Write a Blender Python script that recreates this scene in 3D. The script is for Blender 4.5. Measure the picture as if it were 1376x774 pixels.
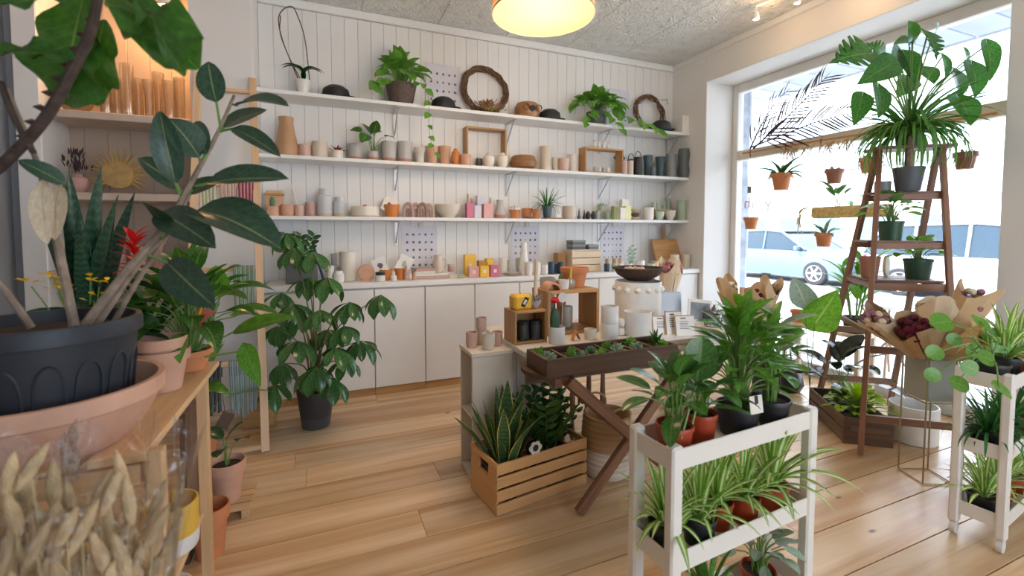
import bpy, math, random
from mathutils import Vector, Matrix
PI = math.pi
for o in list(bpy.data.objects): bpy.data.objects.remove(o)
SC = bpy.context.scene
COL = SC.collection

# ---------------------------------------------------------------- camera
FPX, CXP, CYP, CAMH = 611.0, 688.0, 340.0, 1.35
YAW, PITCH = math.radians(22.6), math.radians(2.8)
cam = bpy.data.cameras.new('camera')
cam.sensor_fit = 'HORIZONTAL'; cam.sensor_width = 36.0
cam.lens = 36.0 * FPX / 1376.0
cam.shift_y = -(387.0 - CYP) / 1376.0
cam.clip_start = 0.02; cam.clip_end = 400
cam.dof.use_dof = True; cam.dof.focus_distance = 2.6; cam.dof.aperture_fstop = 2.2
camo = bpy.data.objects.new('camera', cam); COL.objects.link(camo)
camo.location = (0, 0, CAMH)
camo.rotation_euler = (PI / 2 - PITCH, 0, -YAW)
SC.camera = camo

# ---------------------------------------------------------------- world, sun, exposure
w = bpy.data.worlds.new('sky'); SC.world = w; w.use_nodes = True
nt = w.node_tree; N = nt.nodes; L = nt.links
bg = N['Background']
tc = N.new('ShaderNodeTexCoord'); mp = N.new('ShaderNodeMapping')
mp.inputs['Scale'].default_value = (1.3, 1.3, 3.2); mp.inputs['Location'].default_value = (3.1, .4, .2)
nz = N.new('ShaderNodeTexNoise'); nz.inputs['Scale'].default_value = 2.1; nz.inputs['Detail'].default_value = 7; nz.inputs['Roughness'].default_value = .55
cr = N.new('ShaderNodeValToRGB')
cr.color_ramp.elements[0].position = .42; cr.color_ramp.elements[0].color = (.52, .70, .95, 1)
cr.color_ramp.elements[1].position = .60; cr.color_ramp.elements[1].color = (1, .985, .96, 1)
L.new(tc.outputs['Generated'], mp.inputs['Vector']); L.new(mp.outputs[0], nz.inputs['Vector'])
L.new(nz.outputs['Fac'], cr.inputs['Fac']); L.new(cr.outputs[0], bg.inputs['Color'])
bg.inputs['Strength'].default_value = 2.5
sun = bpy.data.lights.new('sun', 'SUN'); sun.energy = 5.0; sun.angle = math.radians(1.5); sun.color = (1, .96, .9)
suno = bpy.data.objects.new('sun', sun); COL.objects.link(suno)
suno.rotation_euler = Vector((0.62, -0.25, -0.75)).to_track_quat('-Z', 'Y').to_euler()
SC.view_settings.view_transform = 'Standard'; SC.view_settings.look = 'None'
SC.view_settings.exposure = 1.40; SC.view_settings.gamma = 1.0; SC.view_settings.use_curve_mapping = False

# ---------------------------------------------------------------- pixel helpers (a direction; the plane gives the distance)
_f = Vector((math.sin(YAW) * math.cos(PITCH), math.cos(YAW) * math.cos(PITCH), -math.sin(PITCH)))
_r = Vector((math.cos(YAW), -math.sin(YAW), 0)); _u = _r.cross(_f); _c = Vector((0, 0, CAMH))
def ray(px, py): return _f + _r * ((px - CXP) / FPX) - _u * ((py - CYP) / FPX)
def onz(px, py, z=0.0): d = ray(px, py); return _c + d * ((z - CAMH) / d.z)
def ony(px, py, Y): d = ray(px, py); return _c + d * (Y / d.y)
def onx(px, py, X): d = ray(px, py); return _c + d * (X / d.x)
def depth(p): return (Vector(p) - _c).dot(_f)
def mpp(p): return depth(p) / FPX            # metres for one pixel at that place

# ---------------------------------------------------------------- materials
MATS = {}
def _new(name):
    m = bpy.data.materials.new(name); m.use_nodes = True
    return m, m.node_tree.nodes, m.node_tree.links, m.node_tree.nodes['Principled BSDF']
def _c4(c): return (c[0], c[1], c[2], 1)
def _mul(c, k): return tuple(min(1, x * k) for x in c[:3])
def _ramp(N, a, b, p0=.3, p1=.7):
    r = N.new('ShaderNodeValToRGB'); e = r.color_ramp.elements
    e[0].position = p0; e[1].position = p1; e[0].color = _c4(a); e[1].color = _c4(b); return r
def _hsv_rand(N, L, src, amt=.12, sat=.0):
    oi = N.new('ShaderNodeObjectInfo'); mr = N.new('ShaderNodeMapRange')
    mr.inputs['To Min'].default_value = 1 - amt; mr.inputs['To Max'].default_value = 1 + amt
    L.new(oi.outputs['Random'], mr.inputs['Value'])
    h = N.new('ShaderNodeHueSaturation'); L.new(mr.outputs[0], h.inputs['Value']); L.new(src, h.inputs['Color'])
    return h.outputs[0]
def plain(name, col, rough=.5, var=.08, scale=6, metal=0, bump=0, bscale=60, spec=.5, rand=0):
    if name in MATS: return MATS[name]
    m, N, L, b = _new(name)
    tc = N.new('ShaderNodeTexCoord'); nz = N.new('ShaderNodeTexNoise'); nz.inputs['Scale'].default_value = scale; nz.inputs['Detail'].default_value = 4
    r = _ramp(N, _mul(col, 1 - var), _mul(col, 1 + var))
    L.new(tc.outputs['Object'], nz.inputs['Vector']); L.new(nz.outputs['Fac'], r.inputs['Fac'])
    out = r.outputs[0]
    if rand: out = _hsv_rand(N, L, out, rand)
    L.new(out, b.inputs['Base Color'])
    b.inputs['Roughness'].default_value = rough; b.inputs['Metallic'].default_value = metal; b.inputs['Specular IOR Level'].default_value = spec
    if bump:
        n2 = N.new('ShaderNodeTexNoise'); n2.inputs['Scale'].default_value = bscale; n2.inputs['Detail'].default_value = 3
        bp = N.new('ShaderNodeBump'); bp.inputs['Strength'].default_value = bump; bp.inputs['Distance'].default_value = .004
        L.new(tc.outputs['Object'], n2.inputs['Vector']); L.new(n2.outputs['Fac'], bp.inputs['Height']); L.new(bp.outputs[0], b.inputs['Normal'])
    MATS[name] = m; return m
def speckle(name, col, dot, rough=.35, scale=90, th=.1):
    if name in MATS: return MATS[name]
    m, N, L, b = _new(name)
    tc = N.new('ShaderNodeTexCoord'); v = N.new('ShaderNodeTexVoronoi'); v.inputs['Scale'].default_value = scale
    r = _ramp(N, dot, col, th, th + .08)
    L.new(tc.outputs['Object'], v.inputs['Vector']); L.new(v.outputs['Distance'], r.inputs['Fac']); L.new(r.outputs[0], b.inputs['Base Color'])
    b.inputs['Roughness'].default_value = rough; MATS[name] = m; return m
def twotone(name, top, bottom, zcut, rough=.4, soft=.004):
    """glaze that stops at a height (object Z, metres)"""
    if name in MATS: return MATS[name]
    m, N, L, b = _new(name)
    tc = N.new('ShaderNodeTexCoord'); s = N.new('ShaderNodeSeparateXYZ'); nz = N.new('ShaderNodeTexNoise'); nz.inputs['Scale'].default_value = 25
    a = N.new('ShaderNodeMath'); a.operation = 'MULTIPLY_ADD'; a.inputs[1].default_value = .008
    mr = N.new('ShaderNodeMapRange'); mr.inputs['From Min'].default_value = zcut; mr.inputs['From Max'].default_value = zcut + soft
    r = _ramp(N, bottom, top, .3, .7)
    L.new(tc.outputs['Object'], s.inputs[0]); L.new(tc.outputs['Object'], nz.inputs['Vector'])
    L.new(nz.outputs['Fac'], a.inputs[0]); L.new(s.outputs['Z'], a.inputs[2]); L.new(a.outputs[0], mr.inputs['Value'])
    L.new(mr.outputs[0], r.inputs['Fac']); L.new(r.outputs[0], b.inputs['Base Color'])
    b.inputs['Roughness'].default_value = rough; MATS[name] = m; return m
def wood(name, c1, c2, axis=0, rough=.5, scale=1.0, knots=0, rand=.12, knotcol=(.12, .05, .02), bump=.15, streak=None):
    key = name + '_' + 'xyz'[axis]
    if key in MATS: return MATS[key]
    m, N, L, b = _new(key)
    tc = N.new('ShaderNodeTexCoord'); oi = N.new('ShaderNodeObjectInfo')
    off = N.new('ShaderNodeVectorMath'); off.operation = 'SCALE'
    cx = N.new('ShaderNodeCombineXYZ')
    for i in range(3): L.new(oi.outputs['Random'], cx.inputs[i])
    L.new(cx.outputs[0], off.inputs[0]); off.inputs['Scale'].default_value = 37.0
    ad = N.new('ShaderNodeVectorMath'); L.new(tc.outputs['Object'], ad.inputs[0]); L.new(off.outputs[0], ad.inputs[1])
    mp = N.new('ShaderNodeMapping'); s = [22 * scale] * 3; s[axis] = 1.1 * scale; mp.inputs['Scale'].default_value = s
    L.new(ad.outputs[0], mp.inputs['Vector'])
    nz = N.new('ShaderNodeTexNoise'); nz.inputs['Scale'].default_value = 1; nz.inputs['Detail'].default_value = 6; nz.inputs['Roughness'].default_value = .6; nz.inputs['Distortion'].default_value = .6
    L.new(mp.outputs[0], nz.inputs['Vector'])
    r = _ramp(N, c1, c2, .32, .68); L.new(nz.outputs['Fac'], r.inputs['Fac'])
    out = r.outputs[0]
    if streak:
        ms = N.new('ShaderNodeMapping'); s = [11.0] * 3; s[axis] = .35; ms.inputs['Scale'].default_value = s; L.new(ad.outputs[0], ms.inputs['Vector'])
        n3 = N.new('ShaderNodeTexNoise'); n3.inputs['Scale'].default_value = 1; n3.inputs['Detail'].default_value = 3; n3.inputs['Distortion'].default_value = .4; L.new(ms.outputs[0], n3.inputs['Vector'])
        sr = _ramp(N, (0, 0, 0), (1, 1, 1), .52, .66); L.new(n3.outputs['Fac'], sr.inputs['Fac'])
        sm_ = N.new('ShaderNodeMath'); sm_.operation = 'MULTIPLY'; sm_.inputs[1].default_value = .75; L.new(sr.outputs[0], sm_.inputs[0])
        mx = N.new('ShaderNodeMix'); mx.data_type = 'RGBA'; L.new(sm_.outputs[0], mx.inputs['Factor']); L.new(out, mx.inputs['A']); mx.inputs['B'].default_value = _c4(streak); out = mx.outputs['Result']
    if knots:
        mk = N.new('ShaderNodeMapping'); s = [4.6] * 3; s[axis] = 1.9; mk.inputs['Scale'].default_value = s; L.new(ad.outputs[0], mk.inputs['Vector'])
        v = N.new('ShaderNodeTexVoronoi'); v.inputs['Scale'].default_value = 1.0; L.new(mk.outputs[0], v.inputs['Vector'])
        kr = _ramp(N, (1, 1, 1), (0, 0, 0), .035 * knots, .10 * knots); L.new(v.outputs['Distance'], kr.inputs['Fac'])
        mx = N.new('ShaderNodeMix'); mx.data_type = 'RGBA'; L.new(kr.outputs[0], mx.inputs['Factor']); L.new(out, mx.inputs['A']); mx.inputs['B'].default_value = _c4(knotcol)
        out = mx.outputs['Result']
    out = _hsv_rand(N, L, out, rand)
    L.new(out, b.inputs['Base Color']); b.inputs['Roughness'].default_value = rough
    bp = N.new('ShaderNodeBump'); bp.inputs['Strength'].default_value = bump; bp.inputs['Distance'].default_value = .002
    L.new(nz.outputs['Fac'], bp.inputs['Height']); L.new(bp.outputs[0], b.inputs['Normal'])
    MATS[key] = m; return m
def leafm(name, c1, c2, rib=(.35, .5, .15), ribw=.035, veins=.35, rough=.35, edge=None, edgew=.12, trans=.25, bands=0, vary=.18):
    """leaf: UV x runs across the blade, UV y along it"""
    if name in MATS: return MATS[name]
    m, N, L, b = _new(name)
    uv = N.new('ShaderNodeUVMap'); sp = N.new('ShaderNodeSeparateXYZ'); L.new(uv.outputs[0], sp.inputs[0])
    d = N.new('ShaderNodeMath'); d.operation = 'SUBTRACT'; d.inputs[1].default_value = .5; L.new(sp.outputs['X'], d.inputs[0])
    ab = N.new('ShaderNodeMath'); ab.operation = 'ABSOLUTE'; L.new(d.outputs[0], ab.inputs[0])
    tc = N.new('ShaderNodeTexCoord'); nz = N.new('ShaderNodeTexNoise'); nz.inputs['Scale'].default_value = 14; L.new(tc.outputs['Object'], nz.inputs['Vector'])
    r = _ramp(N, c1, c2, .3, .7); L.new(nz.outputs['Fac'], r.inputs['Fac']); out = r.outputs[0]
    def mix(fac, a, col, k):
        mm = N.new('ShaderNodeMath'); mm.operation = 'MULTIPLY'; mm.inputs[1].default_value = k; L.new(fac, mm.inputs[0])
        mx = N.new('ShaderNodeMix'); mx.data_type = 'RGBA'; L.new(mm.outputs[0], mx.inputs['Factor']); L.new(a, mx.inputs['A']); mx.inputs['B'].default_value = _c4(col); return mx.outputs['Result']
    if veins:      # side veins slanting off the midrib
        q = N.new('ShaderNodeMath'); q.operation = 'MULTIPLY_ADD'; q.inputs[1].default_value = -.55; L.new(ab.outputs[0], q.inputs[0]); L.new(sp.outputs['Y'], q.inputs[2])
        fr = N.new('ShaderNodeMath'); fr.operation = 'PINGPONG'; fr.inputs[1].default_value = .055; L.new(q.outputs[0], fr.inputs[0])
        vr = _ramp(N, (1, 1, 1), (0, 0, 0), .0, .012); L.new(fr.outputs[0], vr.inputs['Fac']); out = mix(vr.outputs[0], out, rib, veins)
    if bands:      # cross bands of a snake plant
        wv = N.new('ShaderNodeTexWave'); wv.bands_direction = 'Y'; wv.inputs['Scale'].default_value = bands; wv.inputs['Distortion'].default_value = 5; wv.inputs['Detail'].default_value = 2
        L.new(uv.outputs[0], wv.inputs['Vector']); wr = _ramp(N, (0, 0, 0), (1, 1, 1), .5, .8); L.new(wv.outputs['Fac'], wr.inputs['Fac']); out = mix(wr.outputs[0], out, _mul(c2, 1.9), .55)
    if ribw:
        rr = _ramp(N, (1, 1, 1), (0, 0, 0), ribw * .5, ribw); L.new(ab.outputs[0], rr.inputs['Fac']); out = mix(rr.outputs[0], out, rib, .85)
    if edge:
        er = _ramp(N, (0, 0, 0), (1, 1, 1), .5 - edgew, .5 - edgew + .03); L.new(ab.outputs[0], er.inputs['Fac']); out = mix(er.outputs[0], out, edge, 1)
    out = _hsv_rand(N, L, out, vary)
    L.new(out, b.inputs['Base Color']); b.inputs['Roughness'].default_value = rough
    if trans:
        tr = N.new('ShaderNodeBsdfTranslucent'); hs = N.new('ShaderNodeHueSaturation'); hs.inputs['Value'].default_value = 1.7; hs.inputs['Saturation'].default_value = 1.1; hs.inputs['Hue'].default_value = .485
        L.new(out, hs.inputs['Color']); L.new(hs.outputs[0], tr.inputs['Color'])
        ms = N.new('ShaderNodeMixShader'); ms.inputs['Fac'].default_value = trans
        L.new(b.outputs[0], ms.inputs[1]); L.new(tr.outputs[0], ms.inputs[2]); L.new(ms.outputs[0], N['Material Output'].inputs['Surface'])
    MATS[name] = m; return m
def emis(name, col, s):
    if name in MATS: return MATS[name]
    m, N, L, b = _new(name); b.inputs['Emission Color'].default_value = _c4(col); b.inputs['Emission Strength'].default_value = s; b.inputs['Base Color'].default_value = _c4(col)
    MATS[name] = m; return m
def clear(name, tint=(1, 1, 1), gloss=.08, rough=.02, body=0, bodycol=(1, 1, 1), crinkle=0):
    if name in MATS: return MATS[name]
    m, N, L, b = _new(name)
    t = N.new('ShaderNodeBsdfTransparent'); t.inputs['Color'].default_value = _c4(tint); g = N.new('ShaderNodeBsdfGlossy'); g.inputs['Roughness'].default_value = rough
    if crinkle:
        cn = N.new('ShaderNodeTexNoise'); cn.inputs['Scale'].default_value = crinkle; cn.inputs['Detail'].default_value = 3; cb = N.new('ShaderNodeBump'); cb.inputs['Strength'].default_value = 1; cb.inputs['Distance'].default_value = .02
        L.new(cn.outputs['Fac'], cb.inputs['Height']); L.new(cb.outputs[0], g.inputs['Normal'])
    lw = N.new('ShaderNodeLayerWeight'); lw.inputs['Blend'].default_value = .25
    a = N.new('ShaderNodeMath'); a.operation = 'MULTIPLY_ADD'; a.inputs[1].default_value = .6; a.inputs[2].default_value = gloss; L.new(lw.outputs['Fresnel'], a.inputs[0])
    ms = N.new('ShaderNodeMixShader'); L.new(a.outputs[0], ms.inputs['Fac']); L.new(t.outputs[0], ms.inputs[1]); L.new(g.outputs[0], ms.inputs[2])
    out = ms.outputs[0]
    if body:
        df = N.new('ShaderNodeBsdfDiffuse'); df.inputs['Color'].default_value = _c4(bodycol); m2 = N.new('ShaderNodeMixShader'); m2.inputs['Fac'].default_value = body
        L.new(out, m2.inputs[1]); L.new(df.outputs[0], m2.inputs[2]); out = m2.outputs[0]
    L.new(out, N['Material Output'].inputs['Surface']); MATS[name] = m; return m

# ---------------------------------------------------------------- mesh helpers
def mk(verts, faces, smooth=True, ang=.6, uvs=None):
    me = bpy.data.meshes.new('shape'); me.from_pydata([tuple(v) for v in verts], [], faces)
    if uvs:
        l = me.uv_layers.new(name='UVMap')
        for p in me.polygons:
            for li in p.loop_indices: l.data[li].uv = uvs[me.loops[li].vertex_index]
    if smooth:
        me.polygons.foreach_set('use_smooth', [True] * len(me.polygons)); me.set_sharp_from_angle(angle=ang)
    me.materials.append(None); return me
class MB:
    def __init__(s): s.v = []; s.f = []
    def add(s, vf, M=None):
        v, f = vf; n = len(s.v); s.v += [(M @ Vector(p)) if M else Vector(p) for p in v]; s.f += [[i + n for i in q] for q in f]; return s
    def mesh(s, **k): return mk(s.v, s.f, **k)
def boxd(sx, sy, sz, b=0.002, c=(0, 0, 0)):
    """chamfered box, centred on c"""
    hx, hy, hz = sx / 2, sy / 2, sz / 2; b = min(b, hx * .6, hy * .6, hz * .6)
    v = []; idx = {}
    for X in (-1, 1):
        for Y in (-1, 1):
            for Z in (-1, 1):
                for a in range(3):
                    p = [X * (hx - b), Y * (hy - b), Z * (hz - b)]; p[a] = (X * hx, Y * hy, Z * hz)[a]
                    idx[(X, Y, Z, a)] = len(v); v.append((p[0] + c[0], p[1] + c[1], p[2] + c[2]))
    f = []
    cor = lambda a, s, p, q: idx[tuple([(s if i == a else (p if i == (a + 1) % 3 else q)) for i in range(3)] + [a])]
    for a in range(3):
        for s in (-1, 1):
            q = [cor(a, s, -1, -1), cor(a, s, 1, -1), cor(a, s, 1, 1), cor(a, s, -1, 1)]; f.append(q if s > 0 else q[::-1])
    for a in range(3):
        b1, b2 = (a + 1) % 3, (a + 2) % 3
        for s1 in (-1, 1):
            for s2 in (-1, 1):
                def k(t, ax):
                    z = [0, 0, 0]; z[a] = t; z[b1] = s1; z[b2] = s2; return idx[tuple(z + [ax])]
                q = [k(-1, b1), k(1, b1), k(1, b2), k(-1, b2)]; f.append(q if s1 * s2 < 0 else q[::-1])
    for X in (-1, 1):
        for Y in (-1, 1):
            for Z in (-1, 1):
                q = [idx[(X, Y, Z, 0)], idx[(X, Y, Z, 1)], idx[(X, Y, Z, 2)]]; f.append(q if X * Y * Z > 0 else q[::-1])
    return v, f
def lathed(prof, seg=24, cap=True):
    v = []; f = []; n = len(prof)
    for (r, z) in prof:
        for k in range(seg):
            a = 2 * PI * k / seg; v.append((r * math.cos(a), r * math.sin(a), z))
    for i in range(n - 1):
        for k in range(seg):
            k2 = (k + 1) % seg; f.append([i * seg + k, i * seg + k2, (i + 1) * seg + k2, (i + 1) * seg + k])
    if cap and (prof[0] != prof[-1]):
        if prof[0][0] > 1e-5: f.append(list(range(seg))[::-1])
        if prof[-1][0] > 1e-5: f.append([(n - 1) * seg + k for k in range(seg)])
    return v, f
def spline(pts, n=6):
    P = [Vector(p) for p in pts]
    if len(P) < 3: return [P[0].lerp(P[-1], i / n) for i in range(n + 1)]
    P = [P[0] * 2 - P[1]] + P + [P[-1] * 2 - P[-2]]; out = []
    for i in range(1, len(P) - 2):
        for k in range(n):
            t = k / n; a, b, c, d = P[i - 1:i + 3]
            out.append(.5 * ((2 * b) + (c - a) * t + (2 * a - 5 * b + 4 * c - d) * t * t + (3 * b - a - 3 * c + d) * t ** 3))
    out.append(P[-2]); return out
def tubed(pts, r, seg=6, r2=None, close=False):
    pts = [Vector(p) for p in pts]; n = len(pts); v = []; f = []
    ref = Vector((0, 0, 1))
    for i, p in enumerate(pts):
        if close: t = pts[(i + 1) % n] - pts[i - 1]
        else: t = pts[min(i + 1, n - 1)] - pts[max(i - 1, 0)]
        if t.length < 1e-9: t = Vector((0, 0, 1))
        t.normalize()
        if i == 0:
            ref = Vector((0, 0, 1)) if abs(t.z) < .9 else Vector((1, 0, 0))
        a = t.cross(ref).normalized(); b = a.cross(t).normalized(); ref = b
        rr = (r[i] if isinstance(r, (list, tuple)) else (r if r2 is None else r + (r2 - r) * i / max(1, n - 1)))
        for k in range(seg):
            q = 2 * PI * k / seg; v.append(p + a * (math.cos(q) * rr) + b * (math.sin(q) * rr))
    m = n if close else n - 1
    for i in range(m):
        j = (i + 1) % n
        for k in range(seg):
            k2 = (k + 1) % seg; f.append([i * seg + k, j * seg + k, j * seg + k2, i * seg + k2][::-1])
    if not close: f.append(list(range(seg))); f.append([(n - 1) * seg + k for k in range(seg)][::-1])
    return v, f
def bard(p, q, w, h, b=.002):
    """rectangular bar from p to q (w horizontal-ish, h the other way)"""
    p, q = Vector(p), Vector(q); d = q - p; M = along(p.lerp(q, .5), d)
    v, f = boxd(d.length, w, h, b); return [M @ Vector(x) for x in v], f
def along(c, d, up=Vector((0, 0, 1))):
    x = Vector(d).normalized()
    if abs(x.dot(up)) > .99: up = Vector((0, 1, 0))
    y = up.cross(x).normalized(); z = x.cross(y)
    return Matrix.Translation(c) @ Matrix((x, y, z)).transposed().to_4x4()

# ---------------------------------------------------------------- object helpers
def ob(name, me, mat=None, parent=None, loc=(0, 0, 0), rot=(0, 0, 0), M=None, kind=None, label=None):
    o = bpy.data.objects.new(name, me); COL.objects.link(o)
    if M is not None: o.matrix_local = M
    else: o.location = loc; o.rotation_euler = rot
    if parent: o.parent = parent
    if M is not None: o.matrix_local = M
    if mat:
        if me.materials[0] is None: me.materials[0] = mat
        elif me.materials[0] != mat: o.material_slots[0].link = 'OBJECT'; o.material_slots[0].material = mat
    if kind: o['kind'] = kind
    if label: o['label'] = label
    return o
def tag(o, label, cat, group=None):
    o['label'] = label; o['category'] = cat
    if group: o['group'] = group
    return o
def thing(name, label, cat, loc=(0, 0, 0), rz=0, group=None):
    o = bpy.data.objects.new(name, None); COL.objects.link(o); o.empty_display_size = .05
    o.location = loc; o.rotation_euler = (0, 0, rz); return tag(o, label, cat, group)
def struct(o): o['kind'] = 'structure'; return o
def sroot(name):
    o = bpy.data.objects.new(name, None); COL.objects.link(o); o['kind'] = 'structure'; return o
CACHE = {}
def cached(key, fn):
    if key not in CACHE: CACHE[key] = fn()
    return CACHE[key]
def box(name, size, loc, mat, parent=None, rot=(0, 0, 0), b=.002, kind=None):
    s = tuple(round(x, 4) for x in size); me = cached(('box', s, b), lambda: mk(*boxd(*s, b), smooth=False)); 
    return ob(name, me, mat, parent, loc, rot, kind=kind)
def wbox(name, size, loc, w, parent=None, rot=(0, 0, 0), b=.002):
    ax = max(range(3), key=lambda i: size[i]); return box(name, size, loc, WOODS[w](ax), parent, rot, b)
def bar(name, p, q, wd, h, w, parent=None, b=.002):
    """bar part from p to q with wood grain along it"""
    p, q = Vector(p), Vector(q); d = q - p; s = (round(d.length, 4), round(wd, 4), round(h, 4))
    me = cached(('box', s, b), lambda: mk(*boxd(*s, b), smooth=False))
    return ob(name, me, WOODS[w](0) if isinstance(w, str) else w, parent, M=along(p.lerp(q, .5), d))
def lathe(name, prof, mat, parent=None, loc=(0, 0, 0), seg=24, rot=(0, 0, 0), kind=None, label=None):
    key = ('lathe', tuple((round(a, 4), round(b, 4)) for a, b in prof), seg)
    return ob(name, cached(key, lambda: mk(*lathed(prof, seg))), mat, parent, loc, rot, kind=kind, label=label)
def tube(name, pts, r, mat, parent=None, seg=6, r2=None, close=False, kind=None): return ob(name, mk(*tubed(pts, r, seg, r2, close)), mat, parent, kind=kind)

WOODS = {
 'pine': lambda a: wood('pine', (.60, .36, .17), (.78, .53, .29), a, .55, knots=.5, rand=.1),
 'oak': lambda a: wood('oak', (.40, .20, .07), (.58, .33, .13), a, .45),
 'dark': lambda a: wood('dark_wood', (.055, .028, .016), (.14, .075, .045), a, .55),
 'old': lambda a: wood('old_wood', (.13, .075, .045), (.26, .15, .085), a, .65, bump=.4),
 'ladder': lambda a: wood('ladder_wood', (.16, .075, .04), (.30, .15, .085), a, .5),
 'pale': lambda a: wood('pale_wood', (.70, .55, .38), (.82, .68, .50), a, .6),
 'beech': lambda a: wood('beech', (.66, .42, .24), (.80, .56, .34), a, .5),
 'crate': lambda a: wood('crate_pine', (.62, .33, .13), (.76, .45, .20), a, .5, rand=.06),
 'walnut': lambda a: wood('walnut', (.10, .05, .03), (.20, .11, .07), a, .5),
 'grey': lambda a: wood('greyed_wood', (.12, .09, .07), (.24, .18, .14), a, .7, bump=.4),
}
# ================================================================ SETTING
YW, XR, XREV, ZC = 4.26, 3.81, 4.19, 3.26      # back wall, window wall, window plane, ceiling
XL, YF = -1.85, -3.0
WHITE = plain('wall_paint', (.80, .79, .77), .6, .02, 2)
BOARD = plain('beadboard_paint', (.81, .80, .78), .45, .02, 2, rand=.012)
TRIMW = plain('trim_paint', (.84, .84, .83), .4, .02)
CABW = plain('cabinet_paint', (.80, .79, .77), .35, .015)
# floor: real planks
floor = sroot('floor')
fw = wood('floor_pine', (.60, .37, .185), (.85, .64, .41), 0, .27, .42, knots=.6, rand=.17, knotcol=(.15, .055, .02), bump=.05, streak=(.54, .29, .13))
rng = random.Random(5)
PW = .2133; y = 1.085 - PW * 19; row = 0
while y < YW + .02:
    x = XL - .05 - rng.uniform(0, 2.2); 
    while x < XREV:
        ln = rng.choice((2.4, 3.0, 3.6, 4.2)); x0 = max(x, XL - .06); x1 = min(x + ln, XREV + .02)
        if x1 - x0 > .05 and y > YF - .2:
            o = box('plank', (x1 - x0 - .0015, PW - .0045, .03), ((x0 + x1) / 2, y + PW / 2, -.015), fw, floor, b=.0012)
        x += ln
    y += PW; row += 1
box('subfloor', (XREV - XL + .2, YW - YF + .3, .05), ((XREV + XL) / 2, (YW + YF) / 2, -.057), WOODS['dark'](0), floor)
# back wall with tongue and groove boards
wb = sroot('wall_back')
box('backing', (XR - XL + .7, .12, ZC + .3), ((XR + XL) / 2, YW + .085, ZC / 2), WHITE, wb)
BW = .1095; x = -.452
while x < XR:
    x1 = min(x + BW, XR)
    box('board', (x1 - x - .001, .025, ZC - .07), ((x + x1) / 2, YW + .0125, (ZC - .07) / 2), BOARD, wb, b=.0045)
    x += BW
struct(box('trim_1', (XR + .45, .03, .07), ((XR - .45) / 2, YW - .008, ZC - .035), TRIMW, b=.008))
# pilaster and alcove at the back left
struct(box('wall_pilaster', (.40, .5, ZC), (-.652, 4.17, ZC / 2), WHITE, b=.004))
al = sroot('wall_alcove')
PINK = plain('alcove_boards', (.52, .40, .31), .5, .03, 3)
x = XL
while x < -.853:
    x1 = min(x + .135, -.853)
    box('board', (x1 - x - .001, .02, ZC), ((x + x1) / 2, YW + .01, ZC / 2), PINK, al, b=.004); x += .135
wl = sroot('wall_left')
box('wall_panel', (.12, YW - YF + .2, ZC + .1), (XL - .06, (YW + YF) / 2, ZC / 2), plain('left_wall_paint', (.30, .31, .33), .6, .02), wl)
XA = -1.66
box('alcove_post', (.125, .365, ZC), (XA - .0635, 4.085, ZC / 2), TRIMW, wl, b=.006)
box('alcove_filler', (.068, .3, ZC), (XL + .0345, 4.12, ZC / 2), MATS['left_wall_paint'], wl, b=.002)
# right wall with the shop window
wr = sroot('wall_right')
YJ0, YJ1, ZL = 1.42, 3.75, 2.93                 # near jamb, far jamb, lintel
box('wall_panel', (.5, YW - YJ1 + .1, ZC), (XR + .25, (YW + .1 + YJ1) / 2, ZC / 2), WHITE, wr, b=.004)
box('wall_panel', (.5, YJ0 - YF, ZC), (XR + .25, (YJ0 + YF) / 2, ZC / 2), WHITE, wr, b=.004)
box('lintel', (.5, YJ1 - YJ0, ZC - ZL), (XR + .25, (YJ1 + YJ0) / 2, (ZC + ZL) / 2), WHITE, wr, b=.004)
struct(box('trim_2', (.03, YW - YF, .06), (XR - .015, (YW + YF) / 2, ZC - .03), TRIMW, b=.01))
wf = sroot('wall_front_unseen')  # unseen wall added behind the camera, part open to shape the light from there
box('wall_panel', (2.35, .15, ZC), (XL + 1.12, YF - .08, ZC / 2), WHITE, wf); box('wall_panel', (.5, .15, ZC), (XR - .25, YF - .08, ZC / 2), WHITE, wf)
box('lintel', (2.9, .15, .55), (1.9, YF - .08, ZC - .275), WHITE, wf); box('dado', (2.9, .15, .45), (1.9, YF - .08, .225), WHITE, wf)
win = sroot('window_1')
FR = plain('window_frame_paint', (.78, .77, .74), .4, .03); ALU = plain('aluminium', (.55, .62, .68), .35, .05, metal=.3)
XW = XREV
box('frame', (.09, .07, ZL), (XW + .045, YJ1 - .035, ZL / 2), FR, win, b=.006)
box('frame', (.09, .07, ZL), (XW + .045, YJ0 + .035, ZL / 2), FR, win, b=.006)
box('frame', (.09, YJ1 - YJ0 - .14, .09), (XW + .045, (YJ0 + YJ1) / 2, ZL - .045), FR, win, b=.006)
box('sill', (.11, YJ1 - YJ0 - .14, .12), (XW + .045, (YJ0 + YJ1) / 2, .06), ALU, win, b=.008)
box('transom', (.1, YJ1 - YJ0 - .14, .10), (XW + .045, (YJ0 + YJ1) / 2, 2.165), plain('transom_paint', (.72, .66, .54), .5, .05), win, b=.006)
GL = clear('window_glass', (.97, .985, 1), .02)
box('pane', (.006, YJ1 - YJ0 - .14, 2.115 - .12), (XW + .05, (YJ0 + YJ1) / 2, (2.115 + .12) / 2), GL, win, b=.0005)
box('pane', (.006, YJ1 - YJ0 - .14, ZL - .09 - 2.215), (XW + .05, (YJ0 + YJ1) / 2, (2.215 + ZL - .09) / 2), GL, win, b=.0005)
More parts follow.
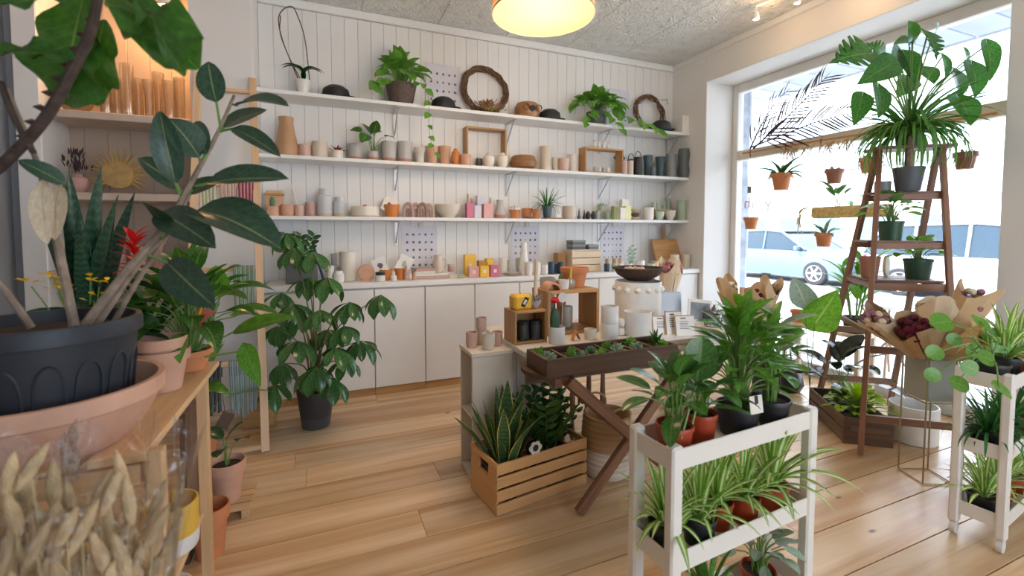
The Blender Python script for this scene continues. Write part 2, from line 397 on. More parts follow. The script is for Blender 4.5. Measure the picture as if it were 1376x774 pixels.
# ceiling: pressed metal sheets
ce = sroot('ceiling')
def tin():
    m, N, L, b = _new('pressed_tin')
    tc = N.new('ShaderNodeTexCoord')
    nz = N.new('ShaderNodeTexNoise'); nz.inputs['Scale'].default_value = 13; nz.inputs['Detail'].default_value = 1.5; nz.inputs['Distortion'].default_value = 3.2
    v = N.new('ShaderNodeTexVoronoi'); v.inputs['Scale'].default_value = 9; v.feature = 'SMOOTH_F1'
    L.new(tc.outputs['Object'], nz.inputs['Vector']); L.new(tc.outputs['Object'], v.inputs['Vector'])
    a = N.new('ShaderNodeMath'); L.new(nz.outputs['Fac'], a.inputs[0]); L.new(v.outputs['Distance'], a.inputs[1])
    bp = N.new('ShaderNodeBump'); bp.inputs['Strength'].default_value = 1.0; bp.inputs['Distance'].default_value = .035; L.new(a.outputs[0], bp.inputs['Height']); L.new(bp.outputs[0], b.inputs['Normal'])
    r = _ramp(N, (.74, .76, .74), (.86, .87, .85), .4, .9); L.new(a.outputs[0], r.inputs['Fac']); L.new(r.outputs[0], b.inputs['Base Color'])
    b.inputs['Roughness'].default_value = .45; return m
TIN = tin()
x = .345 - .675 * 4
while x < XR:
    x0, x1 = max(x, XL), min(x + .675, XR)
    yy = YW
    while yy > YF:
        y0 = max(yy - 2.02, YF)
        if x1 > x0: box('tin_panel', (x1 - x0 - .004, yy - y0 - .004, .02), ((x0 + x1) / 2, (yy + y0) / 2, ZC + .01), TIN, ce, b=.003)
        yy -= 2.02
    x += .675
box('slab', (XR - XL + 1.2, YW - YF + .4, .2), ((XR + XL) / 2 + .2, (YW + YF) / 2, ZC + .122), plain('ceiling_gap', (.3, .3, .3)), ce)

# ---------------------------------------------------------------- cabinets, worktop, shelves
SH = {1: 2.440, 2: 1.945, 3: 1.468, 4: .935}
YFR = 3.98                                        # shelf front edge
seams = [-.42, -.03, .377, .789, 1.23, 1.66, 2.09, 2.52, 2.95, 3.38, 3.80]
labs = ['half hidden by the leafy floor plant', 'with the potted floor plant before it', 'right beside the leafy floor plant', 'second from the leafy floor plant', 'next to the cup crate', 'behind the cup crate', 'behind the yellow candle', 'behind the wooden riser', 'behind the terracotta pot', 'in the corner by the window wall']
for i in range(10):
    x0, x1 = seams[i], seams[i + 1]; xm = (x0 + x1) / 2
    t = thing('cabinet', 'white flat base cabinet ' + labs[i], 'cabinet', (xm, 4.04, 0), group='white base cabinets')
    box('body', (x1 - x0 - .002, .42, .825), (0, 0, .4725), CABW, t)
    box('door', (x1 - x0 - .008, .02, .81), (0, -.2215, .4725), CABW, t, b=.003)
    wbox('plinth', (x1 - x0 - .002, .40, .058), (0, -.01, .03), 'oak', t)
ct = tag(box('worktop', (4.22, .465, .045), (1.70, 4.022, SH[4] - .0235), TRIMW, b=.005), 'long white worktop along the row of cabinets', 'worktop')
shl = {1: 'topmost long white wall shelf carrying the wreaths', 2: 'long white wall shelf under the wreath shelf', 3: 'lowest long white wall shelf above the worktop'}
STEEL = plain('bracket_steel', (.55, .56, .58), .35, .04, metal=.4)
for k in (1, 2, 3):
    z = SH[k]
    tag(box('wall_shelf', (4.26, YW - YFR, .03), (1.68, (YW + YFR) / 2 - .001, z - .0155), TRIMW, b=.003), shl[k], 'shelf')
    for j, bx in enumerate((.62, 1.71, 2.80, 3.72)):
        nb = ('near the orchid end', 'in the second row', 'in the third row', 'close to the window wall')[j]
        t = thing('shelf_bracket', 'folded metal bracket %s under the %s shelf' % (nb, ('top', 'middle', 'lower')[k - 1]), 'bracket', (bx, YW, z - .031), group='shelf brackets')
        box('wall_strip', (.028, .006, .22), (0, -.0035, -.11), STEEL, t); box('shelf_strip', (.028, .24, .006), (0, -.125, -.0035), STEEL, t)
        tube('brace', [(0, -.006, -.2), (0, -.2, -.008)], .006, STEEL, t)
for i, (px, py) in enumerate(((80, 148), (100, 258))):
    z = (2.143, 1.606)[i]
    tag(box('alcove_shelf', (-.854 - XA - .002, .36, .05), ((XA - .854) / 2, 4.08, z - .025), plain('alcove_shelf_paint', (.66, .53, .43), .45), b=.004), ('pale alcove shelf holding the glass vases', 'lower pale alcove shelf with the golden sunburst')[i], 'shelf')
tag(box('alcove_shelf', (-.854 - XA - .002, .36, .05), ((XA - .854) / 2, 4.08, 1.06), MATS['alcove_shelf_paint'], b=.004), 'alcove shelf below the golden sunburst behind the plants', 'shelf')

# ---------------------------------------------------------------- ceiling fittings
t = thing('pendant_lamp', 'large drum pendant lamp glowing warm under the tin ceiling', 'lamp', (1.205, 2.423, 2.6))
SHADE = _new('lampshade_linen')[0]
def shade_mat(m):
    N, L = m.node_tree.nodes, m.node_tree.links; b = N['Principled BSDF']; b.inputs['Base Color'].default_value = (.85, .72, .52, 1); b.inputs['Roughness'].default_value = .8
    tr = N.new('ShaderNodeBsdfTranslucent'); tr.inputs['Color'].default_value = (.9, .68, .42, 1); ms = N.new('ShaderNodeMixShader'); ms.inputs['Fac'].default_value = .5
    L.new(b.outputs[0], ms.inputs[1]); L.new(tr.outputs[0], ms.inputs[2]); L.new(ms.outputs[0], N['Material Output'].inputs['Surface'])
shade_mat(SHADE)
R0 = .295
lathe('shade', [(R0, 0), (R0, .32), (R0 - .004, .32), (R0 - .004, 0), (R0, 0)], SHADE, t, seg=48)
lathe('diffuser', [(.001, .03), (R0 - .006, .03), (R0 - .006, .036), (.001, .036)], emis('lamp_diffuser', (1, .58, .23), .32), t, seg=48)
lathe('rim', [(R0 + .003, -.004), (R0 + .003, .006), (R0 - .003, .006), (R0 - .003, -.004), (R0 + .003, -.004)], plain('rim_metal', (.45, .40, .33), .4), t, seg=48)
tube('cord', [(0, 0, .3), (0, 0, ZC - 2.6 - .02)], .005, plain('cord_white', (.7, .7, .7)), t)
lathe('canopy', [(.001, ZC - 2.6 - .03), (.06, ZC - 2.6 - .025), (.065, ZC - 2.602)], TRIMW, t)
l = bpy.data.lights.new('pendant_glow', 'POINT'); l.energy = 11; l.color = (1, .74, .48); l.shadow_soft_size = .25; lo = bpy.data.objects.new('pendant_glow', l); COL.objects.link(lo); lo.parent = t; lo.location = (0, 0, -.27)
lathe('bulb', [(.001, .1), (.03, .13), (.035, .17), (.02, .21), (.001, .22)], emis('bulb_glow', (1, .7, .38), 14), t, seg=12)
a, b_ = Vector((3.40, 2.87, 0)), Vector((3.55, 2.1, 0))
t = thing('track_light', 'white ceiling track with two small glowing spotlights', 'lamp', (3.40, 2.87, ZC), 0)
d = b_ - a; n = math.atan2(d.y, d.x)
box('track', (d.length, .035, .025), (d.x / 2, d.y / 2, -.0135), TRIMW, t, (0, 0, n))
for s in (.05, .46):
    p = d * s
    tube('stem', [(p.x, p.y, -.02), (p.x, p.y, -.07)], .006, TRIMW, t)
    h = lathe('spot_head', [(.012, -.07), (.022, -.085), (.026, -.13), (.02, -.128)], TRIMW, t, (p.x, p.y, 0), 16)
    lathe('lens', [(.001, -.138), (.016, -.132), (.02, -.125), (.001, -.12)], emis('spot_glow', (1, .72, .4), 12), h, seg=12)
    l = bpy.data.lights.new('spot_beam', 'POINT'); l.energy = .8; l.color = (1, .6, .28); l.shadow_soft_size = .03
    lo = bpy.data.objects.new('spot_beam', l); COL.objects.link(lo); lo.parent = h; lo.location = (p.x, p.y, -.165)
tube_hook = plain('hook_metal', (.35, .34, .33), .4, metal=.6)
# ================================================================ OUTSIDE THE WINDOW
struct(box('pavement_ground', (4.6, 40, .1), (6.6, 8, -.12), plain('concrete', (.62, .62, .60), .8, .08, 1.5)))
struct(box('kerb', (.2, 40, .12), (9.0, 8, -.13), plain('kerb_concrete', (.55, .55, .54), .8), b=.02))
struct(box('street', (16, 60, .1), (17, 12, -.22), plain('asphalt', (.26, .27, .29), .85, .1, 3)))
struct(box('pavement_ground', (3.2, 60, .1), (26.5, 12, -.12), MATS['concrete']))
def car(loc, rz, label, paint, kind):
    t = thing('parked_car', label, 'car', loc, rz, 'parked cars')
    Lc, Wd = 4.6, .9
    if kind == 'van': top = [(.0, .62), (.12, .80), (1.0, .98), (1.15, 1.0)]; roof = [(1.0, .98), (1.9, 1.62), (2.4, 1.68), (4.1, 1.64), (4.5, 1.0)]
    else: top = []; roof = [(1.15, .97), (1.95, 1.48), (2.5, 1.54), (3.5, 1.50), (4.3, .98)]
    st = [(.0, .35, .62, .70), (.1, .25, .78, .82), (.5, .2, .88, .88), (1.1, .2, .98, .9), (2.4, .2, 1.0, .9), (3.8, .2, 1.0, .9), (4.4, .22, .98, .86), (4.55, .3, .9, .78), (4.6, .38, .7, .7)]
    v = []; f = []; n = 8
    for (x, z0, z1, h) in st:
        zm = z0 + (z1 - z0) * .55
        v += [(x - 2.3, -h * .92, z0), (x - 2.3, -h, zm), (x - 2.3, -h * .97, z1 - .06), (x - 2.3, -h * .88, z1), (x - 2.3, h * .88, z1), (x - 2.3, h * .97, z1 - .06), (x - 2.3, h, zm), (x - 2.3, h * .92, z0)]
    for i in range(len(st) - 1):
        for k in range(n): f.append([i * n + k, i * n + (k + 1) % n, (i + 1) * n + (k + 1) % n, (i + 1) * n + k])
    f.append(list(range(n))[::-1]); f.append([(len(st) - 1) * n + k for k in range(n)])
    ob('body', mk(v, f, ang=.5), paint, t)
    v = []; f = []
    for (x, z) in roof:
        zz = .96; q = (z - zz) / .72; h = .86 - .14 * q
        v += [(x - 2.3, -.86, zz), (x - 2.3, -h, z), (x - 2.3, h, z), (x - 2.3, .86, zz)]
    for i in range(len(roof) - 1):
        for k in range(3): f.append([i * 4 + k, i * 4 + k + 1, (i + 1) * 4 + k + 1, (i + 1) * 4 + k])
    gl = plain('car_glass', (.03, .05, .07), .08, .02)
    ob('windows', mk(v, f, ang=.3), gl, t)
    m = MB()
    for s in (-1, 1):
        for i in range(len(roof) - 1):
            (xa, za), (xb, zb) = roof[i], roof[i + 1]; ha = .87 - .14 * (za - .96) / .72; hb = .87 - .14 * (zb - .96) / .72
            m.add(bard((xa - 2.3, s * ha, za), (xb - 2.3, s * hb, zb), .06, .05, .01))
        for xp in (2.5, 3.45): m.add(bard((xp - 2.3, s * .87, .96), (xp - 2.3, s * .745, roof[2][1]), .05, .07, .01))
    ra, rb = roof[1], roof[3]; m.add(boxd(rb[0] - ra[0] + .1, 1.42, .05, .02, ((ra[0] + rb[0]) / 2 - 2.3, 0, (ra[1] + rb[1]) / 2 + .02)))
    ob('roof', m.mesh(smooth=False), paint, t)
    ty = plain('tyre', (.03, .03, .033), .8); rim = plain('alloy', (.7, .72, .75), .3, metal=.6)
    for x in (-1.42, 1.38):
        for s in (-1, 1):
            wme = cached('tyre', lambda: mk(*lathed([(.2, -.1), (.31, -.1), (.335, -.07), (.335, .07), (.31, .1), (.2, .1)], 28)))
            wo = ob('wheel', wme, ty, t, (x, s * .80, .33), (PI / 2, 0, 0))
            def spokes():
                m = MB(); m.add(lathed([(.19, .09), (.225, .112), (.225, .085), (.19, .085), (.19, .09)], 28)); m.add(lathed([(.001, .11), (.05, .108), (.06, .08)], 12)); m.add(lathed([(.001, -.11), (.05, -.108), (.06, -.08)], 12)); m.add(lathed([(.19, -.09), (.225, -.112), (.225, -.085), (.19, -.085), (.19, -.09)], 28))
                for k in range(6):
                    a = k * PI / 3
                    for z in (-.095, .095): m.add(bard((0, 0, z), (.21 * math.cos(a), .21 * math.sin(a), z), .045, .02))
                return m.mesh(smooth=False)
            ob('hub', cached('spokes', spokes), rim, wo)
    lm = plain('lamp_lens', (.85, .87, .9), .1); rl = plain('tail_lens', (.5, .03, .03), .15)
    for s in (-1, 1):
        box('headlight', (.1, .3, .13), (-2.2, s * .62, .68), lm, t, b=.02); box('tail_light', (.08, .2, .3), (2.2, s * .72, .78), rl, t, b=.02)
        box('mirror', (.1, .16, .12), (-.95, s * .99, 1.02), paint, t, b=.02)
        for xh in (.0, 1.0): box('door_handle', (.16, .02, .03), (xh, s * .885, .86), rim, t)
    return t
pb = plain('paint_silver_blue', (.17, .24, .32), .25, .03, metal=.3); pw = plain('paint_white', (.50, .54, .60), .25, .03); pbl = plain('paint_blue', (.07, .13, .22), .2, .03, metal=.3)
car((13.6, 9.9, -.17), -PI / 2 + PI, 'silver blue hatchback parked across the street beyond the window', pb, 'car')
car((13.4, 4.95, -.17), PI / 2, 'pale van with blue windows parked behind the plant ladder', pw, 'van')
car((17.5, 15.6, -.17), PI / 2, 'small white car further along the street by the jamb', pw, 'car')
car((17.0, 6.4, -.17), PI / 2, 'blue car partly hidden behind the pale van', pbl, 'car')
def building(name, label, x, y0, y1, h, mat, wins, band=None):
    t = thing(name, label, 'building', (x, (y0 + y1) / 2, -.07)); W = y1 - y0
    box('wall', (6, W, h), (3, 0, h / 2), mat, t, b=.02)
    box('roof', (6.4, W + .3, .22), (2.9, 0, h + .11), plain('roof_edge', (.40, .42, .45), .6), t, b=.02)
    if band: box('sign_band', (.12, W * .8, .5), (-.06, 0, h - .5), plain('sign_band', (.75, .72, .66), .6), t, b=.01)
    for (wy, wz, ww, wh) in wins:
        wdw = box('window', (.08, ww, wh), (-.02, wy, wz), plain('facade_frame', (.72, .73, .75), .4), t, b=.01)
        box('pane', (.03, ww - .14, wh - .14), (-.055, 0, 0), plain('facade_glass', (.14, .20, .26), .1), wdw)
WB = plain('render_white', (.80, .80, .79), .8, .04, .6)
building('shop_building', 'low white shop building across the street', 24.5, -6, 9.4, 2.9, WB, [(-4 + 1.9 * i, 1.6, 1.0, 1.3) for i in range(6)], True)
building('shop_building', 'taller pale building across the street beyond the hatchback', 25.5, 9.8, 24, 4.6, plain('render_cream', (.82, .80, .76), .8, .04, .6), [(-5 + 2.2 * i, 1.5, 1.4, 1.5) for i in range(6)], True)
# soffit boards above the window, stone pier beside it
so = sroot('soffit')
for i in range(16):
    box('slat', (.74, .265, .03), (4.68, YJ0 - .6 + .28 * i, 2.97), plain('soffit_slate', (.34, .37, .43), .7, .12, 3), so)
box('fascia', (.03, 5.2, .09), (5.06, 3.0, 2.985), plain('fascia', (.62, .66, .7), .5), so)
tag(lathe('stone_pier', [(.12, -.07), (.14, .3), (.12, .9), (.14, 1.5), (.12, 2.1), (.145, 2.6), (.13, 2.95)], plain('grey_stone', (.30, .32, .36), .9, .3, 7, bump=.8, bscale=14), None, (4.45, 3.90, 0), 9), 'rough grey stone pier standing outside beside the window', 'pier')
# bistro table on the pavement
t = thing('bistro_table', 'round pale folding bistro table outside on the pavement', 'table', (5.0, 2.62, -.068))
lathe('table_top', [(.001, .70), (.3, .70), (.3, .725), (.001, .725)], plain('pale_metal', (.75, .74, .70), .5), t, seg=28)
for a in (0, 1, 2, 3):
    q = a * PI / 2 + .4; tube('leg', [(.22 * math.cos(q), .22 * math.sin(q), .70), (-.22 * math.cos(q) + .03, -.22 * math.sin(q), .006)], .011, plain('rust_metal', (.28, .17, .10), .6), t)
# ================================================================ PLANT KIT
def leaf_mesh(kind, bend=.6, fold=.15, seed=0, wave=0.0):
    """unit leaf: length 1 along +Y, natural width; UV across / along"""
    def build():
        rg = random.Random(seed); n, m = (10, 4)
        lobe = 0
        if kind == 'strap': W = lambda t: .07 * min(1, (1 - t) * 3.2 + .02) ** .8 * (.55 + .45 * min(1, t * 4)); m = 2
        elif kind == 'sword': W = lambda t: .11 * min(1, (1 - t) * 2.6 + .02) ** .8 * (.6 + .4 * min(1, t * 2.5)); m = 2
        elif kind == 'lance': W = lambda t: .26 * (math.sin(PI * t ** .8)) ** .9 + .004; 
        elif kind == 'oval': W = lambda t: .50 * (math.sin(PI * t ** .88)) ** .62 + .006
        elif kind == 'wide': W = lambda t: .66 * (math.sin(PI * min(1, t ** .9))) ** .6 + .008
        elif kind == 'heart': W = lambda t: .80 * (min(1, t / .22) ** .5) * (1 - max(0, (t - .22) / .78) ** 1.7) + .004; lobe = .20
        elif kind == 'fiddle': n = 18; m = 6; W = lambda t: (math.sin(PI * min(.996, max(.004, t))) ** .5) * (.40 + .30 * t - .10 * math.exp(-((t - .38) / .14) ** 2))
        elif kind == 'round': W = lambda t: .98 * math.sqrt(max(.0004, 1 - (2 * t - 1) ** 2))
        elif kind == 'obov': W = lambda t: .36 * (math.sin(PI * t ** 1.5)) ** .8 + .006
        elif kind == 'monstera': W = lambda t: .88 * (min(1, t / .2) ** .5) * (1 - max(0, (t - .2) / .8) ** 1.8) + .004; n = 28; m = 6; lobe = .16
        elif kind == 'long': W = lambda t: .16 * (math.sin(PI * t ** .75)) ** .8 + .004
        else: W = lambda t: .3
        v = []; uv = []; f = []; y = z = 0.0; th = -bend * .35
        pts = []
        for i in range(n + 1):
            t = i / n; th = -bend * (.10 if kind == 'strap' else .35) + bend * 1.0 * t
            pts.append((y, z)); y += math.cos(th) / n; z -= math.sin(th) / n
        for i in range(n + 1):
            t = i / n; w = W(t)
            for j in range(m + 1):
                s = j / m * 2 - 1; x = s * w / 2
                if kind == 'monstera' and abs(s) > .6 and .12 < t < .92:
                    k = (t - .12) / .80 * 5 % 1
                    if k > .60: x *= .34
                yy = pts[i][0] - lobe * abs(s) * max(0, 1 - t * 1.6) ** 1.5 - (.12 * abs(s) ** 2 * (t if kind == 'monstera' else 0))
                zz = pts[i][1] + fold * abs(x) * 1.2 + (wave * math.sin(t * 17 + s * 2 + seed) * abs(s) * w * .3 if wave else 0)
                v.append((x, yy, zz)); uv.append((j / m, t))
        for i in range(n):
            for j in range(m): a = i * (m + 1) + j; f.append([a, a + 1, a + m + 2, a + m + 1])
        return mk(v, f, uvs=uv, ang=3)
    return cached(('leaf', kind, round(bend, 2), round(fold, 2), seed, wave), build)
def leaf_matrix(base, d, up=(0, 0, 1), s=1.0, ws=1.0, roll=0.0):
    y = Vector(d).normalized(); up = Vector(up)
    if abs(y.dot(up)) > .97: up = Vector((up.y + .3, up.z, up.x + .2))
    x = y.cross(up).normalized(); z = x.cross(y)
    R = Matrix((x, y, z)).transposed().to_4x4()
    return Matrix.Translation(base) @ R @ Matrix.Rotation(roll, 4, 'Y') @ Matrix.Diagonal((s * ws, s, s, 1))
def leaf(root, me, base, d, s, mat, up=(0, 0, 1), ws=1.0, roll=0.0, name='leaf'): return ob(name, me, mat, root, M=leaf_matrix(base, d, up, s, ws, roll))
G = {
 'spider': leafm('leaf_spider', (.14, .33, .045), (.24, .47, .08), rib=(.90, .92, .64), ribw=.22, veins=0, rough=.4, trans=.3),
 'spider_green': leafm('leaf_spider_green', (.05, .18, .03), (.10, .27, .05), rib=(.3, .45, .15), ribw=.05, veins=0, rough=.4, trans=.3),
 'peace': leafm('leaf_peace', (.06, .21, .02), (.14, .35, .05), rib=(.18, .38, .08), veins=.3, rough=.3),
 'dieff': leafm('leaf_philodendron', (.03, .11, .02), (.07, .20, .035), rib=(.2, .35, .1), rough=.22, veins=.35),
 'rubber': leafm('leaf_rubber', (.024, .06, .038), (.05, .105, .065), rib=(.30, .36, .15), ribw=.028, veins=.12, rough=.35, trans=.12),
 'fig': leafm('leaf_fig', (.025, .10, .012), (.055, .17, .025), rib=(.16, .28, .06), ribw=.022, veins=.25, rough=.3, trans=.22),
 'dark': leafm('leaf_dark', (.012, .05, .016), (.03, .10, .03), rib=(.08, .16, .05), rough=.2, veins=.2, trans=.12),
 'umbrella': leafm('leaf_umbrella', (.03, .11, .03), (.07, .20, .05), rib=(.12, .24, .08), rough=.2, veins=.25, trans=.15),
 'pothos': leafm('leaf_pothos', (.08, .25, .03), (.17, .40, .06), rib=(.3, .5, .15), rough=.3, veins=.15),
 'snake': leafm('leaf_snake', (.025, .075, .03), (.05, .12, .045), ribw=0, veins=0, bands=5, edge=(.55, .55, .16), edgew=.10, rough=.35, trans=.08),
 'snake_plain': leafm('leaf_snake_dark', (.015, .05, .03), (.03, .085, .045), ribw=0, veins=0, bands=6, rough=.35, trans=.05),
 'zz': leafm('leaf_zz', (.02, .09, .02), (.045, .15, .035), rib=(.1, .22, .06), rough=.18, veins=0, trans=.12),
 'pilea': leafm('leaf_pilea', (.09, .28, .025), (.18, .42, .05), rib=(.3, .5, .15), ribw=.02, rough=.3, veins=.1, trans=.3),
 'monstera': leafm('leaf_monstera', (.025, .12, .02), (.06, .22, .04), rib=(.15, .3, .08), ribw=.02, rough=.25, veins=.2, trans=.4),
 'fern': leafm('leaf_fern', (.02, .12, .03), (.06, .22, .05), ribw=0, veins=0, rough=.45, trans=.25),
 'lime': leafm('leaf_lime', (.25, .46, .03), (.40, .60, .06), rib=(.5, .65, .2), rough=.4, veins=.2, trans=.3),
 'burg': leafm('leaf_burgundy', (.015, .028, .022), (.04, .05, .04), rib=(.12, .05, .05), rough=.15, veins=.1, trans=.04),
 'succ': leafm('leaf_succulent', (.12, .24, .14), (.22, .36, .22), ribw=0, veins=0, rough=.5, trans=.05),
 'sage': leafm('leaf_sage', (.22, .33, .24), (.36, .46, .34), ribw=.05, rib=(.5, .58, .45), veins=.2, rough=.5, trans=.15),
 'red': leafm('bract_red', (.55, .015, .01), (.75, .05, .02), ribw=0, veins=0, rough=.35, trans=.15),
 'yellow': leafm('petal_yellow', (.85, .55, .01), (.95, .72, .03), ribw=0, veins=0, rough=.5, trans=.2),
 'pink': leafm('spathe_pink', (.70, .14, .16), (.80, .24, .24), ribw=.03, rib=(.6, .1, .12), veins=.2, rough=.2, trans=.1),
 'dry': leafm('dried_leaf', (.42, .30, .17), (.60, .46, .28), ribw=.03, rib=(.3, .2, .1), veins=.3, rough=.7, trans=.1),
}
STEMG = plain('green_stem', (.16, .30, .07), .5); BARK = plain('grey_bark', (.30, .22, .16), .8, .35, 30, bump=.6, bscale=60); TWIG = plain('twig', (.16, .09, .05), .8, .3, 30)
SOIL = plain('potting_soil', (.035, .024, .018), .95, .4, 60, bump=1, bscale=120)
TERRA = plain('terracotta', (.62, .24, .10), .8, .12, 12); TERRAP = plain('terracotta_pale', (.66, .38, .26), .8, .10, 10); NURS = plain('nursery_black', (.022, .023, .027), .45, .15, 10)
NURSR = plain('nursery_rust', (.44, .06, .02), .45, .1, 10); NURSG = plain('nursery_green', (.03, .085, .05), .4, .1); WHITEC = plain('white_ceramic', (.80, .79, .76), .25, .03); GREYPL = plain('grey_plastic', (.10, .105, .115), .5)
def pot_profile(kind, r, h):
    w = max(.003, r * .06)
    if kind == 'nursery': out = [(r * .78, 0), (r * .94, h * .86), (r * 1.0, h * .87), (r * 1.0, h * .97), (r * .985, h)]
    elif kind == 'terra': out = [(r * .66, 0), (r * .86, h * .74), (r * .99, h * .75), (r * 1.0, h * .99), (r * .98, h)]
    elif kind == 'cyl': out = [(r * .93, 0), (r * .97, h * .04), (r, h * .2), (r, h * .985), (r * .98, h)]
    elif kind == 'taper': out = [(r * .70, 0), (r * .73, h * .03), (r * .98, h * .97), (r * .97, h)]
    elif kind == 'bowl': out = [(r * .45, 0), (r * .55, h * .06), (r * .85, h * .45), (r * .98, h * .85), (r * 1.0, h)]
    elif kind == 'dish': out = [(r * .60, 0), (r * .66, h * .05), (r * .86, h * .40), (r * .96, h * .72), (r * 1.0, h * .75), (r * 1.0, h)]
    else: out = [(r * .9, 0), (r, h)]
    inn = [(out[-1][0] - w, h), (max(.004, out[0][0] - w + (out[-1][0] - out[0][0]) * .15), h * .12), (.001, h * .12)]
    return [(.001, 0)] + out + inn
def potted(name, label, loc, kind, r, h, mat, group=None, rz=0, soil=.86, cat='plant', seg=28):
    t = thing(name, label, cat, loc, rz, group)
    t['z0'] = h * soil
    lathe('pot', pot_profile(kind, r, h), mat, t, seg=seg)
    rs = {'terra': .86, 'nursery': .90, 'taper': .88, 'cyl': .93, 'bowl': .92, 'dish': .9}.get(kind, .9) * r - r * .06
    lathe('soil', [(.001, h * soil - .01), (rs, h * soil - .01), (rs, h * soil), (.001, h * soil + r * .04)], SOIL, t, seg=16)
    return t
def blades(root, n, Lr, mat, kind='strap', tilt=(10, 70), rg=None, r0=.02, z0=None, ws=1.0, bends=(.5, 1.0, 1.6, 2.1), name='leaf', fold=.5):
    rg = rg or random.Random(1); z0 = root['z0'] if z0 is None else z0
    for i in range(n):
        a = i * 2.39996 + rg.uniform(-.3, .3); q = (i + .5) / n; tl = math.radians(tilt[0] + (tilt[1] - tilt[0]) * q + rg.uniform(-6, 6))
        Ln = rg.uniform(*Lr) * (1 - .15 * q); b = bends[min(len(bends) - 1, int(q * len(bends) + rg.uniform(-.4, .4)))] if len(bends) > 1 else bends[0]
        d = Vector((math.sin(tl) * math.cos(a), math.sin(tl) * math.sin(a), math.cos(tl)))
        up = Vector((-math.cos(a) * math.cos(tl), -math.sin(a) * math.cos(tl), math.sin(tl)))
        me = leaf_mesh(kind, b, fold, 0)
        leaf(root, me, (r0 * math.cos(a) * rg.random(), r0 * math.sin(a) * rg.random(), z0 - .003), d, Ln, mat, up, ws * rg.uniform(.85, 1.15), name=name)
def bush(root, n, H, R, Ls, mat, kind='oval', rg=None, z0=None, stem=STEMG, sr=.003, droop=.5, r0=.02, hmin=.35, bends=(.4, .8, 1.2), flat=0.6, ws=1, fold=.2, name='leaf', amin=0, amax=2 * PI):
    """leaves on petioles filling a dome"""
    rg = rg or random.Random(1); z0 = root['z0'] if z0 is None else z0; m = MB()
    for i in range(n):
        q = (i + .5) / n; a = amin + (i * 2.39996 % (2 * PI)) / (2 * PI) * (amax - amin) + rg.uniform(-.25, .25)
        rr = R * math.sqrt(q) * rg.uniform(.75, 1.1); hh = z0 + H * (hmin + (1 - hmin) * math.sqrt(max(0, 1 - q * .95))) * rg.uniform(.8, 1.1)
        o = Vector((math.cos(a), math.sin(a), 0)); s0 = o * (r0 * rg.random()) + Vector((0, 0, z0 - .01)); L0 = rg.uniform(*Ls)
        e = o * max(0, rr - L0 * .35) + Vector((0, 0, hh)); mid = s0.lerp(e, .55) + Vector((0, 0, .18 * (e - s0).length))
        mid.x *= .75; mid.y *= .75
        m.add(tubed(spline([s0, mid, e], 3), sr, 4, sr * .7))
        d = (o * (flat + q * .6) + Vector((rg.uniform(-.25, .25), rg.uniform(-.25, .25), (1 - q * 1.1) * .9 - droop * q + rg.uniform(-.2, .2)))).normalized()
        up = Vector((-o.x * max(0, d.z), -o.y * max(0, d.z), 1)) + Vector((rg.uniform(-.3, .3), rg.uniform(-.3, .3), 0))
        leaf(root, leaf_mesh(kind, rg.choice(bends), fold, 0), e, d, L0, mat, up, ws * rg.uniform(.88, 1.12), rg.uniform(-.3, .3), name=name)
    ob('stems', m.mesh(), stem, root, kind='stuff')
def vine(root, pts, n, Ls, mat, rg, kind='heart', sr=.0025, stem=STEMG):
    P = spline(pts, 8); tube('vine', P, sr, stem, root, 4)
    for i in range(n):
        k = (i + .6) / n * (len(P) - 1); b = P[int(k)]; a = rg.uniform(0, 2 * PI)
        d = Vector((math.cos(a) * .8, -abs(math.sin(a)) * .6 - .2, -.7))
        leaf(root, leaf_mesh(kind, .5, .2), b, d, rg.uniform(*Ls), mat, (d.x * .3, -1, .35), rg.uniform(.85, 1.1))
def foliage(root, n, H, R, Ls, mat, kind, rg, z0=None, name='foliage', spread=1.0, bend=.5, up=.6):
    """many tiny leaves joined: too small to pick apart"""
    z0 = root['z0'] if z0 is None else z0; v = []; f = []; uv = []
    src = leaf_mesh(kind, bend, .2); sv = [x.co.copy() for x in src.vertices]; sf = [list(p.vertices) for p in src.polygons]; suv = {}
    for p in src.polygons:
        for li in p.loop_indices: suv[src.loops[li].vertex_index] = tuple(src.uv_layers[0].data[li].uv)
    for i in range(n):
        a = i * 2.39996; q = (i + .5) / n; rr = R * math.sqrt(q) * rg.uniform(.1, 1); o = Vector((math.cos(a), math.sin(a), 0))
        hh = z0 + H * rg.uniform(.05, 1) * math.sqrt(max(.05, 1 - (rr / R) ** 2 * .9))
        M = leaf_matrix(o * rr + Vector((0, 0, hh)), o * spread + Vector((rg.uniform(-.4, .4), rg.uniform(-.4, .4), up + rg.uniform(-.4, .4))), (0, 0, 1), rg.uniform(*Ls))
        k = len(v); v += [M @ c for c in sv]; f += [[x + k for x in q2] for q2 in sf]; uv += [suv[x] for x in range(len(sv))]
    return ob(name, mk(v, f, uvs=uv, ang=3), mat, root, kind='stuff')
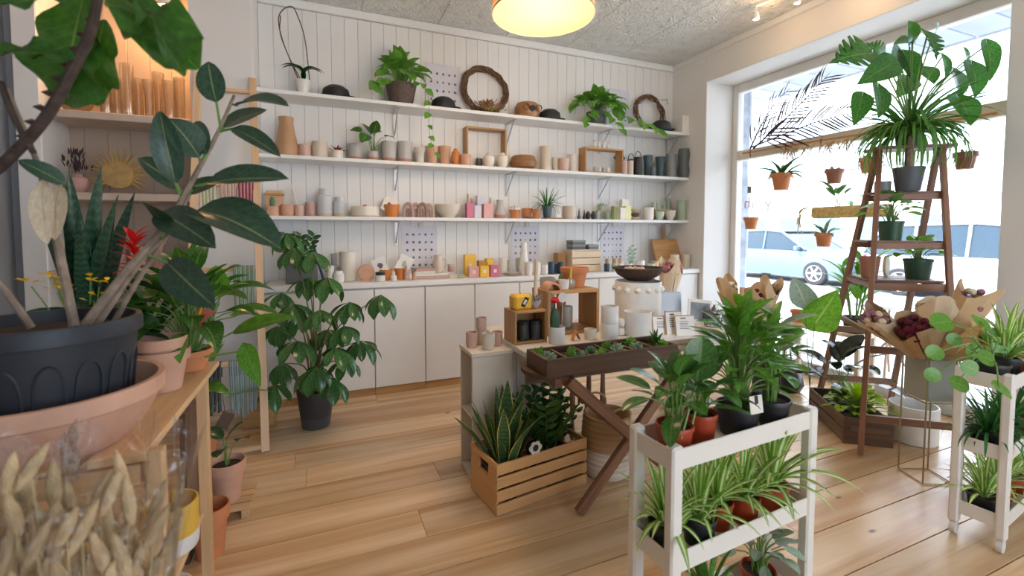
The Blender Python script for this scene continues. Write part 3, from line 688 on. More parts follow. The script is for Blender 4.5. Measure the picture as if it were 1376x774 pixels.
# ================================================================ GOODS ON THE WALL SHELVES AND WORKTOP
C = {}
def col(n, c, r=.4, **k): C[n] = plain('glaze_' + n, c, r, **k); return C[n]
for n, c in dict(copper=(.50, .29, .15), pinkclay=(.62, .42, .34), cream=(.76, .70, .60), beige=(.66, .56, .45), white=(.80, .78, .74), greyglaze=(.46, .45, .44), teal=(.05, .10, .12), black=(.018, .018, .02), slate=(.11, .125, .13), stone=(.24, .25, .25), celadon=(.36, .46, .34), mint=(.50, .62, .50), orange=(.68, .24, .06), yellow=(.85, .52, .05), magenta=(.62, .16, .26), pink=(.74, .40, .38), navy=(.03, .06, .10), olive=(.40, .45, .22), rose=(.55, .33, .29), paper=(.80, .76, .68), glassgreen=(.30, .42, .30), lilac=(.66, .64, .72), sheet=(.66, .65, .71), amber=(.5, .25, .05)).items(): col(n, c)
col('spot', (.70, .69, .67)); C['spot'] = speckle('spotted_glaze', (.62, .62, .62), (.35, .37, .42), .35, 55, .16)
C['speck'] = speckle('cream_speckle', (.74, .69, .60), (.45, .38, .30), .4, 120, .1); C['terra'] = TERRA; C['terrap'] = TERRAP; C['soil'] = SOIL
C['two'] = twotone('grey_over_clay', (.50, .47, .45), (.48, .24, .15), .038); C['drip'] = twotone('spot_over_sand', (.58, .60, .62), (.60, .50, .36), .03); C['wood'] = wood('turned_wood', (.30, .14, .06), (.44, .23, .10), 0, .35)
PR = {   # profiles: (radius, height) as fractions
 'cup': [(.80, 0), (.90, .06), (1, .35), (1, 1)], 'tumbler': [(.86, 0), (.92, .05), (1, .98), (.98, 1)], 'taper': [(.72, 0), (.76, .04), (1, 1)],
 'bottle': [(.92, 0), (1, .06), (1, .22), (.66, .74), (.60, .86), (.64, 1)], 'round': [(.5, 0), (.82, .16), (1, .48), (.86, .78), (.42, .92), (.46, 1)],
 'bowl': [(.42, 0), (.5, .08), (.86, .5), (1, 1)], 'low': [(.9, 0), (1, .12), (1, .85), (.96, 1)], 'flare': [(.72, 0), (.70, .12), (.74, .6), (1, .98), (.98, 1)],
 'tallcyl': [(.95, 0), (1, .03), (1, .97), (.97, 1)], 'bumpy': [(.78, 0), (.96, .14), (.78, .36), (1, .58), (.76, .8), (.86, 1)], 'wavy': [(.8, 0), (1, .2), (.84, .5), (1, .78), (.86, 1)],
 'neck': [(.9, 0), (1, .05), (1, .52), (.58, .6), (.55, .92), (.62, 1)], 'waist': [(1, 0), (1, .05), (.78, .5), (.96, 1)], 'jar': [(.9, 0), (1, .06), (1, .74), (.8, .78), (.8, .8)], 'vasefl': [(.5, 0), (.5, .3), (.62, .6), (1, 1)],
 'oval': [(.5, 0), (.86, .2), (1, .52), (.88, .88), (.78, 1)], 'pitcher': [(.8, 0), (1, .3), (.95, .55), (.66, .82), (.75, 1)],
}
def vprof(kind, r, h):
    o = [(a * r, b * h) for a, b in PR[kind]]; w = min(.006, r * .14)
    return [(.001, 0)] + o + [(max(.002, o[-1][0] - w), h)] + [(max(.002, a - w), max(h * .12, b)) for a, b in o[::-1][1:] if b > h * .14] + [(max(.002, o[0][0] - w), h * .12), (.001, h * .12)]
def vessel(kind, r, h, mat, loc, name, label, cat, group=None, parent=None, seg=20):
    o = lathe(name, vprof(kind, r, h), mat, parent, loc, seg)
    if label: tag(o, label, cat, group)
    return o
def spot_on(k, px, off=.14):
    """place on shelf k below pixel column px; off = distance behind the shelf's front edge"""
    Y = (YFR + off) if k < 4 else (3.80 + off)
    p = ony(px, 310, Y); return Vector((p.x, Y, SH[k] + .0008))
def top_h(k, px, py, off):
    p = spot_on(k, px, off); return max(.015, ony(px, py, p.y).z - p.z)
def V(k, px, wpx, ytop, kind, m, name, label, cat, off=.14, group=None):
    p = spot_on(k, px, off); r = wpx / 2 * mpp(p) ; return vessel(kind, r, top_h(k, px, ytop, off), C[m], p, name, label, cat, group)
def B(k, px, wpx, ytop, m, name, label, cat, off=.14, d=.06, group=None, b=.003, rz=0):
    p = spot_on(k, px, off); h = top_h(k, px, ytop, off)
    o = box(name, (wpx * mpp(p), d, h), (p.x, p.y, p.z + h / 2), C[m] if isinstance(m, str) else m, None, (0, 0, rz), b); return tag(o, label, cat, group)
# ---- shelf 2 (middle)
V(2, 388, 29, 158, 'bottle', 'copper', 'tall_vase', 'tall tan tapered bottle vase on the middle shelf', 'vase')
V(2, 412, 17, 195, 'cup', 'pinkclay', 'clay_cup', 'small pinkish clay cup beside the tan bottle vase', 'cup')
V(2, 432, 20, 191, 'low', 'beige', 'lidded_pot', 'squat beige pot with a rim beside the red succulent', 'pot')
t = potted('potted_succulent', 'red leaved succulent in a cream pot on the middle shelf', spot_on(2, 455), 'cyl', .048, .075, C['cream'])
blades(t, 16, (.05, .08), leafm('leaf_red_succulent', (.16, .03, .03), (.30, .08, .05), ribw=0, veins=0, trans=.05), 'lance', (20, 85), random.Random(3), .02, bends=(.2,))
V(2, 480, 21, 194, 'tumbler', 'two', 'two_tone_cup', 'grey cup with clay base behind the trailing philodendron', 'cup', off=.2, group='grey cups with bare clay bases')
t = potted('potted_philodendron', 'small philodendron in a grey and clay cup', spot_on(2, 503), 'cyl', .047, .085, C['two'])
bush(t, 9, .2, .19, (.09, .13), G['dieff'], 'heart', random.Random(8), droop=.9)
V(2, 524, 20, 191, 'tumbler', 'two', 'two_tone_cup', 'taller grey cup with bare clay base under the hanging vine', 'cup', group='grey cups with bare clay bases')
V(2, 545, 20, 191, 'tumbler', 'two', 'two_tone_cup', 'grey glazed cup next to the small terracotta pots', 'cup', group='grey cups with bare clay bases')
V(2, 565, 16, 199, 'flare', 'cream', 'small_pot', 'small cream pot beside the peach flared pots', 'pot')
V(2, 581, 18, 197, 'flare', 'terrap', 'small_pot', 'peach clay flared pot next to the cream pot', 'pot')
V(2, 598, 18, 197, 'flare', 'terrap', 'small_pot', 'peach clay flared pot holding the lime vine tip', 'pot')
V(2, 613, 12, 200, 'round', 'orange', 'bud_vase', 'tiny orange clay bud vase before the wooden frame', 'vase', off=.1)
V(2, 626, 15, 208, 'cup', 'terrap', 'clay_cup', 'low peach clay cup at the foot of the wooden frame', 'cup', off=.06)
def frame_box(name, label, k, px0, px1, ytop, depth_, w='oak', off=.14, th=.018, cat='display box', zbase=None):
    a = spot_on(k, px0, off); c = spot_on(k, px1, off); W = c.x - a.x; h = top_h(k, (px0 + px1) / 2, ytop, off)
    t = thing(name, label, cat, (a.x + W / 2, a.y, a.z))
    wbox('side', (th, depth_, h), (-W / 2 + th / 2, 0, h / 2), w, t); wbox('side', (th, depth_, h), (W / 2 - th / 2, 0, h / 2), w, t)
    wbox('top', (W - 2 * th - .0006, depth_, th), (0, 0, h - th / 2), w, t); wbox('base', (W - 2 * th - .0006, depth_, th), (0, 0, th / 2), w, t)
    return t, a.x + W / 2, a.y, a.z, W, h
t, fx, fy, fz, fW, fh = frame_box('display_box', 'open wooden display frame behind the round cream vases', 2, 625, 678, 173, .12, off=.2)
vessel('cup', .032, .075, C['slate'], (fx - .06, fy - .005, fz + .019), 'votive', 'dark ribbed votive inside the open wooden frame', 'candle holder')
V(2, 657, 16, 206, 'round', 'cream', 'round_vase', 'round cream bud vase before the wooden frame', 'vase', off=.06, group='round cream bud vases')
V(2, 675, 16, 206, 'round', 'cream', 'round_vase', 'round cream bud vase next to the turned wooden bowl', 'vase', off=.06, group='round cream bud vases')
V(2, 703, 37, 210, 'oval', 'wood', 'wooden_bowl', 'wide turned brown wooden bowl on the middle shelf', 'bowl')
V(2, 733, 18, 197, 'waist', 'beige', 'waisted_vase', 'tall waisted beige vase beside the wooden bowl', 'vase')
V(2, 747, 11, 212, 'cup', 'cream', 'clay_cup', 'small cream cup by the waisted beige vase', 'cup', off=.16)
V(2, 757, 15, 213, 'cup', 'pinkclay', 'clay_cup', 'pale pink cup before the cream bowl', 'cup', off=.08)
V(2, 769, 16, 208, 'taper', 'cream', 'bowl', 'cream cup bowl beside the small wooden riser', 'bowl', off=.17)
t, fx, fy, fz, fW, fh = frame_box('display_box', 'small wooden riser box with white bottles on top', 2, 781, 832, 200, .13, off=.12)
nm = ['next to the hanging pothos leaf', 'second from the pothos side', 'third from the pothos side', 'nearest the black watering can']
for i in range(4):
    o = vessel('neck', .021, .07, C['white'], (fx - .085 + i * .057, fy, fz + fh + .001), 'dropper_bottle', 'little white bottle on the small riser, ' + nm[i], 'bottle', 'white bottles on the small riser')
    lathe('cap', [(.011, .07), (.011, .085), (.001, .087)], C['beige'], o, seg=10)
    vessel('cup', .02, .05, C['white' if i % 2 else 'greyglaze'], (fx - .08 + i * .052, fy - .01, fz + .019), 'tiny_cup', 'tiny glazed cup inside the small riser, ' + nm[i], 'cup', 'tiny cups inside the small riser')
V(2, 838, 8, 216, 'tallcyl', 'pinkclay', 'bud_vase', 'slim pinkish cylinder vase by the black can', 'vase', off=.06)
V(2, 846, 8, 216, 'tallcyl', 'beige', 'bud_vase', 'slim beige cylinder vase by the black can', 'vase', off=.06)
p = spot_on(2, 834, .22); t = thing('cutlery_holder', 'black pot with dark wooden spoons behind slim vases', 'utensils', p)
lathe('pot', vprof('cup', .03, .11), C['black'], t)
for a in (-.35, -.15, .12):
    tube('spoon', [(a * .03, 0, .02), (a * .22, 0, .19)], .004, C['black'], t); lathe('spoon_bowl', [(.001, -.025), (.016, 0), (.001, .025)], C['black'], t, (a * .245, 0, .205), 10)
for px, nb in ((847, 'beside the spoons'), (856, 'beside the teal vase')):
    t = thing('watering_can', 'tall black can with a loop handle ' + nb, 'can', spot_on(2, px, .2 if px < 855 else .09), group='tall black loop-handled cans')
    h = .19 if px < 855 else .20; lathe('body', vprof('tallcyl', .046, h), C['black'], t)
    tube('handle', spline([(-.04, 0, h - .005), (-.032, 0, h + .04), (0, 0, h + .065), (.032, 0, h + .04), (.04, 0, h - .005)], 5), .004, C['black'], t)
V(2, 869, 13, 209, 'flare', 'teal', 'dark_vase', 'dark teal flared vase behind the tiny teal cup', 'vase', off=.16)
V(2, 876, 7, 223, 'cup', 'slate', 'tiny_cup', 'tiny dark cup before the teal vases', 'cup', off=.05)
V(2, 886, 14, 211, 'flare', 'teal', 'dark_vase', 'dark teal flared vase beside the bumpy grey vase', 'vase')
V(2, 900, 16, 207, 'bumpy', 'stone', 'bumpy_vase', 'bumpy grey stoneware vase', 'vase', off=.10)
V(2, 917, 16, 200, 'wavy', 'slate', 'wavy_vase', 'largest wavy slate vase at the end of the middle shelf', 'vase', off=.045)
# ---- shelf 3 (lower)
t = thing('cork_board', 'small brown board leaning behind the cactus cups', 'board', spot_on(3, 370, .22)); wbox('board', (.13, .012, .21), (0, 0, .105), 'beech', t); wbox('rail', (.15, .02, .02), (0, -.012, .18), 'oak', t)
t = potted('potted_cactus', 'small cactus in a peach cup before the brown board', spot_on(3, 367, .1), 'cyl', .043, .075, TERRAP)
lathe('cactus', [(.001, .05), (.018, .06), (.02, .12), (.012, .15), (.001, .155)], plain('cactus_green', (.12, .22, .10), .6), t, seg=9)
V(3, 387, 17, 275, 'cup', 'terrap', 'clay_cup', 'peach clay cup beside the small cactus', 'cup')
V(3, 403, 13, 276, 'cup', 'pinkclay', 'clay_cup', 'dusty pink cup with a white taper leaning in it', 'cup')
pp = spot_on(3, 403); tag(tube('paper_roll', [(pp.x, pp.y, pp.z + .012), (pp.x - .06, pp.y + .05, pp.z + .27)], .012, C['white'], r2=.004), 'white paper taper leaning out of the pink cup', 'paper roll')
V(3, 418, 13, 272, 'cup', 'rose', 'clay_cup', 'dusty rose cup beside the spotted vase', 'cup')
V(3, 437, 20, 254, 'jar', 'drip', 'spotted_vase', 'tall spotted grey vase with sandy base', 'vase')
V(3, 457, 17, 265, 'jar', 'drip', 'spotted_vase', 'shorter stepped spotted vase', 'vase')
p = spot_on(3, 457); tag(lathe('small_bowl', [(a, b + .105) for a, b in [(.001, 0), (.025, .001), (.028, .03), (.022, .03), (.001, .028)]], C['drip'], None, p), 'small spotted stopper stacked on the shorter spotted vase', 'stopper')
p = spot_on(3, 491); t = thing('covered_dish', 'wide cream covered dish on the lower shelf', 'dish', p); lathe('body', vprof('low', .118, .085), C['cream'], t, seg=32); lathe('lid', [(.001, .075), (.112, .075), (.112, .088), (.03, .093), (.001, .094)], C['cream'], t, seg=32); lathe('knob', [(.016, .092), (.018, .104), (.001, .108)], C['wood'], t, seg=10)
V(3, 527, 21, 275, 'taper', 'orange', 'clay_pot', 'orange pot holding a printed card on the lower shelf', 'pot')
def card(name, label, loc, w, h, rot, mark='dark', mat=None, cat='card', group=None):
    t = thing(name, label, cat, loc, group=group); t.rotation_euler = rot
    box('sheet', (w, .003, h), (0, 0, h / 2), mat or C['paper'], t, b=.0005)
    m = MB(); rg = random.Random(int(w * 1e4 + h * 1e5))
    if mark == 'grid':
        for i in range(5):
            for j in range(5):
                cx, cz = (i - 2) * w * .17, h * (.12 + .17 * j); s = w * .045
                k = rg.randint(3, 7); v = [(cx + s * rg.uniform(.5, 1.1) * math.cos(2 * PI * q / k), -.0026, cz + s * rg.uniform(.5, 1.1) * math.sin(2 * PI * q / k)) for q in range(k)]
                m.add((v, [list(range(k))]))
    elif mark == 'lines':
        for j in range(5): m.add(([(-w * .3, -.0026, h * (.35 + .09 * j)), (w * rg.uniform(.1, .32), -.0026, h * (.35 + .09 * j)), (w * .1, -.0026, h * (.38 + .09 * j)), (-w * .3, -.0026, h * (.38 + .09 * j))], [[0, 1, 2, 3]]))
        m.add(boxd(w * .3, .0005, h * .06, .0001, (-w * .1, -.0022, h * .9)))
    else:
        k = 9; m.add(([(w * .28 * math.cos(2 * PI * q / k) * rg.uniform(.5, 1), -.0026, h * .5 + h * .25 * math.sin(2 * PI * q / k) * rg.uniform(.5, 1)) for q in range(k)], [list(range(k))]))
    ob('print', m.mesh(smooth=False), plain('print_ink_dark', (.12, .10, .14), .6) if mark != 'sage' else C['celadon'], t)
    return t
p = spot_on(3, 523, .14); card('greeting_card', 'printed card stuck tilted in the orange pot', (p.x - .02, p.y, p.z + .05), .12, .13, (-.2, .45, 0), 'blob')
PKN = [plain('arch_mauve', (.52, .33, .31), .6), plain('arch_rose', (.60, .40, .36), .6), plain('arch_brown', (.35, .22, .2), .6), plain('arch_sand', (.62, .5, .38), .6)]
for i, px in enumerate((549, 559, 568, 577)):
    p = spot_on(3, px, .09 + .09 * (i % 2)); n = ('mauve', 'rose', 'brown', 'sandy')[i]
    t = thing('clay_arch', '%s clay arch ornament in the row by the cream bowl' % n, 'ornament', p, -.35); t.scale = (1.2, 1.2, 1.2); h = .10
    tube('arch', [(-.03, 0, .0)] + spline([(-.03, 0, .003), (-.03, 0, h * .6), (-.018, 0, h * .9), (0, 0, h), (.018, 0, h * .9), (.03, 0, h * .6), (.03, 0, .003)], 4) + [(.03, 0, 0)], .013, PKN[i], t, 8)
    tube('inner_arch', spline([(-.01, 0, .002), (-.01, 0, h * .5), (0, 0, h * .62), (.01, 0, h * .5), (.01, 0, .002)], 4), .007, PKN[(i + 2) % 4], t, 6)
V(3, 603, 37, 275, 'bowl', 'speck', 'cream_bowl', 'wide cream speckled bowl on the lower shelf', 'bowl')
for i, (px, yt, m1, nb) in enumerate(((631, 273, 'magenta', 'beside the cream bowl'), (641, 276, 'lilac', 'between the two pink boxes'), (655, 274, 'pink', 'before the white bottle vase'), (645, 263, 'lilac', 'stacked behind the pink boxes'))):
    B(3, px, 10 if i != 2 else 13, yt, m1, 'soap_box', 'small %s gift box %s' % (('magenta', 'white', 'pink', 'lilac')[i], nb), 'box', off=.06 if i < 3 else .14)
for i, (px, yt) in enumerate(((629, 262), (634, 268), (659, 267))):
    p = spot_on(3, px, .17); t = thing('oil_bottle', 'little rose oil bottle with cork %s' % ('beside the cream bowl', 'behind the magenta box', 'behind the pink box')[i], 'bottle', p); h = top_h(3, px, yt, .17); lathe('glass', vprof('neck', .019, h), C['rose'], t, seg=12); lathe('cork', [(.011, h - .005), (.012, h + .014), (.001, h + .014)], C['beige'], t, seg=8)
V(3, 672, 15, 269, 'bottle', 'two', 'bottle_vase', 'white bottle vase with dark base by the terracotta bowl', 'vase')
p = spot_on(3, 692, .13); o = vessel('flare', .062, .085, TERRA, p, 'terracotta_bowl', 'terracotta bowl filled with white air plant sacks', 'pot')
rg = random.Random(4)
for i in range(7):
    a = i * .9; tag(lathe('cotton_sack', [(.001, 0), (.02, .01), (.022, .03), (.008, .05), (.012, .06), (.001, .06)], C['white'], None, (p.x + .034 * math.cos(a) * (i > 0), p.y + .034 * math.sin(a) * (i > 0), p.z + .058 + .012 * (i == 0)), 9), 'white cloth sack in the terracotta bowl', 'sack', 'white sacks in the terracotta bowl')
V(3, 708, 14, 280, 'taper', 'terra', 'clay_pot', 'small terracotta pot behind the wooden tray', 'pot', off=.2, group='small terracotta pots near the fern')
V(3, 720, 11, 281, 'taper', 'terra', 'clay_pot', 'smaller terracotta pot beside the fern tray', 'pot', off=.12, group='small terracotta pots near the fern')
p = spot_on(3, 712, .06); tag(lathe('saucer', vprof('bowl', .055, .02), C['wood'], None, p, 20), 'brown saucer before the small terracotta pots', 'saucer')
p = spot_on(3, 742, .13); tag(wbox('wood_tray', (.19, .12, .012), (p.x, p.y, p.z + .006), 'oak'), 'thin wooden tray under the dark fern pot', 'tray')
t = potted('potted_fern', 'bushy grassy fern in a dark teal pot', (spot_on(3, 735, .09) + Vector((0, 0, .013))), 'taper', .05, .11, C['teal'])
blades(t, 46, (.15, .25), G['fern'], 'strap', (8, 70), random.Random(2), .03, ws=.7)
p = spot_on(3, 751, .05) + Vector((0, 0, .013)); card('care_card', 'white card leaning on the dark fern pot', p, .055, .095, (-.12, 0, 0), 'lines', C['white'])
V(3, 765, 19, 277, 'cup', 'beige', 'clay_cup', 'beige planter cup beside the wooden fern tray', 'cup')
for i, (px, yt, m1) in enumerate(((778, 276, 'slate'), (785, 279, 'black'))):
    p = spot_on(3, px, .1); t = thing('dropper_bottle', 'dark dropper bottle %s' % ('beside the beige cup', 'beside the black spheres')[i], 'bottle', p); h = .07 - .012 * i; lathe('glass', vprof('neck', .017, h), C[m1], t, seg=12); lathe('dropper', [(.008, h), (.008, h + .012), (.005, h + .02), (.004, h + .04), (.001, h + .042)], C['black'], t, seg=8)
for i, px in enumerate((790, 797)): V(3, px, 7, 284, 'round', 'black', 'ink_pot', 'small black round pot %s' % ('beside the dropper bottle', 'beside the green planters')[i], 'pot', off=.1)
vessel('tumbler', .026, .082, C['celadon'], spot_on(3, 803, .155), 'clay_cup', 'slim green cup under the small succulent', 'cup')
vessel('tumbler', .036, .082, C['celadon'], spot_on(3, 816, .155), 'clay_cup', 'sage green cup under the stacked succulent', 'cup')
p = spot_on(3, 810, .13); tag(wbox('wood_tray', (.12, .06, .01), (p.x, p.y + .028, p.z + .0882), 'beech'), 'small wooden slab bridging the green cups', 'slab')
t = potted('potted_succulent', 'little green succulent in a sage cup on the wooden slab', (p.x, p.y + .028, p.z + .0936), 'cyl', .044, .058, C['celadon'])
blades(t, 24, (.03, .05), G['succ'], 'obov', (20, 95), random.Random(7), .04, bends=(.1,))
for i, (px, wpx, yt, off) in enumerate(((826, 8, 277, .1), (835, 9, 279, .05), (842, 9, 277, .05), (838, 11, 268, .14))):
    B(3, px, wpx, yt, ('olive', 'paper', 'yellow', 'paper')[i] if i != 2 else plain('tea_box', (.78, .76, .38), .5), 'tea_box', ('slim green carton by the sage cups', 'cream carton in front of the tall carton', 'pale yellow carton by the wooden bowls', 'tall cream carton behind the yellow one')[i], 'box', off=off)
p = spot_on(3, 853, .12); 
for i, (r, h, m1) in enumerate(((.062, .03, 'beech'), (.05, .045, 'slate'), (.055, .04, 'beech'))):
    tag(lathe('stacked_bowl', vprof('bowl', r, h), C['slate'] if m1 == 'slate' else WOODS['beech'](0), None, (p.x, p.y, p.z + (0, .0305, .076)[i]), 20), ('wide wooden bowl at the foot of the bowl stack', 'dark bowl in the middle of the bowl stack', 'pale wooden bowl topping the bowl stack')[i], 'bowl')
p = spot_on(3, 887, .17); t = thing('riser', 'low wooden riser carrying the green tumblers', 'riser', p)
wbox('top', (.26, .12, .02), (0, 0, .115), 'oak', t); wbox('leg', (.02, .12, .1045), (-.115, 0, .0525), 'oak', t); wbox('leg', (.02, .12, .1045), (.115, 0, .0525), 'oak', t)
for i, dx in enumerate((-.09, -.035, .04)): vessel('tumbler', .026 if i < 2 else .016, .075 if i < 2 else .05, C['mint' if i < 2 else 'celadon'], (p.x + dx, p.y, p.z + .126), 'tumbler', ('mint tumbler on the riser above the white mug', 'mint tumbler on the riser beside another mint one', 'tiny green tumbler on the riser')[i], 'cup')
vessel('vasefl', .034, .125, C['glassgreen'], (p.x + .1, p.y, p.z + .126), 'flared_vase', 'tall flared green glass vase on the riser', 'vase')
V(3, 871, 14, 279, 'cup', 'white', 'mug', 'white mug in front of the wooden riser', 'mug', off=.06)
V(3, 886, 13, 284, 'bowl', 'mint', 'small_bowl', 'mint footed bowl under the wooden riser', 'bowl', off=.05)
V(3, 900, 15, 283, 'bowl', 'speck', 'small_bowl', 'cream small bowl under the wooden riser', 'bowl', off=.05)
V(3, 915, 12, 269, 'tallcyl', 'celadon', 'cylinder_vase', 'green bamboo-like cylinder vase at the shelf end', 'vase', off=.05)
# ---- shelf 1 (top)
t = potted('potted_orchid', 'leafless orchid with long arching stems in a white pot', spot_on(1, 412), 'taper', .062, .125, WHITEC)
for a, L0 in ((.1, .17), (.6, .16), (2.7, .17), (3.4, .18), (4.2, .14), (5.4, .15)):
    leaf(t, leaf_mesh('long', 2.6, .3), (0, 0, .12), (math.cos(a), math.sin(a) * .35, .9), L0 * 1.45, G['dark'], ws=1.5)
for pts in ([(0, 0, .09), (-.12, 0, .35), (-.17, 0, .56), (-.14, 0, .66), (-.07, 0, .70), (-.03, 0, .63), (.02, 0, .45), (.05, 0, .1)], [(-.02, 0, .09), (-.1, .01, .3), (-.16, .01, .48), (-.155, .01, .62)]): tube('flower_stem', spline(pts, 6), .0045, plain('orchid_stem', (.10, .07, .05), .6), t, 6)
def cap(px, off, label, k=1):
    t = thing('baseball_cap', label, 'cap', spot_on(k, px, off)); fab = plain('cap_black', (.013, .013, .016), .6)
    t.scale = (1.25, 1.25, 1.25); ob('crown', mk(*lathed([(.085, .0), (.088, .02), (.08, .055), (.05, .078), (.001, .085)], 20)), fab, t)
    v = []; f = []
    for i in range(11):
        a = -.9 + 1.8 * i / 10
        for q in (.8, 1.35): v.append((.088 * q * math.cos(a) * (1.1 if q > 1 else 1), .088 * q * math.sin(a) * .8, .012 if q < 1 else .004 + .008 * math.cos(a)))
    for i in range(10): f.append([2 * i, 2 * i + 1, 2 * i + 3, 2 * i + 2])
    ob('brim', mk(v + [(x, y, z - .006) for x, y, z in v], f + [[k + 22 for k in q[::-1]] for q in f] + [[0, 2, 24, 22][::-1]] + [[2 * i + 1, 2 * i + 23, 2 * i + 25, 2 * i + 3] for i in range(10)], ang=.4), fab, t); lathe('button', [(.008, .083), (.006, .089), (.001, .09)], fab, t, seg=8)
cap(455, .1, 'black baseball cap beside the orchid pot'); cap(597, .08, 'black baseball cap beside the twig wreath'); cap(738, .08, 'black baseball cap beside the brown carved block'); cap(886, .02, 'black baseball cap under the smaller wreath')
t = potted('hanging_pothos', 'pothos in a brown woven basket pot with a long trailing vine', spot_on(1, 541, .10), 'taper', .135, .17, plain('basket_brown', (.11, .075, .065), .7, .25, 40, bump=.6, bscale=70))
rg = random.Random(11); bush(t, 34, .22, .22, (.10, .15), G['pothos'], 'heart', rg, droop=.6, hmin=.2, amin=PI * .92, amax=PI * 2.08)
for k in range(4): leaf(t, leaf_mesh('long', .7, .3), (.03 * k - .03, 0, .17), (-.25 + .2 * k, -.2, 1), .30 - .05 * k, G['pothos'], (0, -1, .2), 1.2)
vine(t, [(.1, -.1, .18), (.17, -.17, .14), (.2, -.19, .0), (.2, -.19, -.2), (.22, -.19, -.34), (.27, -.19, -.46)], 9, (.06, .085), G['pothos'], rg)
vine(t, [(-.1, -.1, .17), (-.2, -.15, .14), (-.26, -.16, .06)], 5, (.08, .12), G['pothos'], rg)
def wreath(px, off, R, r, n, label, seed):
    rg = random.Random(seed); p = spot_on(1, px, off); t = thing('twig_wreath', label, 'wreath', p); tilt = .16
    for i in range(n):
        ph = rg.uniform(0, 6.28); a0 = rg.uniform(0, r); tw = rg.choice((2, 3, 4)); pts = []
        for k in range(40):
            th = 2 * PI * k / 40; q = ph + tw * th; rr = R + a0 * math.cos(q); z = rr * math.sin(th) + R + r + .004; y = a0 * math.sin(q)
            pts.append((rr * math.cos(th), y + z * tilt * .9, max(.006, z)))
        tube('twig', pts, rg.uniform(.004, .006), TWIG, t, 5, close=True)
    return t, p
t, p = wreath(654, .17, .212, .036, 24, 'large round twig wreath leaning on the wall', 3)
rg = random.Random(9)
tt = thing('dried_moss', 'heap of dried russet moss at the foot of the large wreath', 'dried plant', spot_on(1, 655, .03)); tt['z0'] = 0
foliage(tt, 420, .09, .17, (.025, .05), leafm('moss_dry', (.28, .12, .05), (.45, .24, .10), ribw=0, veins=0, trans=.05, rough=.9), 'lance', rg, 0); foliage(tt, 24, .06, .12, (.04, .06), G['lime'], 'lance', rg, 0, name='green_sprigs')
t, p = wreath(873, .16, .185, .034, 18, 'smaller twig wreath beside the trailing pothos', 6)
t = thing('carved_block', 'carved brown wooden block with a dark knot', 'ornament', spot_on(1, 708, .1)); ob('block', mk(*lathed([(.001, 0), (.10, .0), (.125, .04), (.125, .10), (.10, .14), (.001, .145)], 10)), C['wood'], t); lathe('knot', [(.03, .0), (.028, .02), (.001, .022)], C['black'], t, (0, -.112, .07), 12, (PI / 2, 0, 0))
for s in (-1, 1): lathe('ring', [(.03, .0), (.034, .012), (.03, .024), (.026, .012), (.03, 0)], plain('ring_brown', (.28, .10, .04), .4), t, (s * .065, -.115, .075), 14, (PI / 2, 0, 0))
t = potted('pothos', 'full bright pothos spilling over the top shelf edge', spot_on(1, 800, .10), 'taper', .11, .13, GREYPL)
rg = random.Random(21); bush(t, 66, .17, .30, (.10, .15), G['pothos'], 'heart', rg, droop=1.0, hmin=.15, amin=PI * .95, amax=PI * 2.05)
vine(t, [(.1, -.1, .13), (.25, -.16, .08), (.42, -.2, .02), (.55, -.2, .0), (.68, -.19, -.06)], 8, (.10, .14), G['pothos'], rg); vine(t, [(0, -.1, .12), (.1, -.18, .02), (.18, -.2, -.1)], 4, (.09, .12), G['pothos'], rg); vine(t, [(-.1, -.1, .12), (-.2, -.17, .04), (-.24, -.18, -.06)], 4, (.09, .12), G['pothos'], rg)
B(1, 916, 13, 156, 'white', 'white_box', 'plain white box at the window end of the top shelf', 'box', off=.06, d=.08)
for i, (px, w_, h_, py, lb) in enumerate(((597, 48, 58, 145, 'chart of small dark drawings behind the brown basket pothos'), (828, 36, 42, 162, 'chart of small drawings behind the full pothos'))):
    p = spot_on(1, px, .262); card('wall_chart', lb, p, w_ * mpp(p), top_h(1, px, py - h_, .262), (0, 0, 0), 'grid', C['sheet'], 'poster')
for i, (px, lb) in enumerate(((564, 'over the book stack'), (706, 'over the white bottle'), (823, 'over the wooden box'))):
    p = ony(px, 345, YW - .006); h_ = .42 if i < 1 else .40; w_ = (48, 42, 38)[i] * mpp(p); zt = ony(px, 303, YW).z
    t = card('wall_chart', 'paper chart of small dark drawings hung on the wall ' + lb, (p.x, YW - .004, zt - h_), w_, h_, (0, 0, 0), 'grid', C['sheet'], 'poster')
    box('clip', (.02, .008, .05), (0, -.005, h_ + .005), C['beige'], t)
t = thing('wall_hook', 'small dark metal hook on the wall near the corner', 'hook', (3.68, YW - .001, 2.86)); tube('shank', [(-.05, -.004, 0), (.0, -.004, .0), (0, -.05, 0), (0, -.055, -.06)], .005, tube_hook, t)
# ---- worktop
B(4, 405, 38, 352, 'slate', 'black_planter', 'charcoal rectangular planter behind the floor plant', 'planter', off=.2, d=.18, b=.006)
p = spot_on(4, 400, .2); t = thing('zz_cutting', 'dark leafy cutting standing in the charcoal planter', 'plant', (p.x, p.y, p.z + .15)); t['z0'] = 0
for k in range(4):
    a = -.5 + .3 * k; tube('stem', [(.03 * k - .06, -.0, 0.001), (.03 * k - .06 + .25 * math.sin(a), -.03, .25)], .004, STEMG, t, 5)
    for j in range(8):
        s = (-1) ** j; q = .08 + .02 * j; leaf(t, leaf_mesh('oval', .3, .2), (.03 * k - .06 + q * math.sin(a), -.03 * q / .25, q), (s * .8 + math.sin(a), -.2, .5), .07, G['dark'], (0, -1, .3))
pp = spot_on(4, 432, .18); tag(tube('dark_baton', [(pp.x + .01, pp.y, pp.z + .008), (pp.x - .08, pp.y + .12, pp.z + .36)], .012, C['navy']), 'dark blue stick leaning against the wall', 'stick')
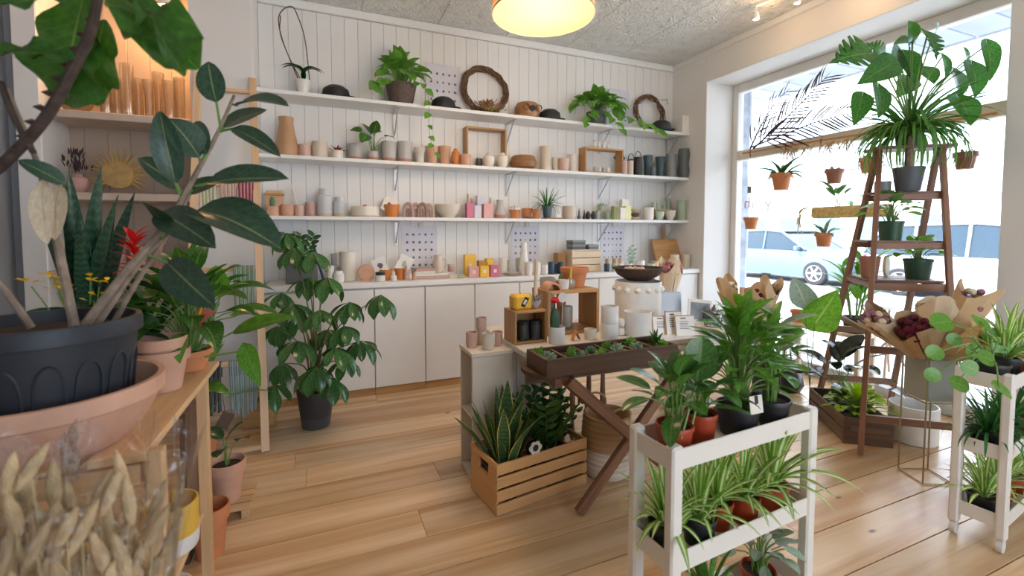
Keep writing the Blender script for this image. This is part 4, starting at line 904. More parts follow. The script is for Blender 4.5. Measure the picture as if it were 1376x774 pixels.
V(4, 448, 13, 341, 'neck', 'greyglaze', 'stoneware_bottle', 'grey stoneware bottle behind the ribbed vase', 'vase', off=.3)
V(4, 467, 22, 338, 'tallcyl', 'speck', 'ribbed_vase', 'tall cream cylinder vase by the terracotta disc', 'vase', off=.22)
V(4, 454, 14, 364, 'jar', 'white', 'white_jar', 'small white jar before the tall cream vase', 'jar', off=.08)
V(4, 443, 9, 357, 'tumbler', 'white', 'white_cup', 'little white cup half behind the floor plant', 'cup', off=.12)
p = spot_on(4, 491, .14); t = thing('clay_disc', 'round terracotta disc standing on its edge', 'ornament', p); lathe('disc', [(.001, -.015), (.062, -.015), (.068, 0), (.062, .015), (.001, .015)], TERRAP, t, (0, 0, .068), 28, (PI / 2 - .0, 0, 0)); box('foot', (.07, .05, .012), (0, 0, .006), TERRAP, t)
p = spot_on(4, 510, .06); t = thing('cream_jar', 'small clear jar with black lid and white label', 'jar', p); lathe('jar', [(.001, 0), (.038, .0), (.04, .01), (.04, .045), (.034, .05), (.001, .05)], C['white'], t); lathe('lid', [(.038, .0505), (.038, .075), (.001, .077)], C['black'], t)
V(4, 518, 18, 362, 'taper', 'orange', 'clay_pot', 'orange pot holding a printed card beside the black lid jar', 'pot', off=.16)
V(4, 537, 16, 360, 'taper', 'orange', 'clay_pot', 'orange pot holding a sage card beside the books', 'pot', off=.16)
p = spot_on(4, 518, .16); card('greeting_card', 'black and white printed card in the orange pot', (p.x - .02, p.y, p.z + .06), .11, .13, (-.1, -.4, 0), 'blob', C['white'])
p = spot_on(4, 537, .16); card('greeting_card', 'sage green patterned card in the orange pot by the books', (p.x, p.y, p.z + .06), .12, .15, (-.1, .5, 0), 'sage', C['white'])
V(4, 528, 8, 365, 'neck', 'white', 'spray_bottle', 'small white bottle between the orange pots', 'bottle', off=.05)
for i, (px, yt) in enumerate(((545, 357), (550, 362), (556, 366))): V(4, px, 6, yt, 'neck', ('rose', 'beige', 'terrap')[i], 'oil_bottle', ('slim rose', 'slim beige', 'slim peach')[i] + ' bottle beside the book stack', 'bottle', off=.1)
for i, (px, w_, z0, h_, m1) in enumerate(((577, 50, 0, .022, 'pinkclay'), (576, 46, .0225, .02, 'white'), (567, 28, .043, .022, 'cream'), (567, 26, .0655, .022, 'rose'))):
    p = spot_on(4, px, .18); t = thing('book', ('pinkish book at the bottom of the stack', 'white book second in the stack', 'cream book third in the stack', 'rose book on top of the stack')[i], 'book', (p.x, p.y, p.z + z0), .05 * i)
    W = w_ * mpp(p); box('pages', (W - .006, .14, h_ - .005), (0, 0, h_ / 2), C['paper'], t, b=.0005); box('cover', (W, .15, .0022), (0, 0, h_ - .0013), C[m1], t, b=.0005); box('cover', (W, .15, .0022), (0, 0, .0012), C[m1], t, b=.0005); box('spine', (W, .003, h_ - .006), (0, -.0745, h_ / 2), C[m1], t, b=.0005)
p = spot_on(4, 588, .18); t = thing('pitcher', 'beige pitcher standing on the books', 'pitcher', (p.x, p.y, p.z + .044)); lathe('body', vprof('pitcher', .05, .155), C['beige'], t); tube('handle', spline([(.045, 0, .12), (.075, 0, .11), (.07, 0, .05), (.048, 0, .04)], 5), .006, C['beige'], t)
p = spot_on(4, 606, .2); t = thing('small_jar', 'little brown jar with a pale lid on the books', 'jar', (p.x, p.y, p.z + .0445)); lathe('jar', vprof('tumbler', .032, .055), C['rose'], t); lathe('lid', [(.034, .056), (.034, .068), (.001, .07)], C['beige'], t)
B(4, 620, 10, 370, 'olive', 'soap_bar', 'small yellow soap bar beside the candles', 'soap', off=.05, d=.03)
cd = [(631, 16, 342, 'yellow', .22, 'orange'), (636, 15, 358, 'pink', .08, 'orange'), (648, 13, 350, 'amber', .2, 'amber'), (650, 13, 357, 'yellow', .06, 'yellow'), (657, 10, 347, 'yellow', .2, 'golden'), (664, 14, 356, 'magenta', .06, 'magenta')]
for i, (px, w_, yt, m1, off, n) in enumerate(cd):
    o = B(4, px, w_, yt, m1, 'candle_box', '%s candle carton %s' % (n, ('at the back of the candle group by the books', 'in front by the soap bar', 'behind the front yellow carton', 'between the orange and magenta cartons', 'at the back beside the amber carton', 'beside the white plates')[i]), 'box', off=off, d=.05, b=.004)
    p = o.dimensions; box('label', (.03, .0008, .03), (0, -.0258, .0), C['paper'], o, b=.0001)
p = spot_on(4, 688, .12)
for i in range(3): tag(lathe('plate', [(.001, 0), (.05, .0), (.082, .010), (.083, .012), (.05, .004), (.001, .004)], C['speck'], None, (p.x, p.y, p.z + i * .006), 28), ('bottom', 'middle', 'top')[i] + ' cream plate of the low plate stack on the worktop', 'plate', 'stacked cream plates')
for i, (px, w_, yt, m1) in enumerate(((676, 12, 346, 'white'), (687, 10, 349, 'spot'), (698, 10, 346, 'spot'))): V(4, px, w_, yt, 'tumbler', m1, 'tumbler', ('white tumbler behind the plates', 'spotted tumbler on the plate side', 'spotted tumbler by the slim white bottle')[i], 'cup', off=.26)
V(4, 704, 13, 326, 'bottle', 'white', 'bottle_vase', 'tall slim white bottle vase before the chart', 'vase', off=.15)
for i, (px, yt) in enumerate(((711, 352), (722, 352), (732, 355))):
    p = spot_on(4, px, .07); t = thing('mug', 'white mug %s' % ('by the slim white bottle vase', 'between two white mugs', 'beside the blue cups')[i], 'mug', p, .4 * i); h = top_h(4, px, yt, .1); lathe('body', vprof('cup', .032, h), C['white'], t); tube('handle', spline([(.03, 0, h * .8), (.052, 0, h * .7), (.05, 0, h * .35), (.03, 0, h * .25)], 4), .004, C['white'], t)
for i, (px, yt) in enumerate(((741, 352), (748, 355), (754, 352))): V(4, px, 9, yt, 'tumbler', 'navy', 'blue_cup', 'dark blue cup %s' % ('beside the white mug', 'between two blue cups', 'next to the wooden box')[i], 'cup', off=.08 + .06 * (i % 2))
def crate_box(name, label, loc, W, D, H, w, n, rz=0, th=.012, cat='box'):
    t = thing(name, label, cat, loc, rz); g = H / n
    for s in (-1, 1):
        for k in range(n): wbox('slat', (W, th, g * .9), (0, s * (D / 2 - th / 2), g * (k + .5)), w, t)
        wbox('end_panel', (th, D - 2 * th - .001, H * .98), (s * (W / 2 - th / 2), 0, H * .5), w, t)
    wbox('bottom', (W - 2 * th - .001, D - 2 * th - .001, th), (0, 0, th / 2), w, t); return t
p = spot_on(4, 782, .26); crate_box('wooden_box', 'pale slatted wooden box on the worktop under the slate boxes', p, .34, .2, .21, 'pale', 3)
wbx = Vector((p.x, p.y, p.z + .21))
lid = tag(wbox('box_lid', (.35, .2, .012), (wbx.x, wbx.y, wbx.z + .0065), 'pale'), 'pale wooden lid on the slatted box', 'lid')
for i, (dx, dz, w_, h_) in enumerate(((-.07, .013, .15, .05), (-.07, .0635, .15, .045), (.1, .013, .13, .05))):
    t = thing('slate_box', ('slate grey gift box under another slate box', 'slate grey gift box on top of another', 'lone slate grey gift box on the wooden box')[i], 'box', (wbx.x + dx, wbx.y, wbx.z + dz), .05 * i); box('base', (w_, .12, h_ * .6), (0, 0, h_ * .3), C['slate'], t); box('lid', (w_ + .006, .126, h_ * .4), (0, 0, h_ * .8), C['stone'], t)
wbox_p = spot_on(4, 752, .3); tag(wbox('wood_block', (.09, .1, .19), (wbox_p.x, wbox_p.y, wbox_p.z + .095), 'oak'), 'brown wooden block beside the slatted box', 'block')
for i, (px, yt, m1, cm) in enumerate(((816, 350, 'navy', 'oak'), (826, 340, 'mint', 'oak'), (834, 352, 'white', 'beech'))):
    p = spot_on(4, px, .1); t = thing('soap_bottle', ('blue soap bottle', 'mint soap bottle', 'white soap bottle')[i] + ' with wooden stopper beside the slatted box', 'bottle', p); h = .08; lathe('glass', vprof('tumbler', .03, h), C[m1], t); lathe('stopper', [(.02, h), (.02, h + .05), (.001, h + .05)], WOODS[cm](2), t, seg=12)
t = potted('eucalyptus_pot', 'slender sage sprig in a white pot on the worktop', spot_on(4, 846, .14), 'cyl', .035, .07, WHITEC)
for k in range(3):
    e = Vector((-.03 + .035 * k, -.02, .22 + .04 * (k % 2))); tube('stem', spline([(0, 0, .06), e * .6, e], 4), .002, STEMG, t, 4)
    for j in range(7):
        q = .35 + .1 * j; leaf(t, leaf_mesh('oval', .3, .2), e * min(q, 1), ((-1) ** j, -.3, .5), .045, G['sage'], (0, -1, .3))
for i, (px, w_, yt) in enumerate(((861, 12, 350), (875, 12, 354))): V(4, px, w_, yt, 'tumbler', 'mint' if i else 'white', 'glass_cup', ('white glass cup beside the sprig pot', 'mint glass cup beside the sprig pot')[i], 'cup', off=.1)
p = spot_on(4, 886, .12); t = thing('serving_board', 'small wooden board under the two wooden cups', 'board', p); wbox('board', (.22, .13, .014), (0, 0, .0075), 'beech', t); wbox('handle', (.06, .03, .012), (.139, 0, .0075), 'beech', t)
for i, dx in enumerate((-.05, .055)): vessel('tumbler', .042 - .008 * i, .075 - .015 * i, WOODS['beech'](2), (p.x + dx, p.y, p.z + .015), 'wooden_cup', ('larger', 'smaller')[i] + ' pale wooden cup on the small board', 'cup')
for i, (px, n) in enumerate(((907, 3), (922, 3))):
    p = spot_on(4, px, .15)
    for k in range(n): vessel('tumbler', .05, .05, C['speck' if i == 0 else 'beige'], (p.x, p.y, p.z + .0505 * k), 'stacked_bowl', ('lowest', 'middle', 'topmost')[k] + (' speckled bowl of the stack before the cutting board' if i == 0 else ' beige bowl of the stack beside the speckled bowls'), 'bowl', 'speckled bowl stack' if i == 0 else 'beige bowl stack')
p = spot_on(4, 904, .25); t = thing('cutting_board', 'wooden paddle cutting board leaning on the wall', 'board', (p.x, p.y, p.z)); t.rotation_euler = (-.36, 0, 0)
ob('board', mk(*boxd(.40, .018, .29, .025, (0, 0, .195)), smooth=False), WOODS['oak'](0), t); ob('handle', mk(*boxd(.045, .016, .16, .01, (0, 0, .395)), smooth=False), WOODS['oak'](2), t); wbox('rest', (.2, .016, .05), (0, 0, .026), 'oak', t); tube('thong', [(0, 0, .465)] + spline([(0, 0, .47), (.02, -.01, .49), (0, -.01, .51), (-.02, -.01, .49), (0, 0, .47)], 4), .003, TWIG, t)
# ---- alcove goods
AZ = {1: 2.1435, 2: 1.6065}
amb = clear('amber_glass', (.97, .90, .80), .14, .03, .06, (.85, .65, .42))
rg = random.Random(31)
for i, px in enumerate((143, 158, 172, 187, 201, 214, 228, 242, 256)):
    p = ony(px, 148, 4.02 + .07 * (i % 2)); p.z = AZ[1] + .0005; h = rg.uniform(.26, .46); r = rg.uniform(.034, .042)
    if p.x + r > -.858: continue
    o = lathe('glass_vase', vprof(rg.choice(('tallcyl', 'tumbler', 'flare')), r, h), amb, None, p, 20); tag(o, 'tall amber tinted glass vase on the upper alcove shelf', 'vase', 'amber glass vases in the alcove')
p = ony(102, 135, 4.05); p.z = AZ[1] + .0005; t = thing('twig_basket', 'brown twig basket on the upper alcove shelf', 'basket', p); lathe('bowl', vprof('bowl', .10, .12), WOODS['oak'](0), t)
for k in range(8): a = k * .8; tube('twig', spline([(0, 0, .1), (.07 * math.cos(a), .05 * math.sin(a), .22), (.13 * math.cos(a), .07 * math.sin(a), .3)], 4), .004, TWIG, t, 5)
p = ony(160, 255, 4.1); p.z = AZ[2] + .0005; t = thing('sunburst_ornament', 'golden straw sunburst standing on the lower alcove shelf', 'ornament', p); gold = plain('straw_gold', (.55, .36, .13), .5, .2, 20)
lathe('disc', [(.001, -.006), (.10, -.006), (.10, .006), (.001, .006)], gold, t, (0, 0, .145), 28, (PI / 2, 0, 0))
for k in range(28):
    a = 2 * PI * k / 28
    if math.sin(a) < -.75: continue
    tube('spoke', [(.09 * math.cos(a), 0, .145 + .09 * math.sin(a)), (.19 * math.cos(a), 0, .145 + .19 * math.sin(a))], .012, gold, t, 5, .002)
box('foot', (.1, .06, .012), (0, 0, .006), gold, t)
p = ony(105, 256, 4.05); p.z = AZ[2] + .0005; t = thing('dried_bouquet', 'dark dried flowers in a round brown vase in the alcove', 'dried plant', p); t['z0'] = .12; lathe('vase', vprof('round', .06, .13), C['rose'], t)
foliage(t, 60, .16, .1, (.03, .06), plain('dried_dark', (.06, .04, .05), .9), 'lance', rg, .13, 'dried_flowers', .3, up=1.2)
t = thing('alcove_lamp', 'small warm shelf lamp under the alcove top', 'lamp', (-1.0, 4.05, 2.95)); lathe('shade', [(.03, .10), (.07, .0), (.066, .0), (.028, .098)], TRIMW, t); tube('cord', [(0, 0, .1), (0, 0, ZC - 2.95 - .002)], .004, C['black'], t); lathe('bulb', [(.001, -.005), (.025, .02), (.02, .06), (.001, .07)], emis('alcove_bulb', (1, .6, .25), 20), t, seg=12)
l = bpy.data.lights.new('alcove_glow', 'POINT'); l.energy = 5; l.color = (1, .55, .22); l.shadow_soft_size = .05; lo = bpy.data.objects.new('alcove_glow', l); COL.objects.link(lo); lo.parent = t; lo.location = (0, 0, -.04)
for i in range(5): p = ony(110 + 26 * i, 400, 4.08); tag(lathe('storage_jar', vprof('tallcyl', .045, .16), C['beige' if i % 2 else 'rose'], None, (p.x, 4.08, 1.0855), 16), ('plain beige' if i % 2 else 'plain dusty rose') + ' clay jar on the lowest alcove shelf behind the foliage', 'jar', 'clay jars in the alcove')
# ================================================================ LEFT FOREGROUND
def ond(px, py, dep): return _c + ray(px, py) * dep
ZS = .84
t = thing('plant_stand', 'slatted pine plant stand carrying the big black nursery pot', 'stand', (0, 0, 0))
for i in range(5): bar('slat', (-.44 - .125 * i, 1.27, ZS - .011), (-.44 - .125 * i, 2.08, ZS - .011), .108, .02, 'pine', t)
for (x, y) in ((-.373, 1.29), (-.405, 1.89), (-1.0, 1.29), (-1.0, 1.89)): bar('post', (x, y, .001), (x, y, ZS - .002), .034, .034, 'pine', t)
for y in (1.29, 1.89):
    bar('rail', (-.985, y, ZS - .055), (-.40, y, ZS - .055), .022, .05, 'pine', t); bar('rail', (-.985, y, .30), (-.40, y, .30), .022, .05, 'pine', t)
for i in range(4): bar('lower_slat', (-.47 - .14 * i, 1.30, .337), (-.47 - .14 * i, 1.88, .337), .12, .02, 'pine', t)
tag(box('dark_board', (.02, .24, .62), (-.53, 2.26, .312), WOODS['walnut'](2)), 'dark upright board behind the pine stand', 'board')
# rubber plant: black nursery pot inside a wide terracotta bowl
PB = Vector((-.60, 1.385, 0))
tag(lathe('terracotta_bowl', pot_profile('dish', .218, .15), TERRAP, None, (PB.x, PB.y, ZS + .0005), 40), 'wide pale terracotta bowl under the black nursery pot', 'bowl')
PZ = ZS + .15 * .12 + .001
t = potted('rubber_plant', 'rubber plant with grey green leaves in a ribbed black nursery pot', (PB.x, PB.y, PZ), 'nursery', .178, .285, plain('big_nursery', (.022, .026, .035), .5, .1), soil=.9, seg=48)
for k in range(15):
    a = 2 * PI * k / 15 + .1; r0, r1 = .178 * .80, .178 * .925; pts = []
    for (u_, z_) in ((-.024, .04), (-.024, .15), (-.017, .19), (0, .206), (.017, .19), (.024, .15), (.024, .04)):
        rr = r0 + (r1 - r0) * z_ / .245 + .002; pts.append((rr * math.cos(a + u_ / rr), rr * math.sin(a + u_ / rr), z_))
    tube('rib', spline(pts, 3), .0028, MATS['big_nursery'], t, 4)
OFF = -Vector((PB.x, PB.y, PZ))
def stemp(root, off, pts, r, r2, mat, name='stem', seg=8):
    tube(name, spline([ond(*p) + off for p in pts], 6), r, mat, root, seg, r2)
stemp(t, OFF, [(112, 440, 1.08), (165, 370, 1.12), (225, 300, 1.2), (268, 225, 1.25), (292, 180, 1.27), (315, 128, 1.28)], .0105, .004, BARK)
stemp(t, OFF, [(100, 438, 1.06), (78, 330, 1.06), (62, 260, 1.04), (45, 205, 1.02), (10, 120, 1.0)], .0105, .004, BARK)
stemp(t, OFF, [(42, 440, 1.05), (10, 395, 1.02), (-30, 350, 1.0)], .008, .006, BARK)
stemp(t, OFF, [(150, 440, 1.15), (180, 385, 1.17), (235, 300, 1.22), (255, 260, 1.23)], .0075, .004, BARK)
stemp(t, OFF, [(128, 440, 1.12), (190, 350, 1.16), (222, 320, 1.18)], .008, .005, BARK)
def pleaf(root, off, b, e, wpx, kind, mat, bend=.4, fold=.15, up=None, stalk=None, wave=0.0, name='leaf', kw={'oval': .5, 'wide': .66, 'fiddle': .6, 'lance': .26, 'heart': .8, 'monstera': .88, 'round': .98, 'long': .16, 'obov': .36}):
    p, q = ond(*b) + off, ond(*e) + off; d = q - p; Ln = d.length / (1 - .11 * bend * bend * .5)
    w = wpx * b[2] / FPX; u = Vector(up) if up is not None else Vector((-_f.x * .75, -_f.y * .75, .65))
    leaf(root, leaf_mesh(kind, bend, fold, 0, wave), p, d, Ln, mat, u, w / (kw[kind] * Ln), name=name)
    if stalk: tube('petiole', [ond(*stalk) + off, p.lerp(q, .02)], .0035, STEMG, root, 5)
RL = [((291, 138, 1.27), (279, 82, 1.25), 36, 'oval', (297, 178, 1.27)), ((318, 142, 1.28), (386, 138, 1.22), 32, 'oval', (312, 140, 1.28)), ((300, 172, 1.27), (358, 146, 1.32), 46, 'oval', (294, 178, 1.27)),
 ((312, 172, 1.26), (376, 208, 1.2), 26, 'oval', (298, 176, 1.27)), ((268, 212, 1.25), (228, 158, 1.2), 46, 'oval', (270, 222, 1.25)), ((278, 208, 1.25), (262, 162, 1.3), 30, 'oval', (272, 215, 1.25)), ((240, 252, 1.23), (186, 212, 1.15), 40, 'oval', (248, 262, 1.23)),
 ((236, 248, 1.22), (214, 148, 1.18), 34, 'oval', (244, 265, 1.23)), ((278, 246, 1.24), (386, 238, 1.15), 36, 'oval', (262, 250, 1.24)), ((252, 262, 1.24), (300, 238, 1.3), 34, 'oval', (258, 255, 1.24)), ((262, 284, 1.22), (374, 326, 1.1), 62, 'wide', (234, 288, 1.22)), ((260, 300, 1.22), (330, 284, 1.28), 44, 'oval', (236, 300, 1.22)),
 ((216, 286, 1.2), (287, 330, 1.08), 46, 'oval', (226, 300, 1.2)), ((222, 312, 1.2), (192, 268, 1.1), 44, 'oval', (216, 322, 1.18)), ((224, 352, 1.17), (287, 412, 1.08), 46, 'oval', (198, 342, 1.16)), ((88, 248, 1.03), (24, 214, .98), 26, 'oval', (56, 236, 1.03))]
for i, (b, e, w_, kd, sk) in enumerate(RL): pleaf(t, OFF, b, e, w_, kd, G['rubber'], (.35, .6, .25)[i % 3], .22, stalk=sk, up=(-_f.x * .7 + .3 * math.sin(i * 2.1), -_f.y * .7, .7))
DRYC = leafm('leaf_cream_dry', (.66, .52, .34), (.82, .72, .54), rib=(.5, .36, .2), ribw=.02, veins=.1, rough=.7, trans=.1)
pleaf(t, OFF, (58, 240, 1.03), (62, 328, 1.0), 30, 'oval', DRYC, .3, .1); pleaf(t, OFF, (80, 248, 1.05), (72, 322, 1.02), 34, 'wide', DRYC, .3, .1)
# fiddle leaf fig reaching in from a floor pot beside the camera
fp = Vector((-.98, .98, .0005)); t = potted('fiddle_leaf_fig', 'fiddle leaf fig with a dark branch and large leaves', fp, 'taper', .17, .32, WHITEC); OFF2 = -fp
FB = plain('fig_bark', (.075, .05, .04), .85, .4, 40, bump=.8, bscale=80)
ptsf = [Vector((0, 0, .27)), Vector((.04, .12, .8))] + [ond(*q) + OFF2 for q in ((-60, 268, .99), (0, 224, .97), (60, 160, .95), (98, 92, .94), (122, 42, .93), (134, -20, .93), (150, -120, .95))]
ob('trunk', mk(*tubed(spline(ptsf, 7), .014, 8, .0085)), FB, t)
rg = random.Random(2)
for k in range(10):
    q = ond(20 + 11.5 * k, 203 - 19.5 * k, .955) + OFF2; lathe('leaf_scar', [(.001, -.007), (.0125, 0), (.001, .007)], FB, t, q, 8)
for b, e, w_, bd, up in (((114, -8, .97), (86, 142, 1.03), 122, .3, (-.3, -.9, .1)), ((150, -14, .95), (262, 86, .86), 84, .3, None), ((160, -14, .9), (248, 90, .80), 34, .5, (.4, -.8, .4)), ((-20, 72, .88), (98, 74, .92), 46, .4, (.1, -.75, .65)), ((128, -6, .93), (-12, 6, .82), 40, .3, (0, -.7, .7)), ((140, 26, .96), (112, 140, 1.08), 62, .3, (.5, -.85, .1)), ((60, -70, .93), (-40, -40, .85), 70, .3, None)):
    pleaf(t, OFF2, b, e, w_, 'fiddle', G['fig'], bd, .18, up, wave=.5)
stemp(t, OFF2, [(0, 110, .96), (20, 160, .96), (45, 205, .96)], .006, .006, FB)
# bunny tail grasses in a cellophane sleeve standing in a tin bucket
bx, by = -.40, .985; t = thing('bunny_tail_bouquet', 'cellophane wrapped bunch of cream bunny tail grasses', 'dried plant', (bx, by, .0005))
lathe('bucket', pot_profile('taper', .105, .42), plain('zinc', (.42, .44, .46), .4, .1, metal=.7), t)
TL = plain('bunny_tail', (.62, .45, .25), .95, .25, 40, bump=1.0, bscale=200, rand=.3); STW = plain('straw_stem', (.62, .50, .26), .8); m = MB(); rg = random.Random(12)
tm = mk(*lathed([(.001, -.03), (.006, -.024), (.0105, -.006), (.0095, .012), (.005, .028), (.001, .036)], 9))
for i in range(96):
    a = i * 2.4; q = math.sqrt((i + .5) / 96); o = Vector((math.cos(a) * q * .16, math.sin(a) * q * .115, .955 - .20 * q * q + rg.uniform(-.15, .03))); o.x -= .02
    s0 = Vector((math.cos(a) * .05 * q, math.sin(a) * .05 * q, .1)); m.add(tubed(spline([s0, s0.lerp(o, .6) + Vector((0, 0, .03)), o], 3), .0013, 4)); d = (o - s0.lerp(o, .6)).normalized()
    ob('tail', tm, TL, t, M=leaf_matrix(o, d) @ Matrix.Rotation(-PI / 2, 4, 'X') @ Matrix.Rotation(rg.uniform(-.5, .5), 4, 'X') @ Matrix.Rotation(rg.uniform(-.5, .5), 4, 'Y') @ Matrix.Diagonal((1, 1, rg.uniform(.9, 1.6), 1)))
ob('stems', m.mesh(), STW, t, kind='stuff')
CEL = clear('cellophane', (.99, .99, 1.0), .08, .08, crinkle=22); v = []; f = []; n = 40
for i in range(7):
    z = .40 + .56 * i / 6; r = .098 + .10 * (i / 6) ** 1.2
    for k in range(n): a = 2 * PI * k / n; w_ = 1 + .07 * i / 6 * math.sin(k * 2.7) + .05 * math.sin(k * 1.1 + i); v.append((r * math.cos(a) * w_ - .02 * i / 6, r * math.sin(a) * w_ * .8, z + .03 * i / 6 * math.sin(k * 1.9)))
for i in range(6):
    for k in range(n): f.append([i * n + k, i * n + (k + 1) % n, (i + 1) * n + (k + 1) % n, (i + 1) * n + k])
ob('cellophane_sleeve', mk(v, f, ang=.9), CEL, t)
# pots and plants on the stand
p0 = Vector((-.485, 1.765, ZS + .0005))
tag(lathe('terracotta_pot', pot_profile('terra', .078, .13), TERRAP, None, p0, 28), 'pale terracotta pot beside the black nursery pot, under a nested one', 'pot')
tag(lathe('terracotta_pot', pot_profile('terra', .072, .13), TERRAP, None, p0 + Vector((0, 0, .04)), 28), 'pale terracotta pot nested in the one beside the black pot', 'pot')
t = potted('snake_plant', 'tall dark snake plant behind the rubber plant', (-.75, 1.99, ZS + .0005), 'terra', .085, .15, TERRA)
blades(t, 14, (.42, .66), G['snake_plain'], 'sword', (1, 13), random.Random(6), .05, ws=.95, bends=(.08, .15), fold=.35)
t = potted('bromeliad', 'bromeliad with a bright red flower spike', (-.585, 2.01, ZS + .0005), 'terra', .07, .12, TERRA)
blades(t, 12, (.20, .32), G['dark'], 'sword', (15, 65), random.Random(4), .02, ws=1.1, bends=(.5, .9)); tube('flower_stem', [(0, 0, .1), (-.03, -.02, .40)], .006, STEMG, t)
rg = random.Random(5)
for k in range(22): a = k * 2.4; q = k / 22; leaf(t, leaf_mesh('lance', .5, .3), (-.03, -.02, .36 + .12 * (1 - q)), (math.cos(a), math.sin(a), 1.1 - q * 1.3), .075, G['red'], ws=1.2, name='bract')
t = potted('kalanchoe', 'low kalanchoe with small yellow flowers', (-.68, 1.80, ZS + .0005), 'terra', .06, .11, TERRAP)
bush(t, 22, .14, .16, (.07, .11), G['dark'], 'wide', random.Random(14), droop=.4)
m = MB(); rg = random.Random(3)
for k in range(9):
    c = Vector((rg.uniform(-.1, .13), rg.uniform(-.08, .08), .33 + rg.uniform(-.04, .05))); m.add(tubed([(0, 0, .1), c], .002, 4))
    for j in range(6): a = j * 1.05; leaf(t, leaf_mesh('obov', .2, .1), c + Vector((rg.uniform(-.02, .02), rg.uniform(-.02, .02), rg.uniform(0, .02))), (math.cos(a), math.sin(a), .5), .022, G['yellow'], ws=1.8, name='petal')
ob('stems', m.mesh(), STEMG, t, kind='stuff')
t = potted('anthurium', 'bushy anthurium with a pink flower in a terracotta pot', (-.46, 1.985, ZS + .0005), 'terra', .075, .075, TERRA)
rg = random.Random(15); bush(t, 34, .30, .27, (.11, .17), G['dieff'], 'heart', rg, droop=.5, hmin=.1, ws=.75); bush(t, 16, .26, .24, (.10, .16), G['peace'], 'heart', rg, droop=.4, hmin=.2, ws=.7); leaf(t, leaf_mesh('heart', .3, .1), (.05, -.1, .2), (.5, -.3, .25), .075, G['pink'], (0, -.8, .6), name='spathe'); tube('spadix', [(.05, -.1, .2), (.07, -.13, .25)], .004, G['yellow'], t)
O3 = -Vector((-.46, 1.985, ZS)); pleaf(t, O3, (312, 447, 1.7), (397, 424, 1.55), 24, 'lance', G['pothos'], .2, .2, stalk=(265, 470, 1.65)); pleaf(t, O3, (296, 400, 1.75), (290, 357, 1.72), 34, 'wide', G['pothos'], .2, .1, stalk=(268, 470, 1.67)); pleaf(t, O3, (330, 470, 1.7), (350, 520, 1.65), 26, 'heart', G['peace'], .3, .1, stalk=(275, 480, 1.66))
t = potted('trailing_fern', 'feathery green fern on the pine stand behind terracotta pots', (-.86, 1.72, ZS + .0005), 'terra', .07, .11, TERRA); blades(t, 30, (.14, .24), G['fern'], 'strap', (10, 80), random.Random(1), .03)
# pots on the lower board of the stand
for i, (x, y, r, h, mt, lb) in enumerate(((-.46, 1.70, .075, .15, twotone('mustard_white', (.72, .44, .06), (.78, .76, .72), .055), 'mustard pot with a white rim low on the pine stand'), (-.66, 1.6, .085, .16, twotone('white_mustard', (.74, .47, .08), (.8, .78, .74), .11), 'white pot with a mustard rim low on the pine stand'), (-.52, 1.42, .07, .13, WHITEC, 'plain white pot low on the pine stand'), (-.78, 1.42, .07, .12, C['rose'], 'dusty rose pot low on the pine stand'), (-.86, 1.68, .08, .15, TERRAP, 'pale terracotta pot low on the pine stand'))):
    tag(lathe('planter', pot_profile('cyl', r, h), mt, None, (x, y, .3475), 28), lb, 'pot')
for i, (x, y, r, h, mt, lb) in enumerate(((-.44, 1.6, .085, .12, TERRAP, 'wide terracotta bowl pot on the floor under the stand'), (-.56, 1.42, .09, .14, TERRA, 'orange terracotta pot on the floor under the stand'), (-.50, 1.79, .07, .16, C['white'], 'white pot on the floor under the stand'))):
    tag(lathe('planter', pot_profile('bowl' if i == 0 else 'terra', r, h), mt, None, (x, y, .0008), 28), lb, 'pot')
# terracotta pots along the floor
q = onz(283, 745); tag(lathe('terracotta_pot', pot_profile('terra', .075, .21), TERRA, None, (q.x, q.y, .0008), 28), 'tall orange terracotta pot on the floor past the stand', 'pot')
q = onz(283, 668); tag(lathe('terracotta_pot', pot_profile('terra', .075, .17), TERRA, None, (q.x - .05, q.y, .0008), 28), 'orange terracotta pot on the floor beside the pale potted sprout', 'pot')
q = onz(281, 622); t = potted('peace_lily', 'broad leaved young plant in an orange terracotta pot by the ladder', (q.x - .03, q.y, .0008), 'terra', .085, .18, TERRA); bush(t, 9, .42, .2, (.22, .32), G['peace'], 'lance', random.Random(4), droop=.0, hmin=.35, ws=1.2)
q = onz(305, 690); t = thing('slat_pallet', 'small slatted wooden pallet under the pale potted sprout', 'pallet', (q.x + .0, q.y + .03, 0))
for k in range(4): wbox('slat', (.22, .045, .015), (0, -.085 + .057 * k, .048), 'pine', t)
for s in (-1, 1): wbox('bearer', (.03, .21, .039), (s * .085, 0, .0202), 'pine', t)
t = potted('potted_sprout', 'young sprout in a pale terracotta pot on a slatted pallet', (q.x + .0, q.y + .03, .0565), 'terra', .082, .19, TERRAP)
bush(t, 4, .13, .13, (.10, .15), G['dark'], 'oval', random.Random(7), droop=.2)
